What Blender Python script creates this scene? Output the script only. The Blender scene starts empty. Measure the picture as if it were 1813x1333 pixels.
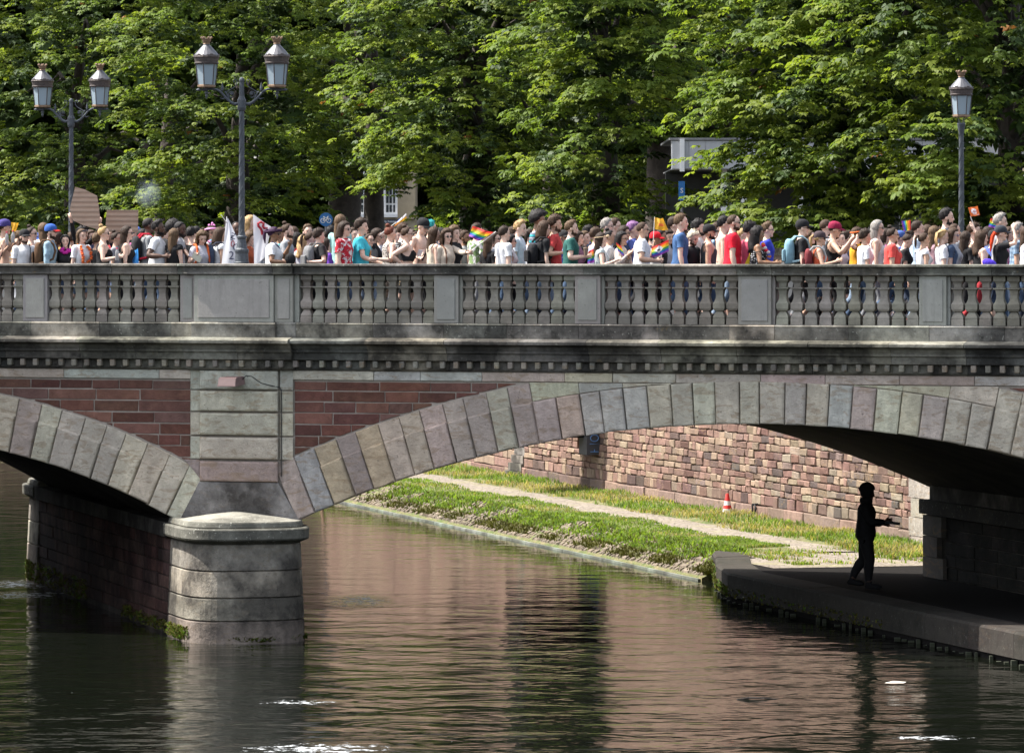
import bpy, bmesh, math, random
import numpy as np
from mathutils import Vector, Matrix

# ------------------------------------------------------------------ camera, sky, sun, exposure
F = 9000.0; CX = 906.5; YH = 440.0; HC = 6.35          # focal length and horizon in photo pixels, eye height over the water
SC = bpy.context.scene
COL = SC.collection
cam_data = bpy.data.cameras.new('camera'); cam = bpy.data.objects.new('camera', cam_data); COL.objects.link(cam)
cam.location = (0, 0, HC); cam.rotation_euler = (math.pi / 2, 0, 0)
cam_data.sensor_width = 36; cam_data.lens = F / 1813 * 36
cam_data.shift_y = -(666.5 - YH) / 1813
cam_data.clip_start = 1; cam_data.clip_end = 3000
SC.camera = cam
SUN_AZ = math.radians(168); SUN_EL = math.radians(57)    # angle of the sun from +X (counter-clockwise), elevation
sdir = Vector((math.cos(SUN_AZ) * math.cos(SUN_EL), math.sin(SUN_AZ) * math.cos(SUN_EL), math.sin(SUN_EL)))
W = bpy.data.worlds.new('World'); SC.world = W; W.use_nodes = True
wn = W.node_tree.nodes; wl = W.node_tree.links
sky = wn.new('ShaderNodeTexSky'); sky.sky_type = 'NISHITA'; sky.sun_disc = False
sky.sun_elevation = SUN_EL; sky.sun_rotation = math.pi / 2 - SUN_AZ
sky.air_density = 1.0; sky.dust_density = 2.5; sky.ozone_density = 1.0
bg = wn['Background']; bg.inputs['Strength'].default_value = 0.15
hz = wn.new('ShaderNodeHueSaturation'); hz.inputs['Saturation'].default_value = .45          # thin bright cloud: a whiter sky
wl.new(sky.outputs[0], hz.inputs['Color']); wl.new(hz.outputs[0], bg.inputs['Color'])
sun_data = bpy.data.lights.new('sun', 'SUN'); sun_data.energy = 4.7; sun_data.angle = math.radians(0.6); sun_data.color = (1.0, 0.95, 0.87)
sun = bpy.data.objects.new('sun', sun_data); COL.objects.link(sun)
sun.rotation_euler = (-sdir).to_track_quat('-Z', 'Y').to_euler(); sun.location = (-60, 60, 90)
vs = SC.view_settings
vs.view_transform = 'Standard'; vs.look = 'None'; vs.gamma = 1; vs.exposure = 1.38; vs.use_curve_mapping = False
SC.cycles.max_bounces = 6; SC.cycles.diffuse_bounces = 3; SC.cycles.glossy_bounces = 3; SC.cycles.transmission_bounces = 3
SC.cycles.transparent_max_bounces = 6; SC.cycles.caustics_reflective = False; SC.cycles.caustics_refractive = False

# ------------------------------------------------------------------ helpers
rnd = random.Random(7); nr = np.random.default_rng(11)

def px(x, y, d):
    return np.array(((x - CX) * d / F, d, HC - (y - YH) * d / F))
TH = math.atan(.034 * F / CX); ST, CT = math.sin(TH), math.cos(TH)
def face_d(x): return 81.5 / (1 + .034 * (x - CX) / CX)
def face_L(x): return (x - CX) * face_d(x) / F / CT
def bw(L, y, z=0.0): return np.array((L * CT + y * ST, 81.5 - L * ST + y * CT, z))   # bridge frame to world
PV = np.array((-.2544, .9671)); RV = np.array((.9671, .2544)); Q0 = np.array((3.6, 97.2))     # river direction, its right-hand normal, a point of the water line
def rv(s, e, z=0.0):
    p = Q0 + PV * s + RV * e
    return (p[0], p[1], z)

def tag(o, label=None, cat=None, group=None, kind=None):
    if label: o['label'] = label
    if cat: o['category'] = cat
    if group: o['group'] = group
    if kind: o['kind'] = kind
    return o

def empty(name, loc=(0, 0, 0), rz=0, label=None, cat=None, group=None, parent=None):
    o = bpy.data.objects.new(name, None); COL.objects.link(o); o.location = loc; o.rotation_euler = (0, 0, rz)
    o.empty_display_size = .2
    if parent: o.parent = parent
    return tag(o, label, cat, group)

def mk(name, v, f, m, parent=None, col=None, smooth=False, center=True, recalc=False, mats=None, fm=None, origin=None, **kw):
    v = np.asarray(v, dtype=np.float64).reshape(-1, 3)
    me = bpy.data.meshes.new(name)
    c = np.zeros(3)
    if origin is not None: c = np.asarray(origin, float)
    elif center and len(v): c = (v.min(0) + v.max(0)) / 2
    me.from_pydata((v - c).tolist(), [], f if isinstance(f, list) else f.tolist())
    if recalc:
        b = bmesh.new(); b.from_mesh(me); bmesh.ops.recalc_face_normals(b, faces=b.faces); b.to_mesh(me); b.free()
    for mm in (mats or [m]): me.materials.append(mm)
    if fm is not None: me.polygons.foreach_set('material_index', np.asarray(fm, dtype=np.int32))
    if smooth: me.polygons.foreach_set('use_smooth', np.ones(len(me.polygons), dtype=bool))
    me.update()
    o = bpy.data.objects.new(name, me); COL.objects.link(o); o.location = c
    if parent: o.parent = parent
    if col is not None: o.color = (*col[:3], 1)
    return tag(o, **kw)

class MB:
    """collects shapes into one mesh"""
    def __init__(s): s.v = []; s.f = []; s.m = []
    def add(s, v, f, mi=0):
        n = len(s.v); s.v += [tuple(map(float, p)) for p in v]; s.f += [[i + n for i in q] for q in f]; s.m += [mi] * len(f); return s
    def box(s, x0, x1, y0, y1, z0, z1, mi=0, M=None):
        v = [(x, y, z) for z in (z0, z1) for y in (y0, y1) for x in (x0, x1)]
        if M is not None: v = [tuple(M @ Vector(p)) for p in v]
        return s.add(v, [[0, 2, 3, 1], [4, 5, 7, 6], [0, 1, 5, 4], [2, 6, 7, 3], [0, 4, 6, 2], [1, 3, 7, 5]], mi)
    def tube(s, pts, r, n=8, mi=0, caps=True):
        pts = [Vector(p) for p in pts]; rs = r if hasattr(r, '__len__') else [r] * len(pts)
        v = []; f = []; up = None
        for i, p in enumerate(pts):
            d = (pts[min(i + 1, len(pts) - 1)] - pts[max(i - 1, 0)]).normalized()
            if up is None: up = Vector((0, 0, 1)) if abs(d.z) < .9 else Vector((1, 0, 0))
            a = d.cross(up).normalized(); b = a.cross(d).normalized(); up = b
            for k in range(n):
                t = 2 * math.pi * k / n; v.append(p + a * math.cos(t) * rs[i] + b * math.sin(t) * rs[i])
        for i in range(len(pts) - 1):
            for k in range(n): f.append([i * n + k, i * n + (k + 1) % n, (i + 1) * n + (k + 1) % n, (i + 1) * n + k])
        if caps: f.append(list(range(n))[::-1]); f.append([(len(pts) - 1) * n + k for k in range(n)])
        return s.add(v, f, mi)
    def lathe(s, prof, c=(0, 0, 0), n=12, mi=0, a0=0.0, sq=False):
        v = []; f = []
        k2 = math.sqrt(2) if sq else 1
        for z, r in prof:
            for k in range(n):
                t = a0 + 2 * math.pi * k / n; v.append((c[0] + r * k2 * math.cos(t), c[1] + r * k2 * math.sin(t), c[2] + z))
        for i in range(len(prof) - 1):
            for k in range(n): f.append([i * n + k, i * n + (k + 1) % n, (i + 1) * n + (k + 1) % n, (i + 1) * n + k])
        f.append(list(range(n))[::-1]); f.append([(len(prof) - 1) * n + k for k in range(n)])
        return s.add(v, f, mi)
    def ball(s, c, r, nu=10, nv=7, mi=0):
        r = r if hasattr(r, '__len__') else (r, r, r)
        v = [(c[0], c[1], c[2] - r[2])]; f = []
        for j in range(1, nv):
            p = -math.pi / 2 + math.pi * j / nv
            for k in range(nu):
                t = 2 * math.pi * k / nu; v.append((c[0] + r[0] * math.cos(p) * math.cos(t), c[1] + r[1] * math.cos(p) * math.sin(t), c[2] + r[2] * math.sin(p)))
        v.append((c[0], c[1], c[2] + r[2]))
        for k in range(nu): f.append([0, 1 + (k + 1) % nu, 1 + k])
        for j in range(nv - 2):
            for k in range(nu): f.append([1 + j * nu + k, 1 + j * nu + (k + 1) % nu, 1 + (j + 1) * nu + (k + 1) % nu, 1 + (j + 1) * nu + k])
        for k in range(nu): f.append([1 + (nv - 2) * nu + k, 1 + (nv - 2) * nu + (k + 1) % nu, len(v) - 1])
        return s.add(v, f, mi)
    def build(s, name, m, parent=None, **kw):
        return mk(name, s.v, s.f, m, parent, fm=s.m if kw.get('mats') else None, **kw)

# ------------------------------------------------------------------ materials
class NT:
    def __init__(s, name):
        s.m = bpy.data.materials.new(name); s.m.use_nodes = True; s.t = s.m.node_tree; s.n = s.t.nodes; s.b = s.n['Principled BSDF']; s.out = s.n['Material Output']
    def new(s, typ, ins=None, **props):
        nd = s.n.new('ShaderNode' + typ)
        for k, v in props.items(): setattr(nd, k, v)
        for k, v in (ins or {}).items():
            if isinstance(v, bpy.types.NodeSocket): s.t.links.new(v, nd.inputs[k])
            else: nd.inputs[k].default_value = v
        return nd
    def noise(s, vec, scale, detail=4, rough=.6, dist=0):
        return s.new('TexNoise', {'Vector': vec, 'Scale': scale, 'Detail': detail, 'Roughness': rough, 'Distortion': dist}).outputs['Fac']
    def mul(s, vec, xyz): return s.new('VectorMath', {0: vec, 1: xyz}, operation='MULTIPLY').outputs[0]
    def math(s, op, a, b=0.0, clamp=False): return s.new('Math', {0: a, 1: b}, operation=op, use_clamp=clamp).outputs[0]
    def ramp(s, fac, lo, hi, a=0.0, b=1.0): return s.new('MapRange', {0: fac, 1: lo, 2: hi, 3: a, 4: b}, clamp=True).outputs[0]
    def mix(s, fac, a, b, mode='MIX'):
        nd = s.n.new('ShaderNodeMix'); nd.data_type = 'RGBA'; nd.blend_type = mode
        for i, v in ((0, fac), (6, a), (7, b)):
            if isinstance(v, bpy.types.NodeSocket): s.t.links.new(v, nd.inputs[i])
            else: nd.inputs[i].default_value = v if i == 0 else (*v[:3], 1)
        return nd.outputs[2]
    def set(s, k, v):
        if isinstance(v, bpy.types.NodeSocket): s.t.links.new(v, s.b.inputs[k])
        else: s.b.inputs[k].default_value = v
    def bump(s, h, dist, strength=1.0):
        s.set('Normal', s.new('Bump', {'Height': h, 'Distance': dist, 'Strength': strength}).outputs[0])
    @property
    def pos(s): return s.new('NewGeometry').outputs['Position']
    @property
    def obj(s): return s.new('TexCoord').outputs['Object']
    @property
    def ocol(s): return s.new('ObjectInfo').outputs['Color']
    @property
    def orand(s): return s.new('ObjectInfo').outputs['Random']

def stone(name, stain=.35, stain_col=(.035, .034, .033), var=.3, bumpd=.012, lichen=0.0, veins=.25, streak=.5, spots=.15):
    t = NT(name); p = t.pos
    pr = t.new('VectorMath', {0: p, 1: t.new('CombineXYZ', {0: t.math('MULTIPLY', t.orand, 37.0), 1: t.math('MULTIPLY', t.orand, 91.0), 2: t.math('MULTIPLY', t.orand, 53.0)}).outputs[0]}, operation='ADD').outputs[0]
    big = t.noise(p, .9, 5, .65); mid = t.noise(pr, 5.5, 5, .7); fine = t.noise(p, 60, 3, .7)
    c = t.ocol
    c = t.mix(1.0, c, t.new('CombineColor', {0: t.ramp(mid, .25, .75, 1 - var, 1 + var), 1: t.ramp(mid, .25, .75, 1 - var, 1 + var), 2: t.ramp(mid, .25, .75, 1 - var * 1.05, 1 + var * .9)}).outputs[0], 'MULTIPLY')
    # bedding veins of the sandstone
    ve = t.noise(t.mul(pr, (2.2, 2.2, 7.0)), 1.6, 3, .5, 1.2)
    c = t.mix(t.math('MULTIPLY', t.ramp(ve, .54, .64), veins), c, (.25, .165, .085))
    c = t.mix(t.math('MULTIPLY', t.ramp(fine, .3, .75), .35), c, t.mix(1.0, c, (.62, .62, .62), 'MULTIPLY'))
    # rain streaks and soot
    st = t.noise(t.mul(p, (5.0, 5.0, .55)), 1.5, 5, .7)
    sm = t.math('MULTIPLY', t.ramp(st, .46, .62), streak)
    sg = t.math('MULTIPLY', t.ramp(big, .40, .56), stain)
    s_all = t.math('MAXIMUM', t.math('MULTIPLY', sg, t.ramp(mid, .2, .6, .5, 1)), t.math('MULTIPLY', sm, sg if stain > .5 else stain))
    c = t.mix(s_all, c, stain_col)
    pit = t.noise(p, 22, 2, .5)
    c = t.mix(t.math('MULTIPLY', t.ramp(pit, .68, .74), spots * 3), c, (.05, .045, .04))
    if lichen:
        li = t.noise(p, 16, 4, .7); c = t.mix(t.math('MULTIPLY', t.ramp(li, .62, .68), lichen), c, (.5, .5, .44))
        l2 = t.noise(p, 4.3, 4, .7); c = t.mix(t.math('MULTIPLY', t.ramp(l2, .66, .74), lichen * .6), c, (.32, .2, .04))
    t.set('Base Color', c); t.set('Roughness', .95); t.set('Specular IOR Level', .08)
    h = t.math('ADD', t.math('MULTIPLY', mid, .9), t.math('ADD', t.math('MULTIPLY', t.noise(p, 24, 4, .7), .5), t.math('MULTIPLY', fine, .12)))
    t.bump(h, bumpd)
    return t.m

def plain(name, col=None, rough=.6, metal=0.0, var=.15, scale=9.0, bumpd=0.0, spec=.4):
    t = NT(name); c = t.ocol if col is None else t.mix(0.0, col, col)
    n = t.noise(t.pos, scale, 4, .65)
    k = t.ramp(n, .25, .75, 1 - var, 1 + var)
    t.set('Base Color', t.mix(1.0, c, t.new('CombineColor', {0: k, 1: k, 2: k}).outputs[0], 'MULTIPLY'))
    t.set('Roughness', rough); t.set('Metallic', metal); t.set('Specular IOR Level', spec)
    if bumpd: t.bump(n, bumpd)
    return t.m

M = {}
M['ashlar'] = stone('pale_sandstone', .34, (.10, .09, .085), .32, .03, 0, .42, .6, .18)
M['face'] = stone('weathered_sandstone', .93, (.028, .027, .025), .4, .02, .4, .12, .9)
M['sooty'] = stone('sooty_sandstone', .92, (.016, .0155, .015), .45, .02, .14, .05, .95)
M['panel'] = stone('dressed_grey_stone', .3, (.13, .125, .12), .14, .006, .03, 0, .9, .14)
M['baluster'] = stone('grey_baluster_stone', .6, (.075, .07, .06), .25, .01, .12, .05, .8, .12)
M['red'] = stone('red_sandstone', .25, (.035, .025, .025), .38, .02, 0, .08)
M['mortar'] = stone('lime_mortar', .2, (.2, .18, .16), .25, .015, 0, 0)
M['pier'] = stone('stained_pier_stone', .92, (.035, .032, .03), .38, .025, .05, .15, .95)
M['capstone'] = stone('lichen_capstone', .7, (.03, .03, .026), .3, .014, .75, 0)
M['dark'] = stone('shade_dark_stone', .8, (.006, .006, .006), .4, .02, 0, .05)  # shade under the arches painted into the stone colour
M['asphalt'] = plain('asphalt', (.016, .015, .0145), 1.0, 0, .25, 14, .004, 0.02)  # near black, so the quay's shade is in the colour too
M['concrete'] = stone('quay_concrete', .75, (.05, .046, .04), .25, .01, .12, .05)
M['iron'] = plain('painted_cast_iron', (.055, .063, .075), .5, .2, .35, 30, .004)
M['bronze'] = plain('dark_bronze_paint', (.085, .07, .066), .5, .3, .3, 30)
M['zinc'] = plain('grey_zinc_roof', (.095, .095, .105), .45, .35, .25, 12)
M['copper'] = plain('gilded_copper', (.21, .14, .09), .5, .4, .3, 25)
M['black'] = plain('matt_black', (.012, .012, .014), .7)
M['col'] = plain('coloured_surface', None, .7, 0, .12, 12)
M['gloss'] = plain('glossy_surface', None, .22, 0, .06, 12, 0, .6)
M['wood'] = plain('bare_wood', (.2, .12, .07), .8, 0, .35, 7, .003)
M['bark'] = plain('tree_bark', (.045, .036, .03), .95, 0, .4, 6, .04)
# ------------------------------------------------------------------ the bridge
bridge = empty('stone_bridge', (0, 81.5, 0), -TH, 'grey and red sandstone arch bridge with a balustrade spanning the river', 'bridge')

def clip_poly(P, a, b, c):
    """keep the side a*x+b*y<=c"""
    out = []
    for i in range(len(P)):
        p, q = P[i], P[(i + 1) % len(P)]
        dp, dq = a * p[0] + b * p[1] - c, a * q[0] + b * q[1] - c
        if dp <= 0: out.append(p)
        if dp * dq < 0:
            t = dp / (dp - dq); out.append((p[0] + t * (q[0] - p[0]), p[1] + t * (q[1] - p[1])))
    return out

def inset(P, d):
    n = len(P); out = []
    for i in range(n):
        p0, p1, p2 = (np.array(P[(i + k) % n], float) for k in (-1, 0, 1))
        e1 = p1 - p0; e2 = p2 - p1; l1 = np.hypot(*e1) or 1e-9; l2 = np.hypot(*e2) or 1e-9
        n1 = np.array((-e1[1], e1[0])) / l1; n2 = np.array((-e2[1], e2[0])) / l2
        b = n1 + n2; k = max(1 + n1 @ n2, .35); out.append(tuple(p1 + b * d / k))
    return out

def block_geo(P, out, bev=.014, back=.12, gap=.004, shear=True, rough=.0):
    """a dressed stone of outline P (L,z), standing 'out' proud of the wall plane, edges rounded"""
    P = [(a + rnd.uniform(-.6, .6) * gap * (rough > 0), b + rnd.uniform(-.6, .6) * gap * (rough > 0)) for a, b in inset(P, gap)]; n = len(P)
    ringsd = [(back, 0), (-out + bev, 0), (-out + bev * .3, bev * .3), (-out, bev)]
    v = []; f = []
    for y, d in ringsd:
        R = inset(P, d) if d else P
        for (a, b) in R:
            v.append((a - (.66 * y if shear and y > 0 else 0), y + (rnd.uniform(-rough, rough) if y < 0 else 0), b))
    for k in range(3):
        for i in range(n):
            j = (i + 1) % n; f.append([k * n + i, k * n + j, (k + 1) * n + j, (k + 1) * n + i])
    f.append([3 * n + i for i in range(n)])
    return v, f
def block(name, P, out, m, col, bev=.014, back=.12, gap=.004, shear=True, rough=.0, parent=None, **kw):
    return mk(name, *block_geo(P, out, bev, back, gap, shear, rough), m, parent or bridge, col, **kw)

def extr(name, prof, L0, L1, m, col, off=0.0, g=.003, parent=None, **kw):
    """profile (y,z) run along the bridge from L0 to L1"""
    n = len(prof); v = [(L, y + (off if y < .2 else 0), z) for L in (L0 + g, L1 - g) for y, z in prof]
    f = [[i, (i + 1) % n, n + (i + 1) % n, n + i] for i in range(n)] + [list(range(n))[::-1], [n + i for i in range(n)]]
    return mk(name, v, f, m, parent or bridge, col, recalc=True, **kw)

def jit(c, a=.1):
    k = 1 + rnd.uniform(-a, a); return tuple(max(0, x * k * (1 + rnd.uniform(-.04, .04))) for x in c)
TINTS = [(.56, .51, .41), (.49, .455, .385), (.47, .46, .425), (.53, .435, .36), (.52, .41, .295), (.38, .31, .28), (.53, .49, .395), (.46, .38, .34)]
REDS = [(.15, .068, .054), (.175, .088, .07), (.118, .056, .048), (.165, .094, .08), (.135, .066, .052)]

AR = (4.12, -15.57, 19.15); AL = (-11.05, -8.20, 11.39)            # intrados circles (L, z, radius)
def arc_z(A, L, dr=0.0):
    q = (A[2] + dr) ** 2 - (L - A[0]) ** 2
    return A[1] + math.sqrt(q) if q > 0 else -9
def pol(A, r, a): return (A[0] + r * math.sin(a), A[1] + r * math.cos(a))

def ring(A, a0, a1, n, r_mid, r_out, ztop, tint):
    da = (a1 - a0) / n; band = []
    bd = [a0 + da * (i + (rnd.uniform(-.07, .07) if 0 < i < n else 0)) for i in range(n + 1)]
    for i in range(n):
        b0, b1 = bd[i], bd[i + 1]; bm = (b0 + b1) / 2
        c = jit(tint(i, n), .07); ri = A[2] - rnd.uniform(0, .012)
        P = [pol(A, ri, b0), pol(A, ri, bm), pol(A, ri, b1), pol(A, r_mid, b1), pol(A, r_mid, bm), pol(A, r_mid, b0)]
        o_ = .068 + rnd.uniform(-.010, .014); full = pol(A, r_out, b0)[1] < ztop and pol(A, r_out, b1)[1] < ztop
        if full:                                                       # one stone with a raised boss below and a flush margin along the extrados
            g = MB().add(*block_geo(P[:3] + [pol(A, r_out, b1), pol(A, r_out, bm), pol(A, r_out, b0)], .036, .010, .3, .006, rough=.003)); g.add(*block_geo(P, o_, .026, -.034, .012, rough=.004))
            g.build('voussoir', M['ashlar'], bridge, col=c)
        else: block('voussoir', P, o_, M['ashlar'], c, .03, .3, .008, rough=.004)
        band.append((b0, b1, c))
    i = 0
    while i < n:
        b0, b1, c = band[i]
        mid = pol(A, r_mid, (b0 + b1) / 2)
        full = pol(A, r_out, b0)[1] < ztop and pol(A, r_out, b1)[1] < ztop
        st = 1
        if full: i += 1; continue
        if not full and i + 1 < n: b1 = band[i + 1][1]; st = 2; c = jit(TINTS[rnd.choice((5, 7, 0, 2, 6))], .1)
        bs = np.linspace(b0, b1, 5)
        P = [pol(A, r_mid, b) for b in bs] + [pol(A, r_out if full else r_out + .4, b) for b in bs[::-1]]
        P = clip_poly(P, 0, 1, ztop)
        if len(P) >= 3 and max(p[1] for p in P) - min(p[1] for p in P) > .03:
            block('extrados_stone', P, .034, M['ashlar'], c, .008, .12, .003)
        i += st
def tint_r(i, n):
    fx = i / n
    if fx < .16: return rnd.choice([TINTS[5], TINTS[7], TINTS[4], (.34, .33, .33), TINTS[3], TINTS[5]])
    if fx < .33: return rnd.choice([TINTS[1], TINTS[3], TINTS[7], TINTS[2], TINTS[6]])
    if fx < .62: return rnd.choice([TINTS[1], TINTS[2], TINTS[0], TINTS[6], TINTS[2], TINTS[1], TINTS[7]])
    return rnd.choice([TINTS[0], TINTS[6], TINTS[1], TINTS[6]])
ring(AR, -math.asin(7.80 / 19.15), math.asin(7.87 / 19.15), 44, 19.83, 20.13, 4.207, tint_r)
ring(AL, -math.asin(5.43 / 11.39), math.asin(5.43 / 11.39), 30, 12.03, 12.31, 4.207,
     lambda i, n: rnd.choice([TINTS[3], TINTS[1], TINTS[7], TINTS[0], TINTS[7]]))

# spandrel masonry: a bed of lime mortar and the red stones laid on it
def ext_z(L):
    return max(arc_z(AR, L, .99), arc_z(AL, L, .93))
def bed_strip(name, La, Lb, y0, y1, ztop, m):
    Ls = np.linspace(La, Lb, 140); v = []; f = []
    for L in Ls:
        zb = 1.2
        if -3.74 < L < 11.99: zb = arc_z(AR, L) + .05
        elif L < -5.62 and L > -16.48: zb = arc_z(AL, L) + .05
        sh = -.66 * y0
        v += [(L + sh, y0, zb), (L + sh, y0, ztop), (L + sh - .66 * (y1 - y0), y1, zb), (L + sh - .66 * (y1 - y0), y1, ztop)]
    for i in range(len(Ls) - 1):
        a = i * 4; b = a + 4; f += [[a, b, b + 1, a + 1], [a + 2, a + 3, b + 3, b + 2], [a + 1, b + 1, b + 3, a + 3], [a, a + 2, b + 2, b]]
    f += [[0, 1, 3, 2], [len(v) - 4, len(v) - 2, len(v) - 1, len(v) - 3]]
    return mk(name, v, f, m, bridge, (.35, .31, .275))
bed_strip('mortar_bed', -17.5, 13.2, .004, .34, 4.88, M['mortar'])
bed_strip('far_spandrel_wall', -10, 19.5, 11.2, 11.55, 4.88, M['face'])

def bricks(La, Lb):
    z1 = 4.192; row = 0
    while z1 > 1.95:
        h = .152 if row == 0 else .184 + rnd.uniform(-.006, .006)
        z0 = z1 - h; L = La + (0 if row % 2 else -rnd.uniform(.15, .4))
        while L < Lb:
            w = rnd.choice((.42, .52, .6, .68, .78, .86)) * rnd.uniform(.92, 1.08)
            a, b = max(L, La), min(L + w, Lb)
            if Lb - b < .18: b = Lb
            L = b if b == Lb else L + w
            if b - a < .1: continue
            xs = np.linspace(a, b, 9); lim = [max(z0, ext_z(x) + .006) for x in xs]
            ok = [i for i in range(9) if lim[i] < z1 - .012]
            if len(ok) < 2: continue
            P = [(xs[i], lim[i]) for i in ok]
            if all(abs(lim[i] - z0) < 1e-6 for i in ok): P = [P[0], P[-1]]
            P += [(xs[ok[-1]], z1), (xs[ok[0]], z1)]
            block('brick', P, .009 + rnd.uniform(-.004, .006), M['red'], jit(rnd.choice(REDS), .25), .006, .05, .0095, rough=.002)
            if b == Lb: break
        z1 = z0; row += 1
bricks(-3.735, .74); bricks(-11.0, -5.55); bricks(7.55, 12.6)

# frieze course
def frieze(La, Lb, ws):
    L = La
    while L < Lb - .05:
        w = rnd.choice(ws); b = min(L + w, Lb)
        if Lb - b < .3: b = Lb
        c = jit(rnd.choice([TINTS[0], TINTS[1], TINTS[2], TINTS[7], TINTS[1]]), .08)
        block('frieze_stone', [(L, 4.213), (b, 4.213), (b, 4.366), (L, 4.366)], .034 + rnd.uniform(-.003, .006), M['ashlar'], c, .01, .12)
        L = b
frieze(-11.2, -5.54, (.95, 1.3, 1.7)); frieze(-3.75, 12.8, (1.05, 1.4, 1.2, .8))

# pilaster over the pier
PB = [(2.885, 2.545, (.36, .29, .275)), (3.275, 2.91, TINTS[1]), (3.67, 3.30, TINTS[1]), (4.03, 3.69, (.46, .45, .38)), (4.366, 4.045, (.45, .44, .375))]
for k, (zt, zb, c) in enumerate(PB):
    block('pilaster_stone', [(-5.372, zb), (-3.985, zb), (-3.985, zt), (-5.372, zt)], .105, M['ashlar'], jit(c, .04), .034, .2, .006)
    if k:
        block('pilaster_strip', [(-5.545, zb), (-5.378, zb), (-5.378, zt), (-5.545, zt)], .04, M['ashlar'], jit(c, .06), .008, .2, .003)
        block('pilaster_strip', [(-3.979, zb), (-3.742, zb), (-3.742, zt), (-3.979, zt)], .04, M['ashlar'], jit(c, .06), .008, .2, .003)
block('pilaster_strip', clip_poly([(-5.70, 2.55), (-5.378, 2.55), (-5.378, 2.90), (-5.70, 2.90)], -1, -.9, 3.05), .045, M['ashlar'], (.33, .27, .26), .01)
block('springer_stone', [(-5.71, 1.93), (-3.62, 1.93), (-3.985, 2.54), (-5.372, 2.54)], .085, M['pier'], (.22, .21, .21), .012, .3, .002)

# plinth, cornice and cap: stones with a moulded profile
CORN = [(.3, 4.905), (-.12, 4.905), (-.31, 4.875), (-.345, 4.855), (-.345, 4.812), (-.30, 4.806), (-.225, 4.77), (-.185, 4.705), (-.20, 4.695), (-.20, 4.668), (-.155, 4.662),
        (-.155, 4.545), (-.14, 4.537), (-.055, 4.535), (-.055, 4.402), (-.085, 4.40), (-.06, 4.375), (.3, 4.375)]
PLIN = [(.3, 5.148), (-.115, 5.148), (-.145, 5.125), (-.135, 5.10), (-.125, 4.907), (.3, 4.907)]
CAPP = [(.27, 6.085), (.24, 6.102), (-.16, 6.102), (-.195, 6.088), (-.20, 6.062), (-.15, 6.045), (-.135, 5.965), (-.15, 5.945), (-.15, 5.932), (-.10, 5.918), (.22, 5.918), (.24, 6.05), (.27, 6.065)]
PIL0, PIL1 = -5.60, -3.70
def run(name, prof, cuts, m, cols, offs=None):
    for a, b in zip(cuts[:-1], cuts[1:]):
        o = -.06 if (a >= PIL0 - .01 and b <= PIL1 + .01) else 0
        extr(name, prof, a, b, m, jit(rnd.choice(cols), .12), o + rnd.uniform(-.004, .004), parent=bridge)
run('cornice_stone', CORN, [-11.5, -10.2, -8.8, -7.45, PIL0, -4.65, PIL1, -2.4, -1.05, .2, 1.35, 2.55, 3.8, 5.0, 6.3, 7.5, 8.8, 10.1, 11.5, 13], M['sooty'],
    [(.17, .165, .155), (.21, .2, .18), (.12, .117, .11), (.26, .24, .20)])
run('plinth_stone', PLIN, [-11.5, -9.9, -8.35, -7.12, -5.85, -5.47, -4.0, -3.66, -2.33, -1.12, -.05, 1.16, 2.5, 3.66, 4.4, 5.6, 6.9, 8.1, 9.4, 11, 13], M['face'],
    [(.36, .33, .285), (.30, .285, .26), (.38, .33, .295), (.27, .26, .235)])
run('cap_stone', CAPP, [-11.5, -9.6, -8.0, -6.9, -5.73, PIL0, -4.04, -3.7, -2.55, -1.15, .05, 1.25, 2.6, 3.78, 4.36, 5.5, 6.7, 7.9, 9.2, 11, 13], M['face'],
    [(.22, .21, .19), (.18, .175, .16), (.25, .235, .21)])
L = -9.2
while L < 9.3:
    o = -.06 if PIL0 < L < PIL1 else 0
    w = .041
    P = [(L - w, 4.43), (L - w + .015, 4.42), (L + w - .015, 4.42), (L + w, 4.43), (L + w, 4.53), (L - w, 4.53)]
    block('dentil', P, .135 - o, M['ashlar'], jit(rnd.choice([(.26, .245, .21), (.20, .19, .165), (.30, .27, .225)]), .15), .012, -.04, 0, False)
    L += .2302

# balustrade: posts with raised panels, square turned balusters
GREY = (.325, .315, .295)
def post(a, b, out=.10, z0=5.15, z1=5.916, pan=.055):
    block('post', [(a, z0), (b, z0), (b, z1), (a, z1)], out, M['panel'], jit(GREY, .05), .006, .24, .0, False)
    if b - a > .25:
        block('post_panel', [(a + pan, z0 + pan), (b - pan, z0 + pan), (b - pan, z1 - pan), (a + pan, z1 - pan)], out + .016, M['panel'], jit(GREY, .05), .008, -out + .002, 0, False)
POSTS = [(-8.509, -8.071), (-1.292, -.878), (1.09, 1.515), (3.799, 4.336), (6.732, 7.166), (9.45, 9.9)]
for a, b in POSTS: post(a, b)
post(-5.70, -5.43, .10); post(-5.43, -4.04, .16, pan=.07); post(-4.035, -3.72, .12); post(-3.715, -3.63, .06)
for a in (4.338, 1.517, -.876, 7.168): post(a, a + .05, .04)
BP = [(490.7, .094), (496.6, .094), (499, .072), (501.5, .057), (508.2, .055), (508.9, .098), (511.0, .098), (511.8, .072), (515, .064), (522, .055), (528, .060), (532.5, .072), (537, .096), (545.5, .094), (549, .078),
      (550.2, .05), (551.6, .05), (552, .056), (559, .09), (561.8, .094), (562.2, .09), (563.6, .09), (564, .096), (572.2, .096)]
prof = [(6.35 - (y - 440) / 111 + .004, r) for y, r in BP][::-1]
prof[0] = (5.149, .096); prof[-1] = (5.917, .094)
bal_me = None
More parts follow.
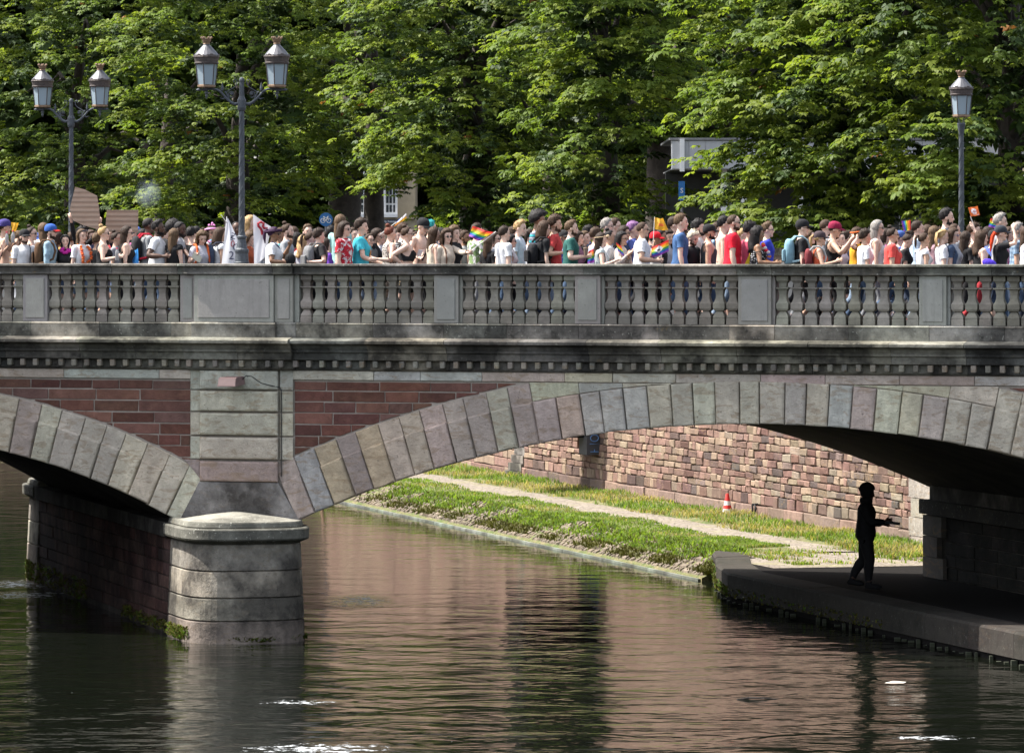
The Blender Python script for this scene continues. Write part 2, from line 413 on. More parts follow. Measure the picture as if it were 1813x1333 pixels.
for a, b, n in ((-8.071, -5.732, 11), (-3.62, -1.292, 11), (-.826, 1.09, 9), (1.567, 3.799, 10), (4.388, 6.732, 10), (7.218, 9.45, 10), (-10.6, -8.509, 10)):
    for i in range(n):
        Lc = a + (b - a) * (i + .5) / n
        if bal_me is None:
            o = MB().lathe(prof, (0, 0, 0), 4, 0, math.pi / 4, True).build('baluster', M['baluster'], bridge, col=(.28, .262, .225), origin=(0, 0, 0)); bal_me = o.data
        else:
            o = bpy.data.objects.new('baluster', bal_me); COL.objects.link(o); o.parent = bridge; o.color = (*jit((.28, .262, .225), .14), 1)
        o.location = (Lc, .04, 0)

# deck, vaults, far parapet
MB().box(-30, 32, .35, 11.2, 4.62, 5.10).build('deck', M['asphalt'], bridge)
MB().box(-30, 32, 10.95, 11.4, 4.905, 5.92).build('far_parapet', M['panel'], bridge, col=GREY)
MB().box(-30, 32, 10.85, 11.5, 5.925, 6.10).build('far_parapet_cap', M['face'], bridge, col=(.3, .29, .28))
def vault(A, a0, a1):
    v = []; f = []; n = 48; ys = np.linspace(.05, 11.5, 12)
    for y in ys:
        for i in range(n + 1):
            Lx, z = pol(A, A[2] + .02, a0 + (a1 - a0) * i / n); v.append((Lx - .66 * y, y, z))
    for j in range(len(ys) - 1):
        for i in range(n): k = j * (n + 1) + i; f.append([k, k + 1, k + n + 2, k + n + 1])
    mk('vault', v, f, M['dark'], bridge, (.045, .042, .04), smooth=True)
vault(AR, -math.asin(7.80 / 19.15), math.asin(7.87 / 19.15)); vault(AL, -math.asin(5.43 / 11.39), math.asin(5.43 / 11.39))

# pier with rounded cutwaters, in the river frame (s along the stream, e across)
PC = np.array((-4.49, 83.0)); PCs = np.array(((PC - Q0) @ PV, (PC - Q0) @ RV))
def pier_pt(s, e, z):
    x, y, _ = rv(PCs[0] + s, PCs[1] + e); dx, dy = x, y - 81.5
    return (dx * CT - dy * ST, dx * ST + dy * CT, z)
PLEN = 14.6
def nose_outline(a, ln, s_back, n=26, far=False):
    pts = [(s_back, -a)] + [(-ln * abs(math.cos(t)) ** .62, a * math.copysign(abs(math.sin(t)) ** .62, math.sin(t))) for t in np.linspace(-math.pi / 2, math.pi / 2, n)] + [(s_back, a)]
    return [(PLEN - s, e) for s, e in pts][::-1] if far else pts
def course(name, a0, a1, ln0, ln1, z0, z1, m, col, groove=.036, s_back=.75, far=False):
    zs = [(z0, 0, -groove), (z0 + .02, .06, 0), (z1 - .02, .94, 0), (z1, 1, -groove)] if groove else [(z0, 0, 0), (z1, 1, 0)]
    v = []; f = []
    for z, t, g in zs:
        O = nose_outline(a0 + (a1 - a0) * t + g, ln0 + (ln1 - ln0) * t + g, s_back, far=far)
        v += [pier_pt(s, e, z) for s, e in O]
    n = len(O)
    for k in range(len(zs) - 1):
        for i in range(n):
            j = (i + 1) % n; f.append([k * n + i, k * n + j, (k + 1) * n + j, (k + 1) * n + i])
    f += [list(range(n))[::-1], [(len(zs) - 1) * n + i for i in range(n)]]
    return mk(name, v, f, m, bridge, col, recalc=True)
ZC = [(-.6, .36), (.36, .73), (.73, 1.16), (1.16, 1.60)]
for far in (False, True):
    for k, (za, zb) in enumerate(ZC):
        wa, wb = 1.025 - .045 * max(za, 0), 1.025 - .045 * zb
        course('pier_course', wa, wb, 1.36 - .05 * max(za, 0), 1.36 - .05 * zb, za, zb, M['pier'], jit(((.21, .18, .15), (.26, .23, .20), (.30, .27, .24), (.24, .215, .19))[k], .05), far=far)
    course('pier_cap', .95, 1.08, 1.28, 1.44, 1.595, 1.66, M['capstone'], (.13, .125, .11), 0, far=far)
    course('pier_cap', 1.08, 1.085, 1.44, 1.445, 1.66, 1.845, M['capstone'], (.17, .165, .145), .018, far=far)
    course('pier_cap', 1.0, .98, 1.30, 1.28, 1.845, 1.945, M['capstone'], (.2, .195, .17), .012, far=far)
    course('pier_hood', .97, .03, 1.27, .06, 1.943, 2.07, M['capstone'], (.26, .25, .22), 0, .12, far=far)
v = []; 
MB().add([pier_pt(s, e, z) for z in (-.6, 1.62) for s, e in ((.7, -.93), (.7, .93), (PLEN - .7, .93), (PLEN - .7, -.93))],
         [[0, 1, 5, 4], [1, 2, 6, 5], [2, 3, 7, 6], [3, 0, 4, 7], [4, 5, 6, 7]]).build('pier_core', M['dark'], bridge, col=(.1, .085, .08), recalc=True)
MB().add([pier_pt(s, e, z) for z in (1.62, 1.86) for s, e in ((.7, -1.06), (.7, 1.06), (PLEN - .7, 1.06), (PLEN - .7, -1.06))],
         [[0, 1, 5, 4], [1, 2, 6, 5], [2, 3, 7, 6], [3, 0, 4, 7], [4, 5, 6, 7], [0, 3, 2, 1]]).build('impost', M['dark'], bridge, col=(.07, .066, .062), recalc=True)
def side_wall(ptf, s0, s1, e, face, z0, z1, rows, wl, cols, m, proud=.025, quoin=None):
    dz = (z1 - z0) / rows
    for r_ in range(rows):
        s = s0; first = True
        while s < s1 - .05:
            w = rnd.uniform(*wl)
            if first: w *= .5 + .5 * (r_ % 2)
            b = min(s + w, s1)
            if s1 - b < .3: b = s1
            g = .008; za, zb = z0 + r_ * dz + g, z0 + (r_ + 1) * dz - g; pr = proud * rnd.uniform(.6, 1.3) * face
            q = [(s + g, za), (b - g, za), (b - g, zb), (s + g, zb)]; i2 = inset(q, .012)
            vv = [ptf(a, e - .03 * face, z) for a, z in q] + [ptf(a, e + pr * .6, z) for a, z in q] + [ptf(a, e + pr, z) for a, z in i2]
            ff = [[k * 4 + i, k * 4 + (i + 1) % 4, k * 4 + 4 + (i + 1) % 4, k * 4 + 4 + i] for k in (0, 1) for i in range(4)] + [[8, 9, 10, 11]]
            mk('stone', vv, ff, m, bridge, jit(rnd.choice(cols), .15), recalc=True)
            s = b; first = False
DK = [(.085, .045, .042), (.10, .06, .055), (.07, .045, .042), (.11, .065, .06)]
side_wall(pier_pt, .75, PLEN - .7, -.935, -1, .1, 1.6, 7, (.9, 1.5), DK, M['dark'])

# right-hand abutment under the big arch
AB = bw(11.99, 0); ABs = np.array(((AB[:2] - Q0) @ PV, (AB[:2] - Q0) @ RV))
def abut_pt(s, e, z):
    x, y, _ = rv(ABs[0] + s, ABs[1] - .46 + e); dy = y - 81.5
    return (x * CT - dy * ST, x * ST + dy * CT, z)
MB().add([abut_pt(s, e, z) for z in (-.5, 2.12) for s, e in ((-1, .03), (-1, 6), (13.7, 6), (13.7, .03))],
         [[0, 1, 5, 4], [1, 2, 6, 5], [2, 3, 7, 6], [3, 0, 4, 7], [4, 5, 6, 7]]).build('abutment', M['dark'], bridge, col=(.13, .12, .11), recalc=True)
MB().add([abut_pt(s, e, z) for z in (1.62, 1.87) for s, e in ((-1, -.12), (-1, .3), (13.85, .3), (13.85, -.12))],
         [[0, 1, 5, 4], [1, 2, 6, 5], [2, 3, 7, 6], [3, 0, 4, 7], [4, 5, 6, 7], [0, 3, 2, 1]]).build('impost', M['face'], bridge, col=(.05, .048, .045), recalc=True)
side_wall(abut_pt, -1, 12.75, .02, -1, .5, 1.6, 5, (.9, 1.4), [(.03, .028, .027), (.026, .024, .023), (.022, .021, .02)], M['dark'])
for k in range(3):
    za, zb = .5 + k * .37, .5 + (k + 1) * .37 - .012; w = (1.05, .72, .95)[k]
    MB().add([abut_pt(s, e, z) for z in (za, zb) for s, e in ((13.75 - w, -.07), (13.75 - w, .4), (13.78, .4), (13.78, -.07))],
             [[0, 1, 5, 4], [1, 2, 6, 5], [2, 3, 7, 6], [3, 0, 4, 7], [4, 5, 6, 7], [0, 3, 2, 1]]).build('quoin', M['ashlar'], bridge, col=jit((.10, .094, .085), .06), recalc=True)
# ------------------------------------------------------------------ river
def water_mat():
    t = NT('river_water'); p = t.pos
    # the surface: slow swell, wind ripples, and turbulence behind the pier and in the foreground
    a = t.noise(t.mul(p, (.75, 1.0, 1)), .9, 3, .55, .4)
    b = t.noise(t.mul(p, (.85, 1.0, 1)), 2.8, 3, .55, .3)
    c = t.noise(t.mul(p, (.8, 1.0, 1)), 9.0, 2, .5)
    sep = t.new('SeparateXYZ', {0: p}); X, Y = sep.outputs[0], sep.outputs[1]
    def blob(x, y, rx, ry):
        dx = t.math('DIVIDE', t.math('SUBTRACT', X, x), rx); dy = t.math('DIVIDE', t.math('SUBTRACT', Y, y), ry)
        q = t.math('ADD', t.math('MULTIPLY', dx, dx), t.math('MULTIPLY', dy, dy))
        return t.ramp(q, 0.0, 1.0, 1.0, 0.0)
    fm = blob(-2.45, 64.6, 1.25, 1.0)
    for q in ((-9.4, 96.2, 1.3, 1.6), (-8.9, 93.2, 1.0, 1.6), (-2.75, 91.6, .75, 2.2), (-3.0, 71.2, .8, .5), (5.4, 66.0, .7, .5)):
        fm = t.math('MAXIMUM', fm, blob(*q))
    calm = t.ramp(Y, 76, 96, 1.0, .28)
    gust = t.ramp(t.noise(t.mul(p, (.22, .16, 1)), 1.0, 2), .38, .62, .35, 1.25)
    h = t.math('ADD', t.math('MULTIPLY', a, 1.25), t.math('MULTIPLY', gust, t.math('ADD', t.math('MULTIPLY', b, .16), t.math('MULTIPLY', c, .012))))
    turb = t.noise(t.mul(p, (.7, 1.0, 1)), 5.5, 4, .65)
    h = t.math('ADD', t.math('MULTIPLY', h, calm), t.math('MULTIPLY', t.math('MULTIPLY', turb, fm), .28))
    t.bump(h, .05)
    fn = t.noise(t.mul(p, (1.3, 1.0, 1)), 4.2, 6, .74)
    fo = t.math('MULTIPLY', t.ramp(t.math('ADD', t.math('MULTIPLY', fm, .19), fn), .66, .74), .6)
    fo = t.math('MULTIPLY', fo, t.ramp(fm, .02, .25))
    sp = t.noise(t.mul(p, (2.5, 1.0, 1)), 5.0, 2, .5)
    fleck = t.math('MULTIPLY', t.ramp(sp, .795, .81), t.ramp(Y, 80, 68))
    fo = t.math('MAXIMUM', fo, fleck)
    murk = t.mix(t.noise(p, .25, 3), (.003, .0045, .003), (.006, .007, .004))
    t.set('Base Color', t.mix(fo, murk, (.75, .78, .8)))
    t.set('Roughness', t.ramp(fo, 0, 1, .06, .7)); t.set('IOR', 1.333); t.set('Specular IOR Level', .5)
    return t.m
M['water'] = water_mat()
mk('river', [(-260, 20, 0), (60, 20, 0), (60, 620, 0), (-260, 620, 0)], [[0, 1, 2, 3]], M['water'], kind='structure')
MB().box(-262, 62, 18, 622, -1.4, -1.0).build('riverbed', plain('river_mud', (.03, .028, .02)), kind='structure')

# ------------------------------------------------------------------ right bank
def strip(name, rows, m, kind='structure', smooth=True, col=None, **kw):
    """rows: list of lists of world points"""
    n = len(rows[0]); v = [p for r in rows for p in r]
    f = [[j * n + i, j * n + i + 1, (j + 1) * n + i + 1, (j + 1) * n + i] for j in range(len(rows) - 1) for i in range(n - 1)]
    return mk(name, v, f, m, kind=kind, smooth=smooth, col=col, **kw)
def soil_mat():
    t = NT('turf_soil'); p = t.pos
    n = t.noise(p, 1.6, 5, .7); n2 = t.noise(p, 9, 4, .7)
    c = t.mix(t.ramp(n, .38, .6), (.075, .10, .022), (.17, .14, .07))
    c = t.mix(t.ramp(n2, .45, .7), c, (.05, .07, .015)); t.set('Base Color', c); t.set('Roughness', 1.0); t.bump(n2, .05); return t.m
M['soil'] = soil_mat()
def path_mat():
    t = NT('sett_paving'); p = t.pos
    vo = t.new('TexVoronoi', {'Vector': p, 'Scale': 6.5}); ed = t.new('TexVoronoi', {'Vector': p, 'Scale': 6.5}, feature='DISTANCE_TO_EDGE').outputs['Distance']
    hue = t.new('SeparateColor', {0: vo.outputs['Color']}).outputs[0]
    c = t.mix(hue, (.16, .13, .108), (.245, .21, .175)); g = t.ramp(ed, .03, .10)
    c = t.mix(g, (.15, .13, .09), c); w = t.noise(p, 1.3, 4, .7)
    c = t.mix(t.math('MULTIPLY', t.ramp(w, .52, .66), .7), c, (.22, .2, .1))
    t.set('Base Color', c); t.set('Roughness', .95); t.bump(t.math('ADD', g, t.math('MULTIPLY', t.noise(p, 30), .3)), .02); return t.m
M['path'] = path_mat()
ss = np.concatenate([np.arange(-.1, 60, 1.0), np.arange(60, 190, 4.0)])
wob = [0.05 * math.sin(s * .8) + .04 * math.sin(s * 2.3) for s in ss]
def zb(s): return .03 * math.sin(s * .7) + .02 * math.sin(s * 1.9)
bank_rows = [[rv(s, e + w * k, z + zb(s) * k) for e, z, k in ((-.02, -.3, 0), (.0, .06, 0), (.25, .17, .4), (.5, .31, .7), (.78, .44, 1), (.95, .50, 1), (1.5, .52, 1), (2.0, .525, .8), (2.2, .495, 0))] for s, w in zip(ss, wob)]
strip('grass_bank', bank_rows, M['soil'])
strip('bank_end', [bank_rows[0], [(q[0], q[1], -.4) for q in bank_rows[0]]], M['soil'], smooth=False)
strip('grass_verge', [[rv(s, e, z + zb(s) * k) for e, z, k in ((3.05, .50, 0), (3.4, .54, 1), (4.75, .64, 1))] for s in ss], M['soil'])
strip('towpath', [[rv(s, e, z) for e, z in ((2.02, .51), (2.6, .53), (3.2, .52))] for s in ss], M['path'])
strip('towpath', [[rv(s, e, .500 + .002 * (e > 0)) for e in (.1 if s < -1.6 else .72, 1.0, 2.0, 3.2, 4.7)] for s in np.arange(-4.3, 1.6, .5)], M['path'])
# stone toe along the water line
k = 0; s = -.05; toe = empty('toe_kerb', rv(1.15, 0, 0), 0); tag(toe, kind='structure')
tl = np.array(rv(1.15, 0, 0)); me0 = None
while s < 46:
    w = rnd.uniform(.8, 1.25)
    vv = [np.array(rv(a, e, z)) - tl for z in (-.3, .04) for a, e in ((s + .01, -.06), (s + .01, .12), (s + w - .01, .12), (s + w - .01, -.06))]
    mk('kerb_stone', vv, [[0, 1, 5, 4], [1, 2, 6, 5], [2, 3, 7, 6], [3, 0, 4, 7], [4, 5, 6, 7]], M['concrete'], toe, jit((.19, .21, .18), .25), recalc=True)
    s += w

# quay under the arch
QA = [(.95, .62), (.4, .42), (-1.0, .05), (-3.2, -.6), (-5.6, -1.12), (-14, -1.05), (-24, -.98), (-46, -.9)]           # river edge (s, e) of the quay
qv = []; 
for s_, e_ in QA: qv += [rv(s_, e_, .492), rv(s_, 7.5, .492), rv(s_, e_ + .03, -1.0)]
qf = []
for i in range(len(QA) - 1):
    a, b = i * 3, i * 3 + 3; qf += [[a, b, b + 1, a + 1], [a + 2, b + 2, b, a]]
qf.append([2, 0, 1])
mk('quay', qv, qf, M['asphalt'], kind='structure', recalc=True)
kq = empty('quay_kerb', rv(-5, -1, .5)); tag(kq, kind='structure'); kl = np.array(rv(-5, -1, .5))
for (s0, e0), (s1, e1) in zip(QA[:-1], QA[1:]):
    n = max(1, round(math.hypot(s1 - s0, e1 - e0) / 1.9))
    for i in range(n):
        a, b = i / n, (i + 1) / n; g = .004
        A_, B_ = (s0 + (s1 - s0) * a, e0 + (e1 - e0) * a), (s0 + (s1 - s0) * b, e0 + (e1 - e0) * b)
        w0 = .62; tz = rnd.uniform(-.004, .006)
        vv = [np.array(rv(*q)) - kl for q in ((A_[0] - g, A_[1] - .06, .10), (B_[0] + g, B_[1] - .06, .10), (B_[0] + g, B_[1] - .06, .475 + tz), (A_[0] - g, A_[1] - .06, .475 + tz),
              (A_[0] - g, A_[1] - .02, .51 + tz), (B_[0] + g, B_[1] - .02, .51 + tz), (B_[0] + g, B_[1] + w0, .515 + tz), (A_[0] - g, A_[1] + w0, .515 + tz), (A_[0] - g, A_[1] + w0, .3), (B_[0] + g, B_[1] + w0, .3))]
        mk('kerb_stone', vv, [[0, 1, 2, 3], [3, 2, 5, 4], [4, 5, 6, 7], [7, 6, 9, 8], [0, 3, 4, 7, 8], [1, 9, 6, 5, 2]], M['concrete'], kq, jit((.034, .031, .027), .18), recalc=True)  # kerb colour lowered to stand in for the arch's shade
# timber fender battens under the kerb
fd = MB()
for (s0, e0), (s1, e1) in zip(QA[1:-2], QA[2:-1]):
    n = int(math.hypot(s1 - s0, e1 - e0) / .33)
    for i in range(n):
        t_ = i / n; s_, e_ = s0 + (s1 - s0) * t_, e0 + (e1 - e0) * t_
        a = np.array(rv(s_, e_ - .05)); w_ = rnd.uniform(.015, .05); fd.box(a[0] - w_, a[0] + w_, a[1] - .05, a[1] + .05, -.3, rnd.uniform(-.02, .07))
tag(fd.build('fender_battens', plain('wet_timber', (.03, .035, .02), .9), recalc=True), kind='structure')

# retaining wall of coursed sandstone
rw = empty('retaining_wall', rv(10, 4.05, .5), 0, 'coursed red and buff sandstone retaining wall behind the towpath', 'wall'); rwl = np.array(rv(10, 4.05, .5))
E0 = 4.55
def wpt(s, e, z): return np.array(rv(s, e, z)) - rwl
def wall_back(s0, s1, e, z0, z1):
    return MB().add([wpt(s, ee, z) for z in (z0, z1) for s, ee in ((s0, e), (s0, e + .8), (s1, e + .8), (s1, e))],
                    [[0, 1, 5, 4], [1, 2, 6, 5], [2, 3, 7, 6], [3, 0, 4, 7], [4, 5, 6, 7]]).build('mortar_bed', M['mortar'], rw, col=(.27, .195, .165), recalc=True)
S_END = 30.2                                                            # where the stair and the set-back stretch begin
wall_back(-6, S_END, E0 + .05, .2, 6.2); wall_back(S_END, 190, E0 + 1.07, .2, 6.2)
WC = [(.19, .125, .10), (.21, .155, .112), (.16, .094, .08), (.205, .155, .115), (.12, .07, .062), (.165, .112, .095), (.24, .195, .15), (.09, .065, .06), (.155, .112, .1), (.17, .10, .088), (.105, .085, .078)]
nst = 0
def ashlar(s, b, z0, z1, e, col, pr, joined=None):
    g = .008
    lean = lambda z: (z - .6) * .012
    q = [(s + g, z0 + g), (b - g, z0 + g), (b - g, z1 - g), (s + g, z1 - g)]
    q = [(a + rnd.uniform(-.03, .03), z + rnd.uniform(-.016, .016)) for a, z in q]; i2 = inset(q, .016)
    vv = [wpt(a, e + lean(z) + .06, z) for a, z in q] + [wpt(a, e + lean(z) - pr * .5, z) for a, z in q] + [wpt(a, e + lean(z) - pr * rnd.uniform(.7, 1.3), z) for a, z in i2]
    ff = [[k * 4 + i, k * 4 + (i + 1) % 4, k * 4 + 4 + (i + 1) % 4, k * 4 + 4 + i] for k in (0, 1) for i in range(4)] + [[8, 9, 10, 11]]
    if joined is not None: joined.add(vv, ff, rnd.randrange(3)); return
    mk('stone', vv, ff, M['red'] if rnd.random() < .5 else M['ashlar'], rw, col, recalc=True)
far_st = MB(); z = .38; row = 0; VIS = []
while z < 6.1:
    h = .24 if row < 2 else rnd.choice((.14, .16, .18, .21, .235))
    s = -5.8
    while s < 189:
        sb = S_END if s < S_END else 190
        w = rnd.uniform(.9, 1.4) if row < 2 else rnd.choice((.28, .34, .4, .46, .55, .68)) * rnd.uniform(.9, 1.1)
        if s > S_END + 12: w *= 2.2
        b = min(s + w, sb)
        if sb - b < .3: b = sb
        e = E0 if s < S_END else E0 + 1.02
        col = jit(rnd.choice(WC), .2)
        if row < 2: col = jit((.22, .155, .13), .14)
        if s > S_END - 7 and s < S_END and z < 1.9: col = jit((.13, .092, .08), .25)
        if s > S_END: col = jit((.33, .28, .235), .15)
        vis = -.6 < s < S_END and z < 1.75 + (30 - s) * .037
        if row < 2 and s < S_END: e -= .05
        if (S_END - 6.3 < s < S_END - 5.2 and 1.4 < z < 2.1): s = b; continue         # window opening
        pr_ = .024 + rnd.uniform(-.012, .018)
        if vis: VIS.append(((b - s) * h / (100 + s) ** 3.2, s, b, z, h, e, col, pr_))
        else: ashlar(s, b, z, z + h, e, col, .03, far_st)
        s = b
    z += h; row += 1
VIS.sort(key=lambda q: -q[0])
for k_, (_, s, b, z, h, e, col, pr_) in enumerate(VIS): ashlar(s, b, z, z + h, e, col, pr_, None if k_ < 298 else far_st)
def wstone(n, c):
    m = stone(n, .3, (.06, .05, .045), .3, .02); 
    for nd in m.node_tree.nodes:
        if nd.type == 'OBJECT_INFO':
            for l in list(nd.outputs['Color'].links):
                rgb = m.node_tree.nodes.new('ShaderNodeRGB'); rgb.outputs[0].default_value = (*c, 1); m.node_tree.links.new(rgb.outputs[0], l.to_socket)
    return m
far_st.build('stone_courses', None, rw, mats=[wstone('buff_course', (.30, .22, .165)), wstone('pink_course', (.25, .155, .13)), wstone('brown_course', (.19, .12, .10))], recalc=False, kind='stuff')
# end quoins next to the abutment
zq = .45
for k, h in enumerate((.33, .37, .37, .4)):
    MB().add([wpt(s, e, z) for z in (zq, zq + h - .015) for s, e in ((-2.6, E0 - .11), (-2.6, E0 + .3), (.55 + .12 * (k % 2), E0 + .3), (.55 + .12 * (k % 2), E0 - .11))],
             [[0, 1, 5, 4], [1, 2, 6, 5], [2, 3, 7, 6], [3, 0, 4, 7], [4, 5, 6, 7], [0, 3, 2, 1]]).build('quoin', M['ashlar'], rw, col=jit((.30, .27, .23), .06), recalc=True); zq += h
for s0, s1 in ((-6, S_END), (S_END, 190)):
    MB().add([wpt(s, e, z) for z in (6.2, 6.36) for s, e in ((s0, E0 - .02 + (1 if s0 > 0 else 0)), (s0, E0 + .95 + (1 if s0 > 0 else 0)), (s1, E0 + .95 + (1 if s0 > 0 else 0)), (s1, E0 - .02 + (1 if s0 > 0 else 0)))],
             [[0, 1, 5, 4], [1, 2, 6, 5], [2, 3, 7, 6], [3, 0, 4, 7], [4, 5, 6, 7], [0, 3, 2, 1]]).build('coping', M['face'], rw, col=(.35, .31, .28), recalc=True)
# window opening with its shutter box
MB().add([wpt(s, E0 + .5, z) for z in (1.35, 2.3) for s in (S_END - 6.5, S_END - 4.4)], [[0, 1, 3, 2]]).build('window', M['black'], rw)
wbx = empty('window_box', rv(S_END - 6.6, E0 - .2, 1.45), 0, 'dark box with blue graffiti letters hanging from the retaining wall', 'box'); wl0 = np.array(rv(S_END - 6.6, E0 - .2, 1.45))
d_ = lambda s, e, z: np.array(rv(S_END - 6.6 + s, E0 - .2 + e, 1.45 + z)) - wl0
MB().add([d_(s, e, z) for z in (0, .7) for s, e in ((-.35, -.12), (-.35, .25), (.35, .25), (.35, -.12))], [[0, 1, 5, 4], [1, 2, 6, 5], [2, 3, 7, 6], [3, 0, 4, 7], [4, 5, 6, 7], [0, 3, 2, 1]]).build('body', plain('dark_steel_box', (.05, .05, .06)), wbx, recalc=True)
gb = MB()
def gl(pts): gb.tube([d_(-.375, -.1 + .33 * u, .06 + .6 * w) for u, w in pts], .012, 5)
gl([(.15, .98), (.85, .98), (.9, .85), (.8, .78), (.15, .8)]); gl([(.2 + .3 + .3 * math.cos(t), .56 + .13 * math.sin(t)) for t in np.linspace(0, 6.3, 14)]); gl([(.15, .33), (.85, .33), (.15, .18), (.85, .14)]); gl([(.2, .02), (.8, .02), (.5, .02), (.5, .12)])
gb.build('graffiti', plain('blue_spray_paint', (.10, .2, .42)), wbx)
# cantilevered stair at the break in the wall
stt = empty('stone_stair', rv(S_END + .6, E0, .5), 0, 'dark stone steps jutting from the end of the retaining wall', 'stairs'); sl0 = np.array(rv(S_END + .6, E0, .5))
for k in range(6):
    q = [np.array(rv(s, e, z)) - sl0 for z in (.55 + .2 * k, .735 + .2 * k) for s, e in ((S_END + .1, E0 - .12 + .05 * k), (S_END + .1, E0 + 1.0), (S_END + 1.5 - .12 * k, E0 + 1.0), (S_END + 1.5 - .12 * k, E0 - .12 + .05 * k))]
    MB().add(q, [[0, 1, 5, 4], [1, 2, 6, 5], [2, 3, 7, 6], [3, 0, 4, 7], [4, 5, 6, 7], [0, 3, 2, 1]]).build('step', M['dark'], stt, col=jit((.19, .175, .16), .1), recalc=True)
# boarded closet overhanging the wall, hidden behind the bridge but mirrored in the water
oh = empty('overhanging_closet', rv(S_END - 1.4, E0 - .5, 2.75), 0, 'dark boarded closet overhanging the river wall above the steps', 'building'); ol0 = np.array(rv(S_END - 1.4, E0 - .5, 2.75))
qq = lambda s0, s1, e0, e1, z0, z1: [np.array(rv(s, e, z)) - ol0 for z in (z0, z1) for s, e in ((s0, e0), (s0, e1), (s1, e1), (s1, e0))]
BF = [[0, 1, 5, 4], [1, 2, 6, 5], [2, 3, 7, 6], [3, 0, 4, 7], [4, 5, 6, 7], [0, 3, 2, 1]]
MB().add(qq(23.5, 25.0, 2.7, E0 + .9, 1.85, 6.0), BF).build('wall', plain('dark_boarding', (.010, .009, .009), 1.0, 0, .2, 6, 0, .02), oh, recalc=True)
MB().add(qq(23.3, 25.2, 2.5, E0 + 1.1, 6.0, 6.2), BF).build('roof', plain('slate', (.04, .04, .045)), oh, recalc=True)

# street level behind the bridge, both banks
def poly(name, pts, m, kind='structure', **kw): return mk(name, pts, [list(range(len(pts)))], m, kind=kind, **kw)
gs = M['asphalt']
poly('street', [rv(-4, E0 + .6, 5.05), rv(-4, 150, 5.05), rv(420, 150, 5.05), rv(420, E0 + 1.7, 5.05)], gs)
poly('street', [rv(-4, -23, 5.05), rv(420, -23, 5.05), rv(420, -200, 5.05), rv(-4, -200, 5.05)], gs)
bwl = empty('far_quay_wall', rv(50, -22.6, 2), 0, 'long sandstone quay wall along the opposite bank', 'wall'); tl2 = np.array(rv(50, -22.6, 2))
MB().add([np.array(rv(s, e, z)) - tl2 for z in (-.5, 5.3) for s, e in ((-14, -23.2), (-14, -22.2), (420, -22.2), (420, -23.2))], BF).build('wall', M['face'], bwl, col=(.36, .27, .24), recalc=True)

# ------------------------------------------------------------------ grass, weeds and rubble on the bank
def blades(name, P, h, lean, wd, cols, mats_):
    """P: n x 3 roots; one bent three-sided blade each"""
    n = len(P); a = nr.uniform(0, 2 * math.pi, n); hh = h * nr.uniform(.5, 1.25, n)
    side = np.c_[np.cos(a), np.sin(a), np.zeros(n)] * (wd * nr.uniform(.7, 1.3, n))[:, None]
    ln = np.c_[np.cos(a + 1.6), np.sin(a + 1.6), np.zeros(n)] * (lean * hh * nr.uniform(.2, 1.2, n))[:, None]
    up = np.c_[np.zeros(n), np.zeros(n), hh]
    V = np.stack([P - side, P + side, P + ln * .4 + up * .62 + side * .7, P + ln * .4 + up * .62 - side * .7, P + ln + up], 1).reshape(-1, 3)
    b = np.arange(n)[:, None] * 5
    q = (b + np.array([0, 1, 2, 3])).tolist(); t_ = (b + np.array([3, 2, 4])).tolist()
    me = bpy.data.meshes.new(name); me.from_pydata(V.tolist(), [], q + t_)
    for m_ in mats_: me.materials.append(m_)
    mi = cols.astype(np.int32); me.polygons.foreach_set('material_index', np.concatenate([mi, mi])); me.update()
    o = bpy.data.objects.new(name, me); COL.objects.link(o); return o
def leafy(name, c, tr=.45, var=.3, sc=1.5):
    t = NT(name); n = t.noise(t.pos, sc, 3, .6); n2 = t.noise(t.pos, 14, 2)
    k = t.math('MULTIPLY', t.ramp(n, .3, .7, 1 - var, 1 + var), t.ramp(n2, .25, .75, .75, 1.25))
    cc = t.mix(1.0, c, t.new('CombineColor', {0: k, 1: k, 2: k}).outputs[0], 'MULTIPLY')
    t.set('Base Color', cc); t.set('Roughness', .55); t.set('Specular IOR Level', .18)
    if tr:
        tl_ = t.new('BsdfTranslucent', {'Color': t.mix(1.0, cc, (1.5, 1.55, .7), 'MULTIPLY')})
        mx = t.new('MixShader', {0: tr, 1: t.b.outputs[0], 2: tl_.outputs[0]}); t.t.links.new(mx.outputs[0], t.out.inputs['Surface'])
    return t.m
GM = [leafy('fresh_grass', (.13, .19, .03)), leafy('dry_grass', (.26, .22, .10)), leafy('deep_grass', (.07, .125, .022)), leafy('moss', (.075, .075, .014), .1)]
def nz(P, f):    # cheap smooth noise for patchiness
    return (np.sin(P[:, 0] * f + 1.3) * np.cos(P[:, 1] * f * .8 + .4) + np.sin(P[:, 0] * f * 2.3 + P[:, 1] * f * 1.7)) * .5
def scatter(n, s0, s1, e0, e1, zf):
    u = nr.uniform(0, 1, n) ** 1.4; s = s0 + (s1 - s0) * u; e = nr.uniform(e0, e1, n)
    P = np.array([rv(a, b, zf(a, b)) for a, b in zip(s, e)]); return s, e, P
bz = lambda s, e: float(np.interp(e, [0, .25, .5, .78, .95, 2.15, 3.05, 3.6, 4.4], [.06, .17, .31, .44, .5, .53, .535, .55, .62])) + zb(s) * min(1, e)
s, e, P = scatter(24000, 1.0, 60, .92, 2.12, bz)
tag(blades('mown_grass', P, .055, .7, .010, np.where(nz(P, 1.1) + nr.normal(0, .5, len(P)) > .75, 1, np.where(nr.random(len(P)) < .25, 2, 0)), GM), kind='stuff')
s, e, P = scatter(24000, -2.5, 55, 3.0, 4.62, bz); k = (e > 3.35 - .5 * (nz(P, 1.7) > 0)) ; P = P[k]
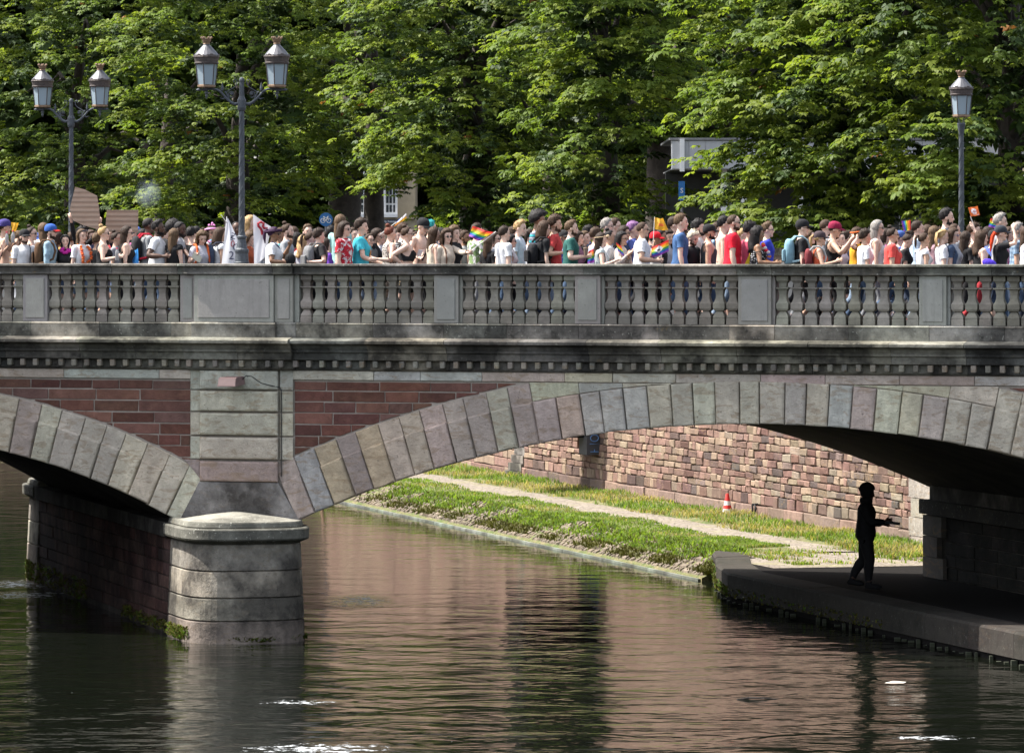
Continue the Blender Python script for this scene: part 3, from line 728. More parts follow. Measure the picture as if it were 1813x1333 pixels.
tag(blades('rough_grass', P, .105, .9, .011, np.where(nz(P, .9) + nr.normal(0, .45, len(P)) > .1, 1, np.where(nr.random(len(P)) < .4, 2, 0)), GM), kind='stuff')
s, e, P = scatter(42000, -.1, 50, .1, .98, bz); k = (nz(P, 2.1) + nz(P, .7) * .6 + (e - .5) * .7 + nr.normal(0, .35, len(P))) > -.2; P = P[k]; e = e[k]
tag(blades('bank_weeds', P, .105, 1.0, .018, np.where(e < .38, 3, np.where(nr.random(len(P)) < .6, 0, np.where(nr.random(len(P)) < .5, 2, 3))), GM), kind='stuff')
s, e, P = scatter(6500, -3.6, 1.2, .7, 4.4, lambda a, b: .505); k = nz(P, 2.6) + nz(P, 1.1) + nr.normal(0, .3, len(P)) > .45 - .9 * (e < 1.9) * (s > -2.2) ; P = P[k]
tag(blades('joint_grass', P, .07, .8, .012, np.where(nr.random(len(P)) < .3, 1, 0), GM), kind='stuff')
# moss hanging at the water line of pier and quay
def moss(name, pts, n, dirv, h=.25):
    P = []
    for _ in range(n):
        i = rnd.randrange(len(pts) - 1); t_ = rnd.random(); a, b = np.array(pts[i]), np.array(pts[i + 1]); P.append(a + (b - a) * t_ + np.array((0, 0, rnd.uniform(.02, h))))
    return tag(blades(name, np.array(P), .05, 1.6, .02, np.where(nr.random(n) < .75, 3, 2), GM), kind='stuff')
def nose_w(s, e, z): return tuple(bw(*pier_pt(s, e, z)[:2], z))
moss('pier_moss', [nose_w(-s_, e_, 0) for s_, e_ in [(-5.0, -1.0), (-.6, -1.02), (.3, -1.03), (.75, -.95)]], 900, None, .22)
moss('pier_moss', [nose_w(-s_, e_, 0) for s_, e_ in [(1.1, -.75), (1.33, -.3), (1.36, .2), (1.2, .7), (.8, 1.0)]], 260, None, .08)
moss('pier_moss', [nose_w(PLEN + s_, e_, 0) for s_, e_ in [(-6.0, -.98), (-.3, -1.03), (.6, -1.0)]], 700, None, .4)
moss('quay_moss', [rv(s_, e_ - .07, 0) for s_, e_ in QA[:4]], 500, None, .38)
moss('quay_moss', [rv(s_, e_ - .07, .05) for s_, e_ in QA[3:6]], 500, None, .2)
# rubble pitching on the slope
rb = MB(); mats_r = [stone('rubble', .4, (.05, .045, .04), .3, .02)]
for nd in list(mats_r[0].node_tree.nodes):
    if nd.type == 'OBJECT_INFO':
        for l in list(nd.outputs['Color'].links):
            rgb = mats_r[0].node_tree.nodes.new('ShaderNodeRGB'); rgb.outputs[0].default_value = (.20, .165, .13, 1); mats_r[0].node_tree.links.new(rgb.outputs[0], l.to_socket)
s = .0
while s < 44:
    for e in (.1, .22, .34, .46, .58, .7, .82):
        if rnd.random() < .12: continue
        a = s + rnd.uniform(-.04, .04); c = np.array(rv(a, e, bz(a, e) + .005)); r1, r2 = rnd.uniform(.055, .085), rnd.uniform(.04, .06)
        ang = rnd.uniform(-.3, .3); ca, sa = math.cos(ang), math.sin(ang)
        ax = np.array((*(PV * ca + RV * sa), 0)) * r1; ay = np.array((*(RV * ca - PV * sa), .5)) * r2; az = np.array((0, 0, rnd.uniform(.02, .045)))
        q = [c - ax - ay - az, c + ax - ay - az, c + ax + ay - az, c - ax + ay - az, c - ax * .75 - ay * .75 + az, c + ax * .8 - ay * .7 + az, c + ax * .7 + ay * .8 + az, c - ax * .8 + ay * .7 + az]
        rb.add(q, [[0, 1, 5, 4], [1, 2, 6, 5], [2, 3, 7, 6], [3, 0, 4, 7], [4, 5, 6, 7]])
    s += rnd.uniform(.15, .19)
tag(rb.build('rubble_pitching', mats_r[0]), kind='stuff')
# ------------------------------------------------------------------ people: one template body, posed by its skeleton, with clothes cut from its skin
def body_template():
    b = MB()
    def loft(rings, n=16):
        v = []; f = []
        for (x, y, z, rx, ry) in rings:
            for k in range(n):
                t = 2 * math.pi * k / n; v.append((x + rx * math.cos(t), y + ry * math.sin(t), z))
        for i in range(len(rings) - 1):
            for k in range(n): f.append([i * n + k, i * n + (k + 1) % n, (i + 1) * n + (k + 1) % n, (i + 1) * n + k])
        f.append(list(range(n))[::-1]); f.append([(len(rings) - 1) * n + k for k in range(n)]); b.add(v, f)
    loft([(0, 0, .80, .07, .11), (0, 0, .86, .105, .155), (-.01, 0, .93, .118, .17), (-.005, 0, 1.02, .105, .155), (0, 0, 1.11, .098, .142), (.005, 0, 1.2, .108, .152), (.005, 0, 1.3, .118, .168),
          (-.005, 0, 1.37, .108, .172), (-.012, 0, 1.42, .085, .150), (-.014, 0, 1.455, .066, .095), (-.012, 0, 1.485, .056, .064), (-.004, 0, 1.53, .054, .056), (.004, 0, 1.60, .055, .055)])
    b.ball((0, 0, 1.658), (.099, .078, .096), 18, 12); b.ball((.03, 0, 1.592), (.066, .060, .078), 16, 10); b.ball((.074, 0, 1.537), (.028, .03, .024))
    b.ball((.082, 0, 1.662), (.018, .05, .016)); b.ball((.102, 0, 1.606), (.022, .016, .016)); b.tube([(.094, 0, 1.648), (.109, 0, 1.608)], [.009, .013], 8)
    b.ball((.086, 0, 1.572), (.016, .026, .008)); b.ball((.085, 0, 1.561), (.015, .023, .008)); b.ball((.066, .04, 1.607), (.026, .022, .028)); b.ball((.066, -.04, 1.607), (.026, .022, .028))
    for s in (1, -1):
        b.ball((-.005, s * .08, 1.617), (.024, .013, .034))
        up = Vector((-.01, s * .168, 1.405)); el = Vector((-.01, s * .336, 1.165)); wr = Vector((.012, s * .48, .965))
        b.ball(up, (.058, .06, .06), 12, 8)
        b.tube([up + (el - up) * t for t in (0, .3, .6, .9, 1)], [.05, .05, .045, .039, .038], 10)
        b.tube([el + (wr - el) * t for t in (-.05, .15, .35, .7, 1)], [.036, .042, .042, .031, .026], 10)
        dr = (wr - el).normalized(); fw = Vector((1, 0, 0)); sd = dr.cross(fw).normalized() * s
        pc = wr + dr * .05
        b.tube([wr - dr * .01, wr + dr * .035, wr + dr * .09], [.024, .031, .031], 10)
        for q, (o, ln) in enumerate(((.036, .072), (.012, .083), (-.012, .077), (-.036, .06))):
            st_ = wr + dr * .075 + fw * o * .75; tip = st_ + dr * ln + fw * o * .55 - sd * .02
            b.tube([st_, st_ + (tip - st_) * .5 + sd * .008, tip - sd * .012], [.0105, .010, .008], 7)
        b.tube([wr + dr * .025 + fw * .02, wr + dr * .06 + fw * .058, wr + dr * .1 + fw * .068 - sd * .01], [.014, .012, .009], 7)
        hp = Vector((0, s * .088, .90)); kn = Vector((.012, s * .1, .50)); an = Vector((-.02, s * .105, .085))
        b.tube([hp + (kn - hp) * t for t in (-.06, .1, .4, .75, 1)], [.085, .088, .078, .06, .055], 12)
        b.tube([kn + (an - kn) * t + Vector((-.015 * math.sin(t * 3.1), 0, 0)) for t in (-.05, .1, .3, .6, 1)], [.054, .054, .058, .046, .036], 12)
        b.tube([(-.075, s * .105, .035), (-.03, s * .105, .05), (.06, s * .108, .042), (.14, s * .115, .03), (.19, s * .118, .024)], [.022, .04, .042, .036, .016], 10)
    o = b.build('template', M['col'], center=False)
    md = o.modifiers.new('r', 'REMESH'); md.mode = 'VOXEL'; md.voxel_size = .0085
    sm = o.modifiers.new('s', 'SMOOTH'); sm.factor = .5; sm.iterations = 4
    dg = bpy.context.evaluated_depsgraph_get(); me = bpy.data.meshes.new_from_object(o.evaluated_get(dg))
    o.modifiers.clear(); o.data = me
    co = np.array([v.co for v in me.vertices])
    w = np.ones(len(co)); head = (co[:, 2] > 1.5) & (np.abs(co[:, 1]) < .12); w[head] = .62; w[head & (co[:, 0] > .03)] = .38; tor = (np.abs(co[:, 1]) < .36) & (co[:, 2] > .84) & ~head; w[tor] = .66; w[co[:, 2] < .84] = .85
    hand = (np.abs(co[:, 1]) > .46) & (co[:, 2] < 1.0); w[hand] = .62
    vg = o.vertex_groups.new(name='w')
    for val in np.unique(w): vg.add(np.nonzero(w == val)[0].tolist(), float(val), 'REPLACE')
    dc = o.modifiers.new('d', 'DECIMATE'); dc.ratio = .05; dc.vertex_group = 'w'; dc.vertex_group_factor = 1.2
    dg = bpy.context.evaluated_depsgraph_get(); dg.update(); me2 = bpy.data.meshes.new_from_object(o.evaluated_get(dg))
    bm = bmesh.new(); bm.from_mesh(me2)
    def cut(co_, no, sel):
        fs = [f for f in bm.faces if sel(f.calc_center_median())]
        es = {e for f in fs for e in f.edges}; vs_ = {v for f in fs for v in f.verts}
        bmesh.ops.bisect_plane(bm, geom=list(vs_) + list(es) + fs, plane_co=co_, plane_no=no, dist=1e-4)
    trunk = lambda c: abs(c.y) < .2 and .7 < c.z < 1.3
    for z in (.88, 1.0, 1.15): cut((0, 0, z), (0, 0, 1), trunk)
    cut((0, 0, 1.478), (-.45, 0, 1), lambda c: abs(c.y) < .12 and 1.38 < c.z < 1.56)
    cut((.0, 0, 1.375), (.25, 0, 1), lambda c: abs(c.y) < .1 and c.x > 0 and 1.25 < c.z < 1.48)
    for s in (1, -1):
        cut((0, s * .118, 1.4), (0, 1, 0), lambda c: abs(c.y) < .19 and 1.28 < c.z < 1.5)
        up = Vector((-.01, s * .168, 1.405)); el = Vector((-.01, s * .336, 1.165)); wr = Vector((.012, s * .48, .965))
        for u in (.15, .62): cut(up + (el - up) * u, el - up, lambda c: c.y * s > .14 and c.z > 1.0)
        cut(el + (wr - el) * .96, wr - el, lambda c: c.y * s > .36 and c.z < 1.1)
        for z in (.56, .12): cut((0, 0, z), (0, 0, 1), lambda c: c.y * s > 0 and abs(c.y) < .2 and c.z < .75)
    bmesh.ops.triangulate(bm, faces=bm.faces)
    co = np.array([v.co for v in bm.verts]); bm.faces.index_update(); fa = np.array([[v.index for v in f.verts] for f in bm.faces])
    bm.normal_update(); no = np.array([v.normal for v in bm.verts]); bm.free()
    bpy.data.objects.remove(o); 
    return co, fa, no
TV, TF, TN = body_template()
J = dict(pel=(0, 0, .95), chest=(0, 0, 1.12), neck=(-.012, 0, 1.47), head=(.0, 0, 1.545))
BONES = [('pel', (0, 0, .88), (0, 0, 1.06), .15), ('chest', (0, 0, 1.12), (-.01, 0, 1.42), .15), ('neck', (-.012, 0, 1.47), (.0, 0, 1.53), .05), ('head', (.01, 0, 1.58), (.01, 0, 1.72), .08)]
for s, n in ((1, 'L'), (-1, 'R')):
    BONES += [('ua' + n, (-.01, s * .185, 1.385), (-.01, s * .336, 1.165), .045), ('fa' + n, (-.01, s * .336, 1.165), (.012, s * .48, .965), .036), ('ha' + n, (.012, s * .48, .965), (.02, s * .57, .84), .025),
              ('th' + n, (0, s * .088, .86), (.012, s * .1, .50), .075), ('sh' + n, (.012, s * .1, .50), (-.02, s * .105, .1), .045), ('fo' + n, (-.03, s * .105, .05), (.17, s * .115, .03), .03)]
BN = [b[0] for b in BONES]; BI = {n: i for i, n in enumerate(BN)}
def seg_d(P, a, b):
    a, b = np.array(a), np.array(b); t = np.clip(((P - a) @ (b - a)) / ((b - a) @ (b - a)), 0, 1); return np.linalg.norm(P - (a + t[:, None] * (b - a)), axis=1)
DD = np.stack([np.maximum(seg_d(TV, a, b) - r * .8, .006) for _, a, b, r in BONES], 1)
for i, n in enumerate(BN):
    if n[-1] == 'L' and len(n) == 3: DD[TV[:, 1] < .0, i] = 9
    if n[-1] == 'R' and len(n) == 3: DD[TV[:, 1] > .0, i] = 9
hd = (TV[:, 2] > 1.515); DD[hd] = 9; DD[hd, BI['head']] = .01
nk = (TV[:, 2] > 1.46) & ~hd; 
for n in ('uaL', 'uaR'): DD[nk, BI[n]] = 9
TW = (1 / DD) ** 4; TW /= TW.sum(1, keepdims=True)
ARMW = {s: TW[:, [BI[k + s] for k in ('ua', 'fa', 'ha')]].sum(1) for s in 'LR'}
DOM = TW.argmax(1)
def along(P, a, b): a, b = np.array(a), np.array(b); return ((P - a) @ (b - a)) / ((b - a) @ (b - a))
AU = np.full(len(TV), -1.0); LU = np.full(len(TV), -1.0)
for n in 'LR':
    s = 1 if n == 'L' else -1
    up, el, wr = (-.01, s * .168, 1.405), (-.01, s * .336, 1.165), (.012, s * .48, .965)
    k = np.isin(DOM, [BI['ua' + n], BI['fa' + n], BI['ha' + n]])
    AU = np.where(k, np.where(along(TV, up, el) < 1.0, np.maximum(along(TV, up, el), 0), 1 + np.maximum(along(TV, el, wr), 0)), AU)
    LU = np.where(np.isin(DOM, [BI['th' + n], BI['sh' + n], BI['fo' + n]]), 1, LU)
ARM = AU >= 0; LEG = LU > 0; HEADV = TV[:, 2] > 1.5
HEADV &= np.abs(TV[:, 1]) < .13
NB = None
def rot_to(a, b):
    a = Vector(a).normalized(); b = Vector(b).normalized(); return np.array(a.rotation_difference(b).to_matrix())
def Rz(t): c, s = math.cos(t), math.sin(t); return np.array(((c, -s, 0), (s, c, 0), (0, 0, 1)))
def Ry(t): c, s = math.cos(t), math.sin(t); return np.array(((c, 0, s), (0, 1, 0), (-s, 0, c)))
def Rx(t): c, s = math.cos(t), math.sin(t); return np.array(((1, 0, 0), (0, c, -s), (0, s, c)))
def rest_shape(sex, build):
    """proportions of this person: returns rest vertices and joint offsets"""
    V = TV.copy(); g = build * np.interp(V[:, 2], [0, .5, .9, 1.1, 1.35, 1.46, 1.5], [.25, .6, .9, 1.1, .7, .3, 0.0])
    g = np.where(ARM, build * .45, g); g = np.where(AU > 1.9, 0, g); V = V + TN * g[:, None]
    aw = ARMW['L'] + ARMW['R']; sh = 0.0
    if sex == 'f':
        k = np.interp(V[:, 2], [0, .6, .88, .97, 1.10, 1.28, 1.40, 1.48, 1.52], [.95, .97, 1.06, 1.03, .86, .88, .86, .88, .95])
        V[:, 1] = np.where(ARM, V[:, 1], V[:, 1] * (k * (1 - aw) + aw)); sh = -.022
        for s in (1, -1): V += TN * (.040 * np.exp(-(((TV[:, 1] - s * .072) / .058) ** 2 + ((TV[:, 2] - 1.265) / .062) ** 2)) * (TV[:, 0] > .02))[:, None]
        V[:, 1] += sh * (ARMW['L'] - ARMW['R']); V = np.where(ARM[:, None] & (AU < 1.9)[:, None], V - TN * .005, V)
        V[HEADV & (V[:, 2] < 1.6), 1] *= .94
    return V, sh
def pose(sex, build, yaw_h=0, pitch_h=0, lean=0, twist=0, arms=None, stride=0.0, V=None):
    V0, sh = rest_shape(sex, build) if V is None else V
    Rb = {}; Tb = {}
    Rt = Ry(lean) @ Rz(twist)
    def setb(n, R, j, jn): Rb[n] = R; Tb[n] = np.asarray(jn) - R @ np.asarray(j)
    setb('pel', np.eye(3), J['pel'], J['pel'])
    setb('chest', Rt, J['chest'], J['chest'])
    mv = lambda p: Rt @ (np.asarray(p) - np.asarray(J['chest'])) + np.asarray(J['chest'])
    nkp = mv(J['neck']); Rn = Rt @ Rz(yaw_h * .4) @ Ry(pitch_h * .4); setb('neck', Rn, J['neck'], nkp)
    hp = Rn @ (np.asarray(J['head']) - np.asarray(J['neck'])) + nkp; Rh = Rt @ Rz(yaw_h) @ Ry(pitch_h); setb('head', Rh, J['head'], hp)
    wrist = {}
    for n in 'LR':
        s = 1 if n == 'L' else -1
        up, el, wr = np.array((-.01, s * .168, 1.405)), np.array((-.01, s * .336, 1.165)), np.array((.012, s * .48, .965))
        l1, l2 = np.linalg.norm(el - up), np.linalg.norm(wr - el)
        upn = mv(up + np.array((0, s * sh, 0)))
        a = (arms or {}).get(n, ('hang',))
        if a[0] == 'ik':                                       # reach for a point in the body frame
            tg = np.asarray(a[1], float); dv = tg - upn; D = np.linalg.norm(dv); D2 = min(max(D, .12), l1 + l2 - .004); dv = dv / D
            ca = (l1 * l1 + D2 * D2 - l2 * l2) / (2 * l1 * D2); ca = max(-1, min(1, ca)); hint = np.array(a[2] if len(a) > 2 else (-.25, s * .5, -1.0)); hint = hint - dv * (hint @ dv); hint /= np.linalg.norm(hint)
            eln = upn + dv * l1 * ca + hint * l1 * math.sqrt(1 - ca * ca); wrn = upn + dv * D2
        else:
            sw = a[1] if len(a) > 1 else 0.0; bend = a[2] if len(a) > 2 else .25
            d1 = Rt @ np.array((math.sin(sw), s * .16, -math.cos(sw))); d1 /= np.linalg.norm(d1); eln = upn + d1 * l1
            d2 = Rt @ np.array((math.sin(sw + bend), s * (.07 - .25 * min(1, max(0, bend - .5))), -math.cos(sw + bend))); d2 /= np.linalg.norm(d2); wrn = eln + d2 * l2
        R1 = rot_to(el - up, eln - upn); R2 = rot_to(wr - el, wrn - eln)
        setb('ua' + n, R1, up + np.array((0, s * sh, 0)), upn); setb('fa' + n, R2, el + np.array((0, s * sh, 0)), eln); setb('ha' + n, R2, wr + np.array((0, s * sh, 0)), wrn); wrist[n] = (wrn, R2)
        hpj, kn, an = np.array((0, s * .088, .90)), np.array((.012, s * .1, .50)), np.array((-.02, s * .105, .085))
        sw = stride * s; d1 = np.array((math.sin(sw), 0, -math.cos(sw))); kb = .12 + max(0, -sw) * .9
        Rth = Ry(-sw); knn = Rth @ (kn - hpj) + hpj; Rs = Ry(-sw + kb * (1 if abs(stride) > .02 else 0)); ann = Rs @ (an - kn) + knn
        setb('th' + n, Rth, hpj, hpj); setb('sh' + n, Rs, kn, knn); setb('fo' + n, Ry(-sw * .2), an, ann)
    R = np.stack([Rb[n] for n in BN]); T = np.stack([Tb[n] for n in BN])
    Rm = np.einsum('vb,bij->vij', TW, R); Tm = TW @ T
    def skin(P): return np.einsum('vij,vj->vi', Rm, P) + Tm
    Nn = np.einsum('vij,vj->vi', Rm, TN); Nn /= np.linalg.norm(Nn, axis=1, keepdims=True) + 1e-9
    P = skin(V0); zmin = P[:, 2].min(); P[:, 2] -= zmin
    return dict(P=P, N=Nn, head=(Rh, hp - np.array((0, 0, zmin))), wrist={k: (w - np.array((0, 0, zmin)), r) for k, (w, r) in wrist.items()}, dz=zmin, chest=(Rt, np.asarray(J['chest']) - np.array((0, 0, zmin))))
# which parts of the skin each garment covers
Z = TV[:, 2]; X_ = TV[:, 0]; Ya = np.abs(TV[:, 1])
collar = Z + (-.45) * X_ < 1.4785
scoop = ~((X_ > 0) & (Ya < .1) & (Z + .25 * X_ > 1.3755))
torso = ~ARM & ~HEADV & collar & ~LEG | (~ARM & (Z > .8) & (Z < 1.0) & collar)
def cover(kind):
    t = torso & (Z > .8795)
    if kind == 'tee': return t | (ARM & (AU < .625) & collar)
    if kind == 'cap': return t & collar | (ARM & (AU < .16) & collar)
    if kind == 'long': return t | (ARM & (AU < 1.965) & collar)
    strap = scoop & ~((Ya > .1185) & (Z > 1.36))
    if kind == 'tank': return t & strap & ~ARM
    if kind == 'crop': return torso & (Z > 1.1495) & strap & ~ARM
    if kind == 'off': return t & ~((Z > 1.385)) | (ARM & (AU < .5) & (Z < 1.385))
    if kind == 'trousers': return (Z < 1.001) & ~ARM & ~((Z < .119))
    if kind == 'shorts': return (Z < 1.001) & ~ARM & (Z > .5595)
    if kind == 'shoes': return (Z < .121) & ~ARM
    if kind == 'beard': return HEADV & (X_ > -.005) & (Z < 1.578) & (Z > 1.505) & ~((Z > 1.558) & (Ya < .022)) | (HEADV & (X_ > .06) & (Ya < .03) & (np.abs(Z - 1.585) < .008)) | (HEADV & (X_ > -.005) & (X_ < .035) & (Ya > .05) & (Z < 1.62) & (Z > 1.5))
COVER = {}
def cloth_sub(kind):
    if kind not in COVER:
        k = cover(kind); fm_ = k[TF].all(1); fs = TF[fm_]; ids = np.unique(fs); mp = np.full(len(TV), -1); mp[ids] = np.arange(len(ids)); fs = mp[fs]
        E = np.vstack([fs[:, [0, 1]], fs[:, [1, 2]], fs[:, [2, 0]]]); E = np.unique(np.sort(E, 1), axis=0)
        COVER[kind] = (ids, fs, E)
    return COVER[kind]
def garment(kind, ps, ease, smooth=3, hem=0.0, wr=.004, seed=0):
    ids, fs, E = cloth_sub(kind); P = ps['P'][ids] + ps['N'][ids] * ease; z = Z[ids]
    if kind not in ('beard', 'shoes'):
        P = P + ps['N'][ids] * (hem * np.clip((1.25 - z) / .35, 0, 1) * (~ARM[ids]) + .010 * ARM[ids])[:, None]
        cnt = np.zeros(len(ids)); np.add.at(cnt, E.ravel(), 1)
        for _ in range(smooth):
            acc = np.zeros_like(P); np.add.at(acc, E[:, 0], P[E[:, 1]]); np.add.at(acc, E[:, 1], P[E[:, 0]]); P = P * .5 + .5 * acc / cnt[:, None]
        dd = ((P - ps['P'][ids]) * ps['N'][ids]).sum(1); P = P + ps['N'][ids] * np.maximum(0, .010 - dd)[:, None]
        P = P + ps['N'][ids] * .002
        q = P * np.array((22, 22, 13)) + seed
        P = P + ps['N'][ids] * (wr * (np.sin(q[:, 0] + 1.7 * q[:, 2]) * np.sin(q[:, 1] * 1.1 - q[:, 2]) + .6 * np.sin(q[:, 2] * 1.9 + q[:, 1])))[:, None]
    return P, fs
# hair
def hair_mesh(style, seed=0):
    r_ = np.random.default_rng(seed); nu, nv = 22, 14
    th = np.linspace(0, 2 * np.pi, nu, endpoint=False); ph = np.linspace(-1.35, np.pi / 2, nv)
    TT, PP = np.meshgrid(th, ph); d = np.stack([np.cos(PP) * np.cos(TT), np.cos(PP) * np.sin(TT), np.sin(PP)], -1).reshape(-1, 3)
    base = np.array((.099, .080, .097)); x, y, z = d[:, 0], d[:, 1], d[:, 2]
    long_ = style in ('long', 'bob', 'curlylong', 'pony', 'bun', 'braids')
    fringe = {'short': .64, 'crop': .66, 'quiff': .70, 'curly': .55, 'afro': .52, 'bald': .93, 'long': .60, 'bob': .50, 'curlylong': .56, 'pony': .66, 'bun': .66, 'boyish': .48, 'braids': .66, 'messy': .55, 'hood': .45}[style]
    line = np.where(x > .52, fringe, np.where(x > .12, fringe + (x - .52) * (fringe + .16) / .40, np.where(x > -.12, .02 - .18 * (np.abs(x) < .06), -.22 - .45 * np.clip((-.05 - x) / .5, 0, 1))))
    if long_ and style not in ('pony', 'bun', 'braids'): line = np.where(x > .45, fringe, np.where(x > .1, fringe + (x - .45) * (fringe + .8) / .35, -.8))
    if style == 'hood': line = np.where(x > .80, .35, -1.3)
    m = np.clip((z - line) / .16 + .3, 0, 1); m = m * m * (3 - 2 * m)
    th_ = {'short': .017, 'crop': .009, 'quiff': .02, 'curly': .032, 'afro': .062, 'bald': .006, 'long': .022, 'bob': .026, 'curlylong': .04, 'pony': .013, 'bun': .013, 'boyish': .026, 'braids': .012, 'messy': .03, 'hood': .042}[style]
    t = np.full(len(d), th_)
    if style == 'quiff': t += .028 * np.clip(z, 0, 1) * np.clip(x + .4, 0, 1.2); t = np.where((np.abs(y) > .55) & (z < .6), .006, t)
    if style in ('short', 'curly', 'boyish'): t += .012 * np.clip(z, 0, 1)
    if style in ('short', 'curly', 'crop', 'boyish', 'messy'): t = np.where((np.abs(y) > .55) & (z < .45), t * .5, t)
    if style == 'hood': t = t + .03 * np.clip(z * .8 - x * .5, 0, 1); t = np.where(z < -.2, .035, t)
    am = {'curly': .35, 'afro': .16, 'curlylong': .3, 'messy': .4}.get(style, .15)
    t *= 1 + (am if style != 'hood' else .03) * r_.normal(0, 1, len(d)) * .6
    t = np.maximum(t, .004)
    rr = 1 - .28 * (1 - m)
    P = d * base * rr[:, None] + d * (t * m)[:, None] + np.array((-.002, 0, 1.658))
    if style == 'hood': P[:, 0] -= .012
    f = []
    for j in range(nv - 1):
        for k in range(nu): f.append([j * nu + k, j * nu + (k + 1) % nu, (j + 1) * nu + (k + 1) % nu, (j + 1) * nu + k])
    v = P.tolist()
    def curtain(Ln, ph_max, r0, thick, wav, flare=0.0, x0=-.002):
        n_u, n_v = 17, 9; o = len(v); off = np.linspace(0, 6.28, n_u) + r_.uniform(0, 6)
        for side in (0, 1):
            for j in range(n_v):
                tt = j / (n_v - 1)
                for i in range(n_u):
                    a = -ph_max + 2 * ph_max * i / (n_u - 1)
                    r1 = r0 * (1 + flare * tt) - side * thick * (1 - .5 * tt) + wav * math.sin(tt * 9 + off[i] * 2) * (.3 + tt) + .006 * math.sin(i * 2.7 + seed)
                    ed = 1 - .25 * abs(a / ph_max) ** 3 * tt
                    zz = 1.70 - tt * Ln * (1 - .16 * abs(a / ph_max) ** 2 + .05 * math.sin(i * 1.9 + seed)) 
                    xx = -math.cos(a) * r1 * 1.12 * ed + x0 - .03 * math.sin(min(1, tt * 1.3) * 1.57) * (Ln > .2)
                    v.append((xx, math.sin(a) * r1 * ed, zz))
        A = lambda s_, j, i: o + s_ * n_u * n_v + j * n_u + i
        for j in range(n_v - 1):
            for i in range(n_u - 1):
                f.append([A(0, j, i), A(0, j + 1, i), A(0, j + 1, i + 1), A(0, j, i + 1)]); f.append([A(1, j, i), A(1, j, i + 1), A(1, j + 1, i + 1), A(1, j + 1, i)])
            for i in (0, n_u - 1): f.append([A(0, j, i), A(1, j, i), A(1, j + 1, i), A(0, j + 1, i)])
        for i in range(n_u - 1): f.append([A(0, n_v - 1, i), A(1, n_v - 1, i), A(1, n_v - 1, i + 1), A(0, n_v - 1, i + 1)])
    mb = MB(); mb.v = [tuple(p) for p in v]; mb.f = f; v = mb.v
    if style not in ('bald', 'hood', 'crop', 'bun', 'pony', 'braids'):                     # loose tufts break the outline
        for i in r_.choice(np.nonzero(m > .6)[0], 70):
            p = np.array(P[i]); nn = d[i]; dn = np.array((-nn[0] * .5, 0, -1.0)) if long_ else r_.normal(0, 1, 3); tt = np.cross(nn, r_.normal(0, 1, 3)); tt /= np.linalg.norm(tt) + 1e-9
            ln = {'afro': .03, 'curly': .035, 'curlylong': .045, 'messy': .04}.get(style, .024); o = len(v)
            v += [tuple(p - tt * .009 - nn * .006), tuple(p + tt * .009 - nn * .006), tuple(p + nn * ln * .55 + dn * ln * .45 + tt * .01)]; f.append([o, o + 1, o + 2])
    if style == 'long': curtain(.42 + r_.uniform(-.05, .06), 1.9, .092, .022, .006, -.06)
    if style == 'bob': curtain(.22, 2.0, .100, .02, .003, .12)
    if style == 'curlylong': curtain(.38, 1.95, .110, .035, .015, .12)
    if style == 'hood': mb.ball((-.012, 0, 1.495), (.115, .125, .075), 16, 9)
    if style == 'pony':
        mb.tube([(-.10, 0, 1.71), (-.14, 0, 1.705), (-.165, 0, 1.65), (-.165, 0, 1.56), (-.15, 0, 1.46)], [.016, .024, .03, .027, .008], 8)
    if style == 'bun': mb.ball((-.055, 0, 1.775), (.042, .042, .036), 10, 7)
    if style == 'braids':
        for k in range(9):
            a = -1.0 + 2.0 * k / 8; mb.tube([(.075 * math.cos(a * .6), .07 * math.sin(a), 1.728), (-.03, .082 * math.sin(a), 1.755 - .03 * abs(a)), (-.11, .08 * math.sin(a), 1.69), (-.125, .09 * math.sin(a), 1.58), (-.11, .1 * math.sin(a), 1.44)], [.009, .013, .013, .012, .007], 6)
    return np.array(mb.v), mb.f
def cap_mesh(back=False):
    mb = MB(); n = 18
    pr = [(-.032, 1.0), (-.0, 1.03), (.035, .98), (.065, .82), (.085, .55), (.094, .15)]
    v = []; f = []
    for dz, k in pr:
        for i in range(n): a = 2 * math.pi * i / n; v.append((-.004 + .112 * k * math.cos(a), .093 * k * math.sin(a), 1.690 + dz + (.012 * math.cos(a) if dz < .02 else 0)))
    for j in range(len(pr) - 1):
        for i in range(n): f.append([j * n + i, j * n + (i + 1) % n, (j + 1) * n + (i + 1) % n, (j + 1) * n + i])
    f.append([(len(pr) - 1) * n + i for i in range(n)]); mb.add(v, f, 0)
    s = -1 if back else 1; m_ = 9; v = []; f = []
    for up in (.004, -.004):
        for j, ext in enumerate((.0, .5, 1.0)):
            for i in range(m_):
                a = -1.05 + 2.1 * i / (m_ - 1); r0 = .108; q = ext * .085 * math.cos(a * .9) ** .6
                v.append((s * (r0 * math.cos(a) + q) - .004, .092 * math.sin(a) * (1 + .02 * ext), 1.668 + .012 * math.cos(a) - .022 * ext * ext + up - .012 * ext * (math.sin(a) ** 2)))
    A = lambda u, j, i: u * 3 * m_ + j * m_ + i
    for j in range(2):
        for i in range(m_ - 1): f.append([A(0, j, i), A(0, j, i + 1), A(0, j + 1, i + 1), A(0, j + 1, i)]); f.append([A(1, j, i), A(1, j + 1, i), A(1, j + 1, i + 1), A(1, j, i + 1)])
    for i in range(m_ - 1): f.append([A(0, 2, i), A(0, 2, i + 1), A(1, 2, i + 1), A(1, 2, i)])
    mb.add(v, f, 1)
    return np.array(mb.v), mb.f, mb.m
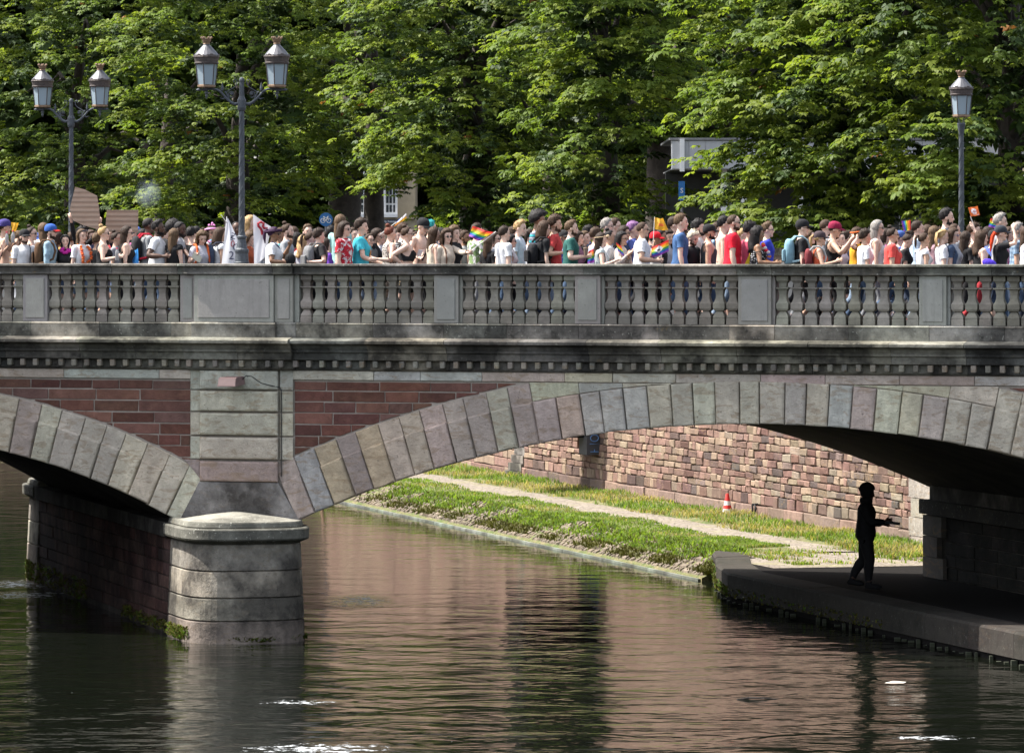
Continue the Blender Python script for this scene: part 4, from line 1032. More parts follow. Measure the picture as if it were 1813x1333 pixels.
def glasses_mesh(sun_=True):
    mb = MB(); 
    for s in (1, -1):
        if sun_:
            mb.ball((.094, s * .033, 1.636), (.010, .027, .020), 10, 6)
        else:
            mb.tube([(.106, s * .032 + .023 * math.cos(t), 1.635 + .018 * math.sin(t)) for t in np.linspace(0, 6.283, 11)], .0028, 5)
        mb.tube([(.095, s * .058, 1.642), (.06, s * .078, 1.642), (-.005, s * .086, 1.640)], .0035, 5)
    mb.tube([(.108, .012, 1.640), (.110, 0, 1.643), (.108, -.012, 1.640)], .0035, 5)
    return np.array(mb.v), mb.f

def skin_mat():
    t = NT('skin'); at = t.new('Attribute', attribute_name='tone').outputs['Color']
    c = t.mix(1.0, t.ocol, at, 'MULTIPLY'); n = t.noise(t.obj, 30, 3)
    k = t.ramp(n, .3, .7, .9, 1.08); c = t.mix(1.0, c, t.new('CombineColor', {0: k, 1: k, 2: k}).outputs[0], 'MULTIPLY')
    t.set('Base Color', c); t.set('Roughness', .5); t.set('Specular IOR Level', .4); t.set('Subsurface Weight', .08); t.set('Subsurface Radius', (.012, .005, .003)); return t.m
def cloth_mat(name, pat=None):
    t = NT(name); p = t.obj; c = t.ocol; n = t.noise(p, 14, 3, .6); k = t.ramp(n, .25, .75, .82, 1.12)
    if pat == 'stripes':
        z = t.new('SeparateXYZ', {0: p}).outputs[2]; w = t.new('Math', {0: t.math('MULTIPLY', z, 11.0), 1: 1.0}, operation='FRACT').outputs[0]
        c = t.mix(t.ramp(w, .30, .34), (.03, .32, .36), (.13, .15, .2)); c = t.mix(t.ramp(w, .62, .66), c, (.28, .3, .34)); c = t.mix(t.ramp(w, .84, .88), c, (.04, .06, .10))
    if pat == 'floral':
        v = t.noise(p, 15, 3, .6, .6); c = t.mix(t.ramp(v, .53, .57), c, (.62, .6, .62)); v2 = t.noise(p, 21, 2); c = t.mix(t.ramp(v2, .62, .66), c, (.03, .03, .07))
    if pat == 'dots':
        v = t.new('TexVoronoi', {'Vector': p, 'Scale': 26.0, 'Randomness': .6}).outputs['Distance']; c = t.mix(t.ramp(v, .26, .32), (.65, .65, .65), c)
    if pat == 'leopard':
        v = t.noise(p, 42, 2, .5); c = t.mix(t.ramp(v, .50, .56), c, (.06, .05, .045))
    if pat == 'camo':
        v = t.noise(p, 9, 2, .5); c = t.mix(t.ramp(v, .50, .53), c, (.02, .02, .015)); v = t.noise(p, 7, 2, .5); c = t.mix(t.ramp(v, .58, .60), c, (.2, .14, .07))
    if pat == 'denim':
        f_ = t.noise(p, 5, 3); c = t.mix(t.ramp(f_, .4, .7), c, t.mix(1.0, c, (1.7, 1.6, 1.4), 'MULTIPLY'))
    if pat == 'fade':
        z = t.new('SeparateXYZ', {0: p}).outputs[2]; c = t.mix(t.ramp(z, -.22, .2), (.03, .34, .52), (.045, .10, .22))
    if pat == 'plaid':
        s3 = t.new('SeparateXYZ', {0: p}); a = t.new('Math', {0: t.math('MULTIPLY', s3.outputs[2], 13.0)}, operation='FRACT').outputs[0]; b = t.new('Math', {0: t.math('MULTIPLY', s3.outputs[1], 13.0)}, operation='FRACT').outputs[0]
        c = t.mix(t.math('MULTIPLY', t.ramp(a, .45, .5), .5), c, (.4, .5, .6)); c = t.mix(t.math('MULTIPLY', t.ramp(b, .45, .5), .5), c, (.05, .06, .1))
    if pat == 'raglan':
        y = t.math('ABSOLUTE', t.new('SeparateXYZ', {0: p}).outputs[1]); c = t.mix(t.ramp(y, .125, .135), c, (.05, .075, .13))
    c = t.mix(1.0, c, t.new('CombineColor', {0: k, 1: k, 2: k}).outputs[0], 'MULTIPLY')
    t.set('Base Color', c); t.set('Roughness', .85); t.set('Specular IOR Level', .2); t.bump(t.noise(t.mul(p, (1, 1, .5)), 16, 3, .6), .01); return t.m
def hair_mat():
    t = NT('hair'); p = t.obj; n = t.noise(t.mul(p, (70, 70, 6)), 1.0, 3, .6); k = t.ramp(n, .3, .7, .55, 1.45)
    t.set('Base Color', t.mix(1.0, t.ocol, t.new('CombineColor', {0: k, 1: k, 2: k}).outputs[0], 'MULTIPLY')); t.set('Roughness', .6); t.set('Specular IOR Level', .2)
    t.bump(n, .012); return t.m
M['skin'] = skin_mat(); M['hair'] = hair_mat(); M['eye'] = plain('eye_dark', (.03, .02, .015), .25)
for pt in (None, 'stripes', 'floral', 'dots', 'leopard', 'camo', 'denim', 'fade', 'plaid', 'raglan'): M['cloth_' + (pt or 'plain')] = cloth_mat('cloth_' + (pt or 'plain'), pt)

SKIN = dict(L=(.57, .385, .305), M=(.48, .30, .215), B=(.25, .135, .08), D=(.085, .045, .03), P=(.62, .42, .33))
HAIR = dict(blk=(.012, .010, .010), dk=(.030, .018, .012), br=(.048, .027, .016), lb=(.09, .055, .03), bl=(.36, .235, .11), gr=(.24, .22, .20), red=(.19, .06, .025), plat=(.52, .46, .36), pur=(.20, .10, .22), teal=(.02, .25, .26), aub=(.12, .035, .02))
TONE = np.ones((len(TV), 3))
lips = HEADV & (X_ > .082) & (Ya < .02) & (np.abs(Z - 1.566) < .009); TONE[lips] = (.78, .45, .45)
brow = HEADV & (X_ > .065) & (Ya > .012) & (Ya < .052) & (np.abs(Z - 1.660) < .006); TONE[brow] = (.35, .3, .28)
sock = HEADV & (X_ > .06) & (Ya > .014) & (Ya < .05) & (np.abs(Z - 1.637) < .010); TONE[sock] = (.66, .6, .6)
cheek = HEADV & (X_ > .05) & (Ya > .025) & (np.abs(Z - 1.605) < .015); TONE[cheek] = (1.03, .9, .88)
HCACHE = {}; CAPC = {}
def part_obj(name, v, f, m, root, col, mats=None, fm=None, smooth=True):
    f = f.tolist() if hasattr(f, 'tolist') else f; us = sorted({i for q in f for i in q})
    if len(us) < len(v): mp = {a: b for b, a in enumerate(us)}; v = v[us]; f = [[mp[i] for i in q] for q in f]
    me = bpy.data.meshes.new(name); me.from_pydata(v.tolist(), [], f)
    for mm in (mats or [m]): me.materials.append(mm)
    if fm is not None: me.polygons.foreach_set('material_index', np.asarray(fm, dtype=np.int32))
    if smooth: me.polygons.foreach_set('use_smooth', np.ones(len(me.polygons), dtype=bool))
    me.update(); o = bpy.data.objects.new(name, me); COL.objects.link(o)
    if root: o.parent = root
    o.color = (*col[:3], 1); return o
DECK_Z = 5.103
PEOPLE = []
def make_person(foot, h, yaw, label, group, sex='m', skin='L', hair=('short', 'br'), top=('tee', (.5, .5, .5), 'plain'), bottom=('trousers', (.04, .06, .12), 'denim'), build=.0,
                cap=None, glasses=None, beard=None, look=0, nod=0, lean=.03, twist=0, arms=None, stride=.2, eyes=True, targets=None, shoes=None, clean=False):
    sc = h / 1.75
    R3 = Rz(yaw)
    if targets:                                                        # hands that reach for a world point
        arms = dict(arms or {})
        for n, (tw, *hint) in targets.items():
            q = R3.T @ (np.asarray(tw) - np.asarray(foot)) / sc; arms[n] = ('ik', q + np.array((0, 0, -.0)), *hint)
    ps = pose(sex, build, look, nod, lean, twist, arms, stride)
    root = part_obj('person', ps['P'], TF, M['skin'], None, SKIN[skin] if isinstance(skin, str) else skin)
    ca = root.data.color_attributes.new('tone', 'FLOAT_COLOR', 'POINT'); ca.data.foreach_set('color', np.c_[TONE, np.ones(len(TV))].ravel().astype(np.float32))
    root.location = tuple(foot); root.rotation_euler = (0, 0, yaw); root.scale = (sc, sc, sc)
    tag(root, label, 'person', group)
    sd = rnd.randrange(1000)
    if top:
        kind, c, pt = top; loose = {'tee': .022, 'long': .018, 'cap': .014, 'tank': .012, 'crop': .002, 'off': .012}[kind]
        P, fs = garment(kind, ps, .010, 3, loose, .004, sd); part_obj({'tee': 'shirt', 'cap': 'top', 'long': 'shirt', 'tank': 'tank_top', 'crop': 'crop_top', 'off': 'blouse'}[kind], P, fs, M['cloth_' + pt], root, c)
    if bottom:
        kind, c, pt = bottom; P, fs = garment(kind, ps, .009, 2, .004, .003, sd + 5); part_obj(kind, P, fs, M['cloth_' + pt], root, c)
    P, fs = garment('shoes', ps, .006); shc = shoes or rnd.choice([(.5, .5, .5), (.03, .03, .03), (.3, .05, .05), (.08, .08, .1)])
    for s_ in (1, -1): part_obj('shoe', P, fs[(TV[cloth_sub('shoes')[0]][fs][:, :, 1].mean(1) * s_) > 0], M['cloth_plain'], root, shc)
    Rh, hp = ps['head']
    H = lambda v: (v - np.asarray(J['head'])) @ Rh.T + hp
    if hair:
        st, hc = hair; key = (st, sd % 3)
        if key not in HCACHE: HCACHE[key] = hair_mesh(st, sd % 3 + 1)
        v, f = HCACHE[key]; v = v.copy()
        if cap is not None: up = v[:, 2] > 1.672; q = v[up] - np.array((0, 0, 1.658)); v[up] = np.array((0, 0, 1.658)) + q * .86
        part_obj('hair' if st != 'hood' else 'hood', H(v), f, M['hair'] if st != 'hood' else M['cloth_plain'], root, HAIR[hc] if isinstance(hc, str) else hc)
    if cap is not None:
        cc, vc, bk = cap
        if bk not in CAPC: CAPC[bk] = cap_mesh(bk)
        v, f, mi = CAPC[bk]; ob = part_obj('cap', H(v), [q for q, m_ in zip(f, mi) if m_ == 0], M['cloth_plain'], root, cc); part_obj('visor', H(v), [q for q, m_ in zip(f, mi) if m_ == 1], M['cloth_plain'], root, vc)
    if glasses:
        v, f = glasses_mesh(glasses[0]); part_obj('sunglasses' if glasses[0] else 'spectacles', H(v), f, M['gloss'], root, glasses[1])
    if beard:
        P, fs = garment('beard', ps, .007); part_obj('beard', P, fs, M['hair'], root, HAIR[beard])
    if eyes and not (glasses and glasses[0]):
        for s in (1, -1):
            q = MB().ball((.083, s * .031, 1.637), (.010, .013, .0075), 8, 5); part_obj('eye', H(np.array(q.v)), q.f, M['eye'], root, (1, 1, 1))
    if clean: pass
    info = dict(root=root, ps=ps, sc=sc, foot=np.asarray(foot, float), R=R3)
    info['W'] = lambda p: info['R'] @ (np.asarray(p) * info['sc']) + info['foot']
    return info
# ------------------------------------------------------------------ the march on the bridge
WHT = (.62, .62, .64); BLK = (.014, .014, .016); GRYC = (.25, .26, .28); NAVY = (.03, .045, .09); JEAN = (.045, .075, .135); LJEAN = (.13, .18, .26); DJEAN = (.02, .028, .05); CRM = (.55, .48, .38)
def J_(c=JEAN): return ('trousers', c, 'denim')
def S_(c=JEAN, p='denim'): return ('shorts', c, p)
BOT = [J_(), J_(DJEAN), J_(LJEAN), ('trousers', BLK, 'plain'), S_(), S_(BLK, 'plain'), S_(LJEAN), J_(), ('trousers', BLK, 'plain'), ('trousers', (.2, .21, .23), 'plain')]
MARCH = 'people marching across the bridge'
A2 = {}
def who(key, x, y, row, yaw, label, sex='m', skin='L', hair=('short', 'br'), top=('tee', WHT, 'plain'), bottom=None, hands=None, hairpad=None, dd=None, **kw):
    d = (face_d(x) + 1.0 + row * 1.25) if dd is None else dd
    pad = {'afro': .055, 'quiff': .035, 'curly': .03, 'curlylong': .03, 'bun': .06, 'bald': .0, 'crop': .005}.get(hair[0] if hair else '', .012) if hairpad is None else hairpad
    if kw.get('cap') is not None: pad = .03
    top_w = px(x, y, d); h = top_w[2] - DECK_Z - pad
    h = min(max(h, 1.42), 2.0)
    yw = math.radians(yaw); off = .045
    foot = (top_w[0] - math.cos(yw) * off, d, DECK_Z)
    tg = {}
    for n, q in (hands or {}).items():
        tg[n] = (px(q[0], q[1], d + q[2]), *([q[3]] if len(q) > 3 else []))
    i = make_person(foot, h, yw, label, MARCH, sex, skin, hair, top, bottom or BOT[rnd.randrange(len(BOT))], targets=tg or None, stride=rnd.choice((-.3, .3)) * rnd.uniform(.5, 1), **kw)
    A2[key] = i; return i
g_ = lambda c=(.01, .01, .012): (True, c)
sp = lambda c=(.02, .02, .02): (False, c)
f = 'f'
# left of the first lamp
who('bottle_man', 11, 387, 1, 15, 'shirtless man with a moustache in a purple backwards cap at the far left', 'm', 'M', ('short', 'dk'), None, S_(BLK, 'plain'), cap=((.05, .04, .16), (.05, .04, .16), True), hands={'R': (13, 438, -.32), 'L': (24, 432, -.2)})
who('w0', -7, 398, 0, 0, 'person cut by the left picture edge in a dark top', f, 'M', ('long', 'dk'), ('tee', BLK, 'plain'), hands={'R': (4, 440, -.1)})
who('w1', 45, 403, 0, -62, 'bearded man in a flat black cap, white t-shirt and thin crossbody cord', 'm', 'L', ('short', 'dk'), ('tee', WHT, 'plain'), J_(), cap=(BLK, BLK, False), beard='br')
who('w2', 59, 402, 1.2, -15, 'woman in sunglasses just behind the black-capped man in white', f, 'L', ('bun', 'dk'), ('tank', (.45, .42, .42), 'plain'), glasses=g_(), hairpad=.0)
who('w3', 76, 394, 2, 100, 'long brown hair seen from behind, left of the red, white and blue cap', f, 'L', ('long', 'lb'), ('tee', (.5, .45, .42), 'dots'))
who('w4', 93, 395, 0, -8, 'man in a red, white and blue cap and denim shirt', 'm', 'L', ('short', 'blk'), ('long', (.20, .29, .37), 'denim'), J_(), cap=((.03, .09, .33), (.5, .03, .03), False), glasses=sp(), beard='dk')
who('w5', 116, 415, .1, -80, 'woman with black hair and a magenta neck scarf over a black top', f, 'L', ('long', 'blk'), ('tee', BLK, 'plain'), S_())
who('sign1', 149, 400, 2.2, -20, 'person in black hidden behind the raised cardboard placard', f, 'L', ('messy', 'blk'), ('long', BLK, 'plain'), hands={'R': (124, 382, -.35, (-.3, -.6, -.8)), 'L': (176, 396, .0, (-.2, .5, -1))})
who('w6', 147, 405, 0, -50, 'woman with long brown hair, white tee and orange flower garland', f, 'L', ('long', 'lb'), ('tee', WHT, 'plain'), S_(LJEAN))
who('w7', 187, 399, 0, 0, 'blonde woman in sunglasses and a black tank top holding a bottle', f, 'L', ('bun', 'bl'), ('tank', BLK, 'plain'), S_(), glasses=g_(), hands={'R': (206, 456, -.22)}, hairpad=.03, build=.012)
who('w8', 209, 404, 1.6, -10, 'dark-haired woman in red-tinted glasses behind the blonde in black', f, 'M', ('bun', 'dk'), ('tee', (.25, .25, .27), 'plain'), glasses=g_((.4, .03, .03)))
who('w9', 228, 399, .2, 3, 'woman with wavy dark hair, sunglasses and a tattooed bare arm', f, 'L', ('long', 'dk'), ('tank', BLK, 'plain'), ('trousers', BLK, 'plain'), glasses=g_())
who('sign2', 216, 402, 2.6, 40, 'person hidden behind the square brown cardboard sign', 'm', 'L', ('short', 'dk'), ('tee', NAVY, 'plain'), hands={'L': (204, 398, -.1), 'R': (226, 398, -.2)})
who('w10', 266, 385, 1.1, 15, 'man in a grey tee with a red-trimmed backpack and a yellow scarf', 'm', 'D', ('crop', 'blk'), ('tee', (.2, .21, .22), 'plain'), J_(), arms={'R': ('hang', .0, .5)})
who('w11', 283, 387, 0, -6, 'man in a tight white polo shirt with earphone wires', 'm', 'D', ('quiff', 'blk'), ('tee', WHT, 'plain'), J_(), beard='blk', build=.018, hands={'R': (288, 453, -.3)})
who('w12', 308, 386, 2, 60, 'person with a big round afro behind the man in the white polo', 'm', 'D', ('afro', 'blk'), ('tee', BLK, 'plain'))
who('w13', 319, 391, 1.1, -15, 'man with a dark beard and shaved head beside the afro', 'm', 'D', ('crop', 'blk'), ('tee', (.3, .3, .31), 'plain'), beard='blk', nod=.2, hands={'L': (336, 455, -.4)})
who('w14', 310, 404, 0, 55, 'woman with straight light-brown hair and a black top, back turned', f, 'L', ('long', 'lb'), ('cap', BLK, 'plain'), ('trousers', BLK, 'plain'))
who('w15', 339, 400, 2, 70, 'dark-haired man in black, back turned, right of the bearded man', 'm', 'L', ('short', 'blk'), ('tee', BLK, 'plain'))
who('leaf', 358, 404, .2, -70, 'curly-haired woman in a grey v-neck looking down at leaflets', f, 'L', ('curlylong', 'lb'), ('tee', (.36, .36, .41), 'plain'), J_(LJEAN), nod=.4, hands={'R': (346, 452, -.3)})
who('w16', 376, 400, 1.5, -60, 'child-sized marcher in a bright unicorn headband', f, 'M', ('bob', 'dk'), ('tee', (.3, .3, .32), 'plain'), glasses=sp())
who('w17', 393, 402, .4, 20, 'person in a white tee with a navy backpack beside the folded banner', f, 'M', ('bob', 'br'), ('cap', WHT, 'plain'), J_())
who('w18', 419, 391, 2, -75, 'bald dark-skinned man behind the lettered white banner', 'm', 'D', ('bald', 'blk'), ('tee', GRYC, 'plain'))
who('w19', 446, 380, 2.2, -10, 'person with long straight blonde hair behind the ribbon banner', f, 'L', ('long', 'bl'), ('tee', (.3, .25, .22), 'plain'))
who('w20', 443, 407, .9, -20, 'woman with curly auburn hair and a rust top beside the lamp post', f, 'L', ('curlylong', 'lb'), ('long', (.30, .07, .03), 'plain'), nod=.3)
who('wrap', 488, 400, 0, 0, 'woman in a dark purple headwrap and sunglasses with a raised fist', f, 'B', ('pony', (.035, .012, .04)), ('tee', WHT, 'plain'), J_(LJEAN), glasses=g_(), build=.02, hands={'L': (512, 434, .15), 'R': (505, 462, -.2)})
who('w21', 512, 389, .9, -3, 'man with a topknot of brown hair in a grey t-shirt', 'm', 'L', ('bun', 'br'), ('tee', (.26, .27, .29), 'plain'), beard='br')
who('w22', 528, 410, 2.4, 30, 'dark-haired marcher in red half hidden behind the grey t-shirt', f, 'M', ('bob', 'blk'), ('tee', (.4, .03, .04), 'plain'))
who('w23', 546, 397, 2.6, -70, 'brown-haired man facing us in the back row near the bicycle sign', 'm', 'L', ('short', 'lb'), ('tee', (.2, .22, .3), 'plain'))
who('w24', 539, 416, 1.6, 60, 'woman with a tangle of curly blonde hair, mostly hidden', f, 'L', ('curlylong', 'bl'), ('tee', (.4, .4, .44), 'plain'))
who('w25', 552, 409, 1.3, 10, 'woman with tied-back hair in a violet-blue top', f, 'L', ('pony', 'br'), ('tee', (.09, .07, .38), 'plain'))
who('gpack', 568, 404, 0, 25, 'short-haired marcher in a black tee with a grey backpack', 'm', 'L', ('boyish', 'dk'), ('tee', BLK, 'plain'), ('trousers', BLK, 'plain'), hands={'R': (552, 462, -.2)})
who('w26', 588, 400, 2.6, 60, 'dark head turned away between the black tee and the red floral shirt', 'm', 'M', ('short', 'blk'), ('tee', (.12, .08, .09), 'plaid'))
who('w27', 579, 424, 1.3, 40, 'low marcher in a purple top behind the grey backpack', f, 'L', ('bob', 'dk'), ('tee', (.14, .05, .36), 'plain'))
who('w28', 604, 380, 1.8, 65, 'tall person with very long light-brown hair and a teal top', f, 'L', ('long', 'lb'), ('tee', (.25, .42, .40), 'plain'))
who('w29', 613, 391, 0, -22, 'person in sunglasses and a red shirt with white flowers', 'm', 'P', ('bob', 'dk'), ('tee', (.42, .02, .035), 'floral'), J_(), glasses=g_(), build=.02)
who('w30', 643, 386, .3, -5, 'short-haired person in a turquoise t-shirt with a rainbow strap', f, 'P', ('boyish', 'dk'), ('tee', (.05, .40, .50), 'plain'), J_(DJEAN), build=.015, hands={'R': (668, 462, -.2)})
who('w31', 656, 413, 1.3, -50, 'woman in spectacles peering between turquoise and leopard print', f, 'L', ('bun', 'br'), ('tee', (.1, .1, .1), 'plain'), glasses=sp(), hairpad=.01)
who('w32', 666, 403, 1.5, -8, 'dark-haired woman in glasses looking down beside a leopard-print top', f, 'L', ('long', 'dk'), ('tee', BLK, 'plain'), glasses=sp(), nod=.35)
who('w33', 694, 394, .1, 25, 'person with a red-brown bun and a sleeveless leopard-print top', f, 'L', ('bun', 'aub'), ('tank', (.45, .42, .38), 'leopard'), ('trousers', (.4, .36, .3), 'leopard'), build=.012, hands={'R': (668, 458, -.25)})
who('w34', 717, 394, 1.2, 20, 'man with cropped hair in a black shirt with small white print', 'm', 'L', ('short', 'br'), ('tee', BLK, 'dots'))
who('w35', 724, 395, 0, 2, 'woman with a brown bun, black crop top and rainbow paint on her arm', f, 'L', ('bun', 'br'), ('crop', BLK, 'plain'), S_(BLK, 'camo'), glasses=sp(), build=.02, hairpad=.055, hands={'R': (712, 466, -.1, (-1, -.2, -.1))})
who('phone1', 748, 384, .9, -38, 'shirtless young man in a black snapback cap looking at a phone', 'm', 'P', ('crop', 'dk'), None, ('trousers', BLK, 'plain'), cap=(BLK, BLK, False), nod=.3, hands={'R': (739, 455, -.4), 'L': (744, 457, -.35)})
who('w36', 765, 390, 2.6, 30, 'marcher with turquoise-dyed hair behind the shirtless young man', 'm', 'L', ('short', 'teal'), ('tee', GRYC, 'plain'))
who('w37', 772, 401, 0, 22, 'woman with smooth long brown hair in a white tank top, face turned away', f, 'L', ('long', 'br'), ('tank', CRM, 'plain'), S_())
who('flagw', 793, 404, 0, -60, 'woman in sunglasses and a beige turtleneck waving a rainbow flag', f, 'L', ('curlylong', 'br'), ('long', (.50, .42, .34), 'plain'), ('trousers', CRM, 'plain'), glasses=g_(), hands={'L': (830, 447, -.35)})
who('w38', 807, 397, .9, -35, 'laughing woman with ginger curls behind the rainbow flag bearer', f, 'P', ('curlylong', 'lb'), ('tee', BLK, 'plain'))
who('w39', 826, 407, 1.6, -30, 'brown-haired man in glasses left of the big rainbow flag', 'm', 'B', ('short', 'br'), ('tee', (.3, .3, .3), 'plain'), glasses=sp(), beard='dk')
who('w40', 847, 395, 1.4, 40, 'dark-haired person in a green and red splashed top behind the rainbow flag', f, 'M', ('short', 'dk'), ('tee', (.16, .24, .10), 'floral'))
who('w41', 868, 419, 1, 45, 'woman with long brown hair in black, right of the rainbow flag', f, 'L', ('long', 'br'), ('tee', BLK, 'plain'))
who('w42', 896, 400, 0, 28, 'man with short dark hair in a creased white shirt, back to us', 'm', 'P', ('short', 'dk'), ('tee', WHT, 'plain'), J_(), build=.008)
who('w43', 908, 415, .7, 0, 'small woman in sunglasses and a floral top tucked beside the white shirt', f, 'L', ('bob', 'blk'), ('cap', WHT, 'dots'), glasses=g_(), hands={'R': (903, 442, -.2)})
who('w44', 922, 386, 1.2, -15, 'blond young man with a quiff in a white and blue shirt', 'm', 'P', ('quiff', 'bl'), ('tee', (.55, .58, .62), 'plain'), nod=.15)
who('w45', 955, 369, .9, -5, 'tall man with a black afro in a teal and grey striped tee', 'm', 'B', ('afro', 'blk'), ('tee', GRYC, 'stripes'), J_(), nod=.1)
who('w46', 967, 391, .35, 18, 'woman with a straight brown bob in black in front of the striped tee', f, 'L', ('bob', 'br'), ('tee', BLK, 'plain'), J_(LJEAN), glasses=sp())
who('w47', 986, 380, .5, 0, 'curly-haired smiling man in a brick-red polo shirt', 'm', 'M', ('curly', 'br'), ('tee', (.40, .045, .045), 'plain'), J_(DJEAN), beard='br', hands={'R': (998, 446, -.25)})
who('drink', 1015, 387, 0, 3, 'bearded man in a dark green polo shirt holding a drink', 'm', 'L', ('quiff', 'lb'), ('tee', (.02, .085, .075), 'plain'), J_(), beard='br', build=.01, hands={'R': (1034, 453, -.2)})
who('w48', 1027, 409, 1.1, -10, 'smiling dark-haired woman right behind the green polo', f, 'P', ('bob', 'dk'), ('tee', (.2, .1, .15), 'plain'))
who('w49', 1038, 409, 1.5, -30, 'pale woman with strawberry-blond hair beside the flowered hairband', f, 'P', ('long', 'lb'), ('tee', BLK, 'plain'))
who('w50', 1045, 398, 2.7, 10, 'dark-haired man in the back row above the strawberry-blond woman', 'm', 'M', ('short', 'blk'), ('tee', NAVY, 'plain'))
who('w51', 1058, 403, 1, 30, 'person with cropped brown hair and bare shoulders in a strappy top', f, 'P', ('boyish', 'br'), ('tank', (.3, .32, .4), 'plain'))
who('band', 1068, 410, 0, 6, 'woman with long dark hair, a flowered hairband and a grey tee', f, 'L', ('long', 'dk'), ('cap', (.33, .37, .38), 'plain'), J_(), hands={'R': (1088, 460, -.2)})
who('w52', 1078, 387, 2.4, -6, 'grey-haired man in glasses, head above the flowered hairband', 'm', 'L', ('short', 'gr'), ('tee', (.2, .2, .25), 'plain'), glasses=sp())
who('w53', 1092, 386, 3.0, -3, 'brown-haired man in glasses next to the grey-haired man', 'm', 'L', ('short', 'br'), ('tee', NAVY, 'plain'), glasses=sp())
who('w54', 1083, 406, .7, -4, 'woman with pinned-up black hair in a white tee behind the hairband', f, 'M', ('bun', 'blk'), ('tee', WHT, 'plain'), hairpad=.02)
who('w55', 1104, 409, .6, -22, 'woman with black hair and glasses clapping in a beige cardigan', f, 'M', ('bob', 'blk'), ('long', (.48, .42, .38), 'plain'), J_(), glasses=sp(), hands={'R': (1112, 450, -.3), 'L': (1113, 452, -.2)})
who('w56', 1108, 399, 1.7, -8, 'dark-haired woman with glasses above the clapping woman', f, 'M', ('bob', 'dk'), ('tee', NAVY, 'plain'), glasses=sp())
who('w57', 1124, 393, 1.9, -10, 'marcher with lilac-dyed hair and a blue collar', f, 'P', ('boyish', 'pur'), ('tee', (.1, .14, .4), 'plain'))
who('w58', 1141, 393, 0, 0, 'man in sunglasses and a tight white t-shirt with folded hands', 'm', 'M', ('crop', 'br'), ('tee', WHT, 'plain'), ('trousers', BLK, 'plain'), glasses=g_(), build=.02, hands={'R': (1160, 460, -.2)})
who('w59', 1164, 409, .9, -10, 'boy in a red cap behind the rainbow banner with a white diamond', 'm', 'B', ('short', 'blk'), ('tee', (.5, .5, .5), 'plain'), cap=((.5, .01, .02), (.5, .01, .02), False), hands={'R': (1157, 438, -.3)})
who('w60', 1174, 406, 1.7, -10, 'bearded man just right of the red cap', 'm', 'B', ('short', 'blk'), ('tee', BLK, 'plain'), beard='blk')
who('w61', 1197, 384, 2.8, -4, 'dark-haired man behind the blue gradient t-shirt', 'm', 'L', ('short', 'dk'), ('tee', BLK, 'plain'))
who('w62', 1209, 379, 0, 2, 'tall man with short brown hair in a t-shirt fading from navy to blue', 'm', 'P', ('short', 'lb'), ('tee', NAVY, 'fade'), J_())
who('w63', 1227, 406, .3, -40, 'bleached-blond curly-haired man in an open black jacket looking down', 'm', 'L', ('curly', 'plat'), ('long', BLK, 'plain'), ('trousers', BLK, 'plain'), beard='br', nod=.35)
who('w64', 1240, 387, 1.4, -10, 'bearded man with thick black hair in a pale grey tee', 'm', 'L', ('curly', 'blk'), ('tee', (.5, .48, .48), 'plain'), beard='blk')
who('w65', 1259, 396, .4, 0, 'muscular bearded man in a black cap and dark tank top', 'm', 'M', ('crop', 'blk'), ('tank', (.05, .055, .065), 'plain'), J_(), cap=(BLK, BLK, False), beard='blk', build=.022)
who('w66', 1273, 393, 2.0, -20, 'marcher with a hand to the face behind the black cap', 'm', 'P', ('short', 'br'), ('tee', (.2, .3, .45), 'plain'), hands={'R': (1277, 405, -.2)})
who('w67', 1285, 382, 1, 4, 'shirtless man in orange glasses behind the red polo', 'm', 'L', ('short', 'blk'), None, S_(), glasses=g_((.45, .18, .02)), build=.012)
who('w68', 1302, 380, 0, 0, 'balding bearded man in sunglasses and a bright red polo', 'm', 'L', ('bald', 'br'), ('tee', (.62, .012, .03), 'plain'), J_(LJEAN), glasses=g_(), beard='br', build=.012)
who('w69', 1318, 404, 2.2, -5, 'pale marcher in pink-rimmed glasses right of the red polo', f, 'P', ('bald', 'bl'), ('tee', (.3, .3, .3), 'plain'), glasses=sp((.4, .1, .2)))
who('w70', 1331, 390, 1.1, 25, 'dark curly-haired man in a raspberry shirt, back turned', 'm', 'M', ('curly', 'blk'), ('long', (.33, .045, .085), 'plain'))
who('lei', 1345, 399, 0, 5, 'woman with long black curls, polka-dot top and flower garland', f, 'B', ('curlylong', 'blk'), ('off', BLK, 'dots'), ('trousers', BLK, 'plain'), build=.012, hands={'R': (1370, 464, -.2)})
who('w71', 1362, 391, .9, 0, 'man in glasses with a swept copper quiff and a bright blue top', 'm', 'P', ('quiff', 'lb'), ('tee', (.03, .05, .42), 'plain'), glasses=sp())
who('bpack', 1424, 386, .1, 3, 'pale man in a black cap, sunglasses and black tee with a light blue backpack', 'm', 'P', ('crop', 'dk'), ('tee', BLK, 'plain'), ('trousers', BLK, 'plain'), cap=(BLK, BLK, False), glasses=g_())
who('w72', 1437, 408, 1.6, -8, 'pale woman behind the black-capped backpacker', f, 'P', ('bun', 'lb'), ('tank', (.1, .07, .12), 'plain'), hairpad=0)
who('w73', 1455, 407, 0, -2, 'blonde woman in a dark cap, sunglasses and an orange top', f, 'M', ('pony', 'bl'), ('tank', (.5, .09, .04), 'plain'), S_(), cap=((.05, .035, .04), (.05, .035, .04), False), glasses=g_(), hands={'R': (1479, 462, -.2)})
who('w74', 1465, 388, 2.2, 20, 'close-cropped man behind the maroon cap', 'm', 'L', ('crop', 'br'), ('tee', GRYC, 'plain'))
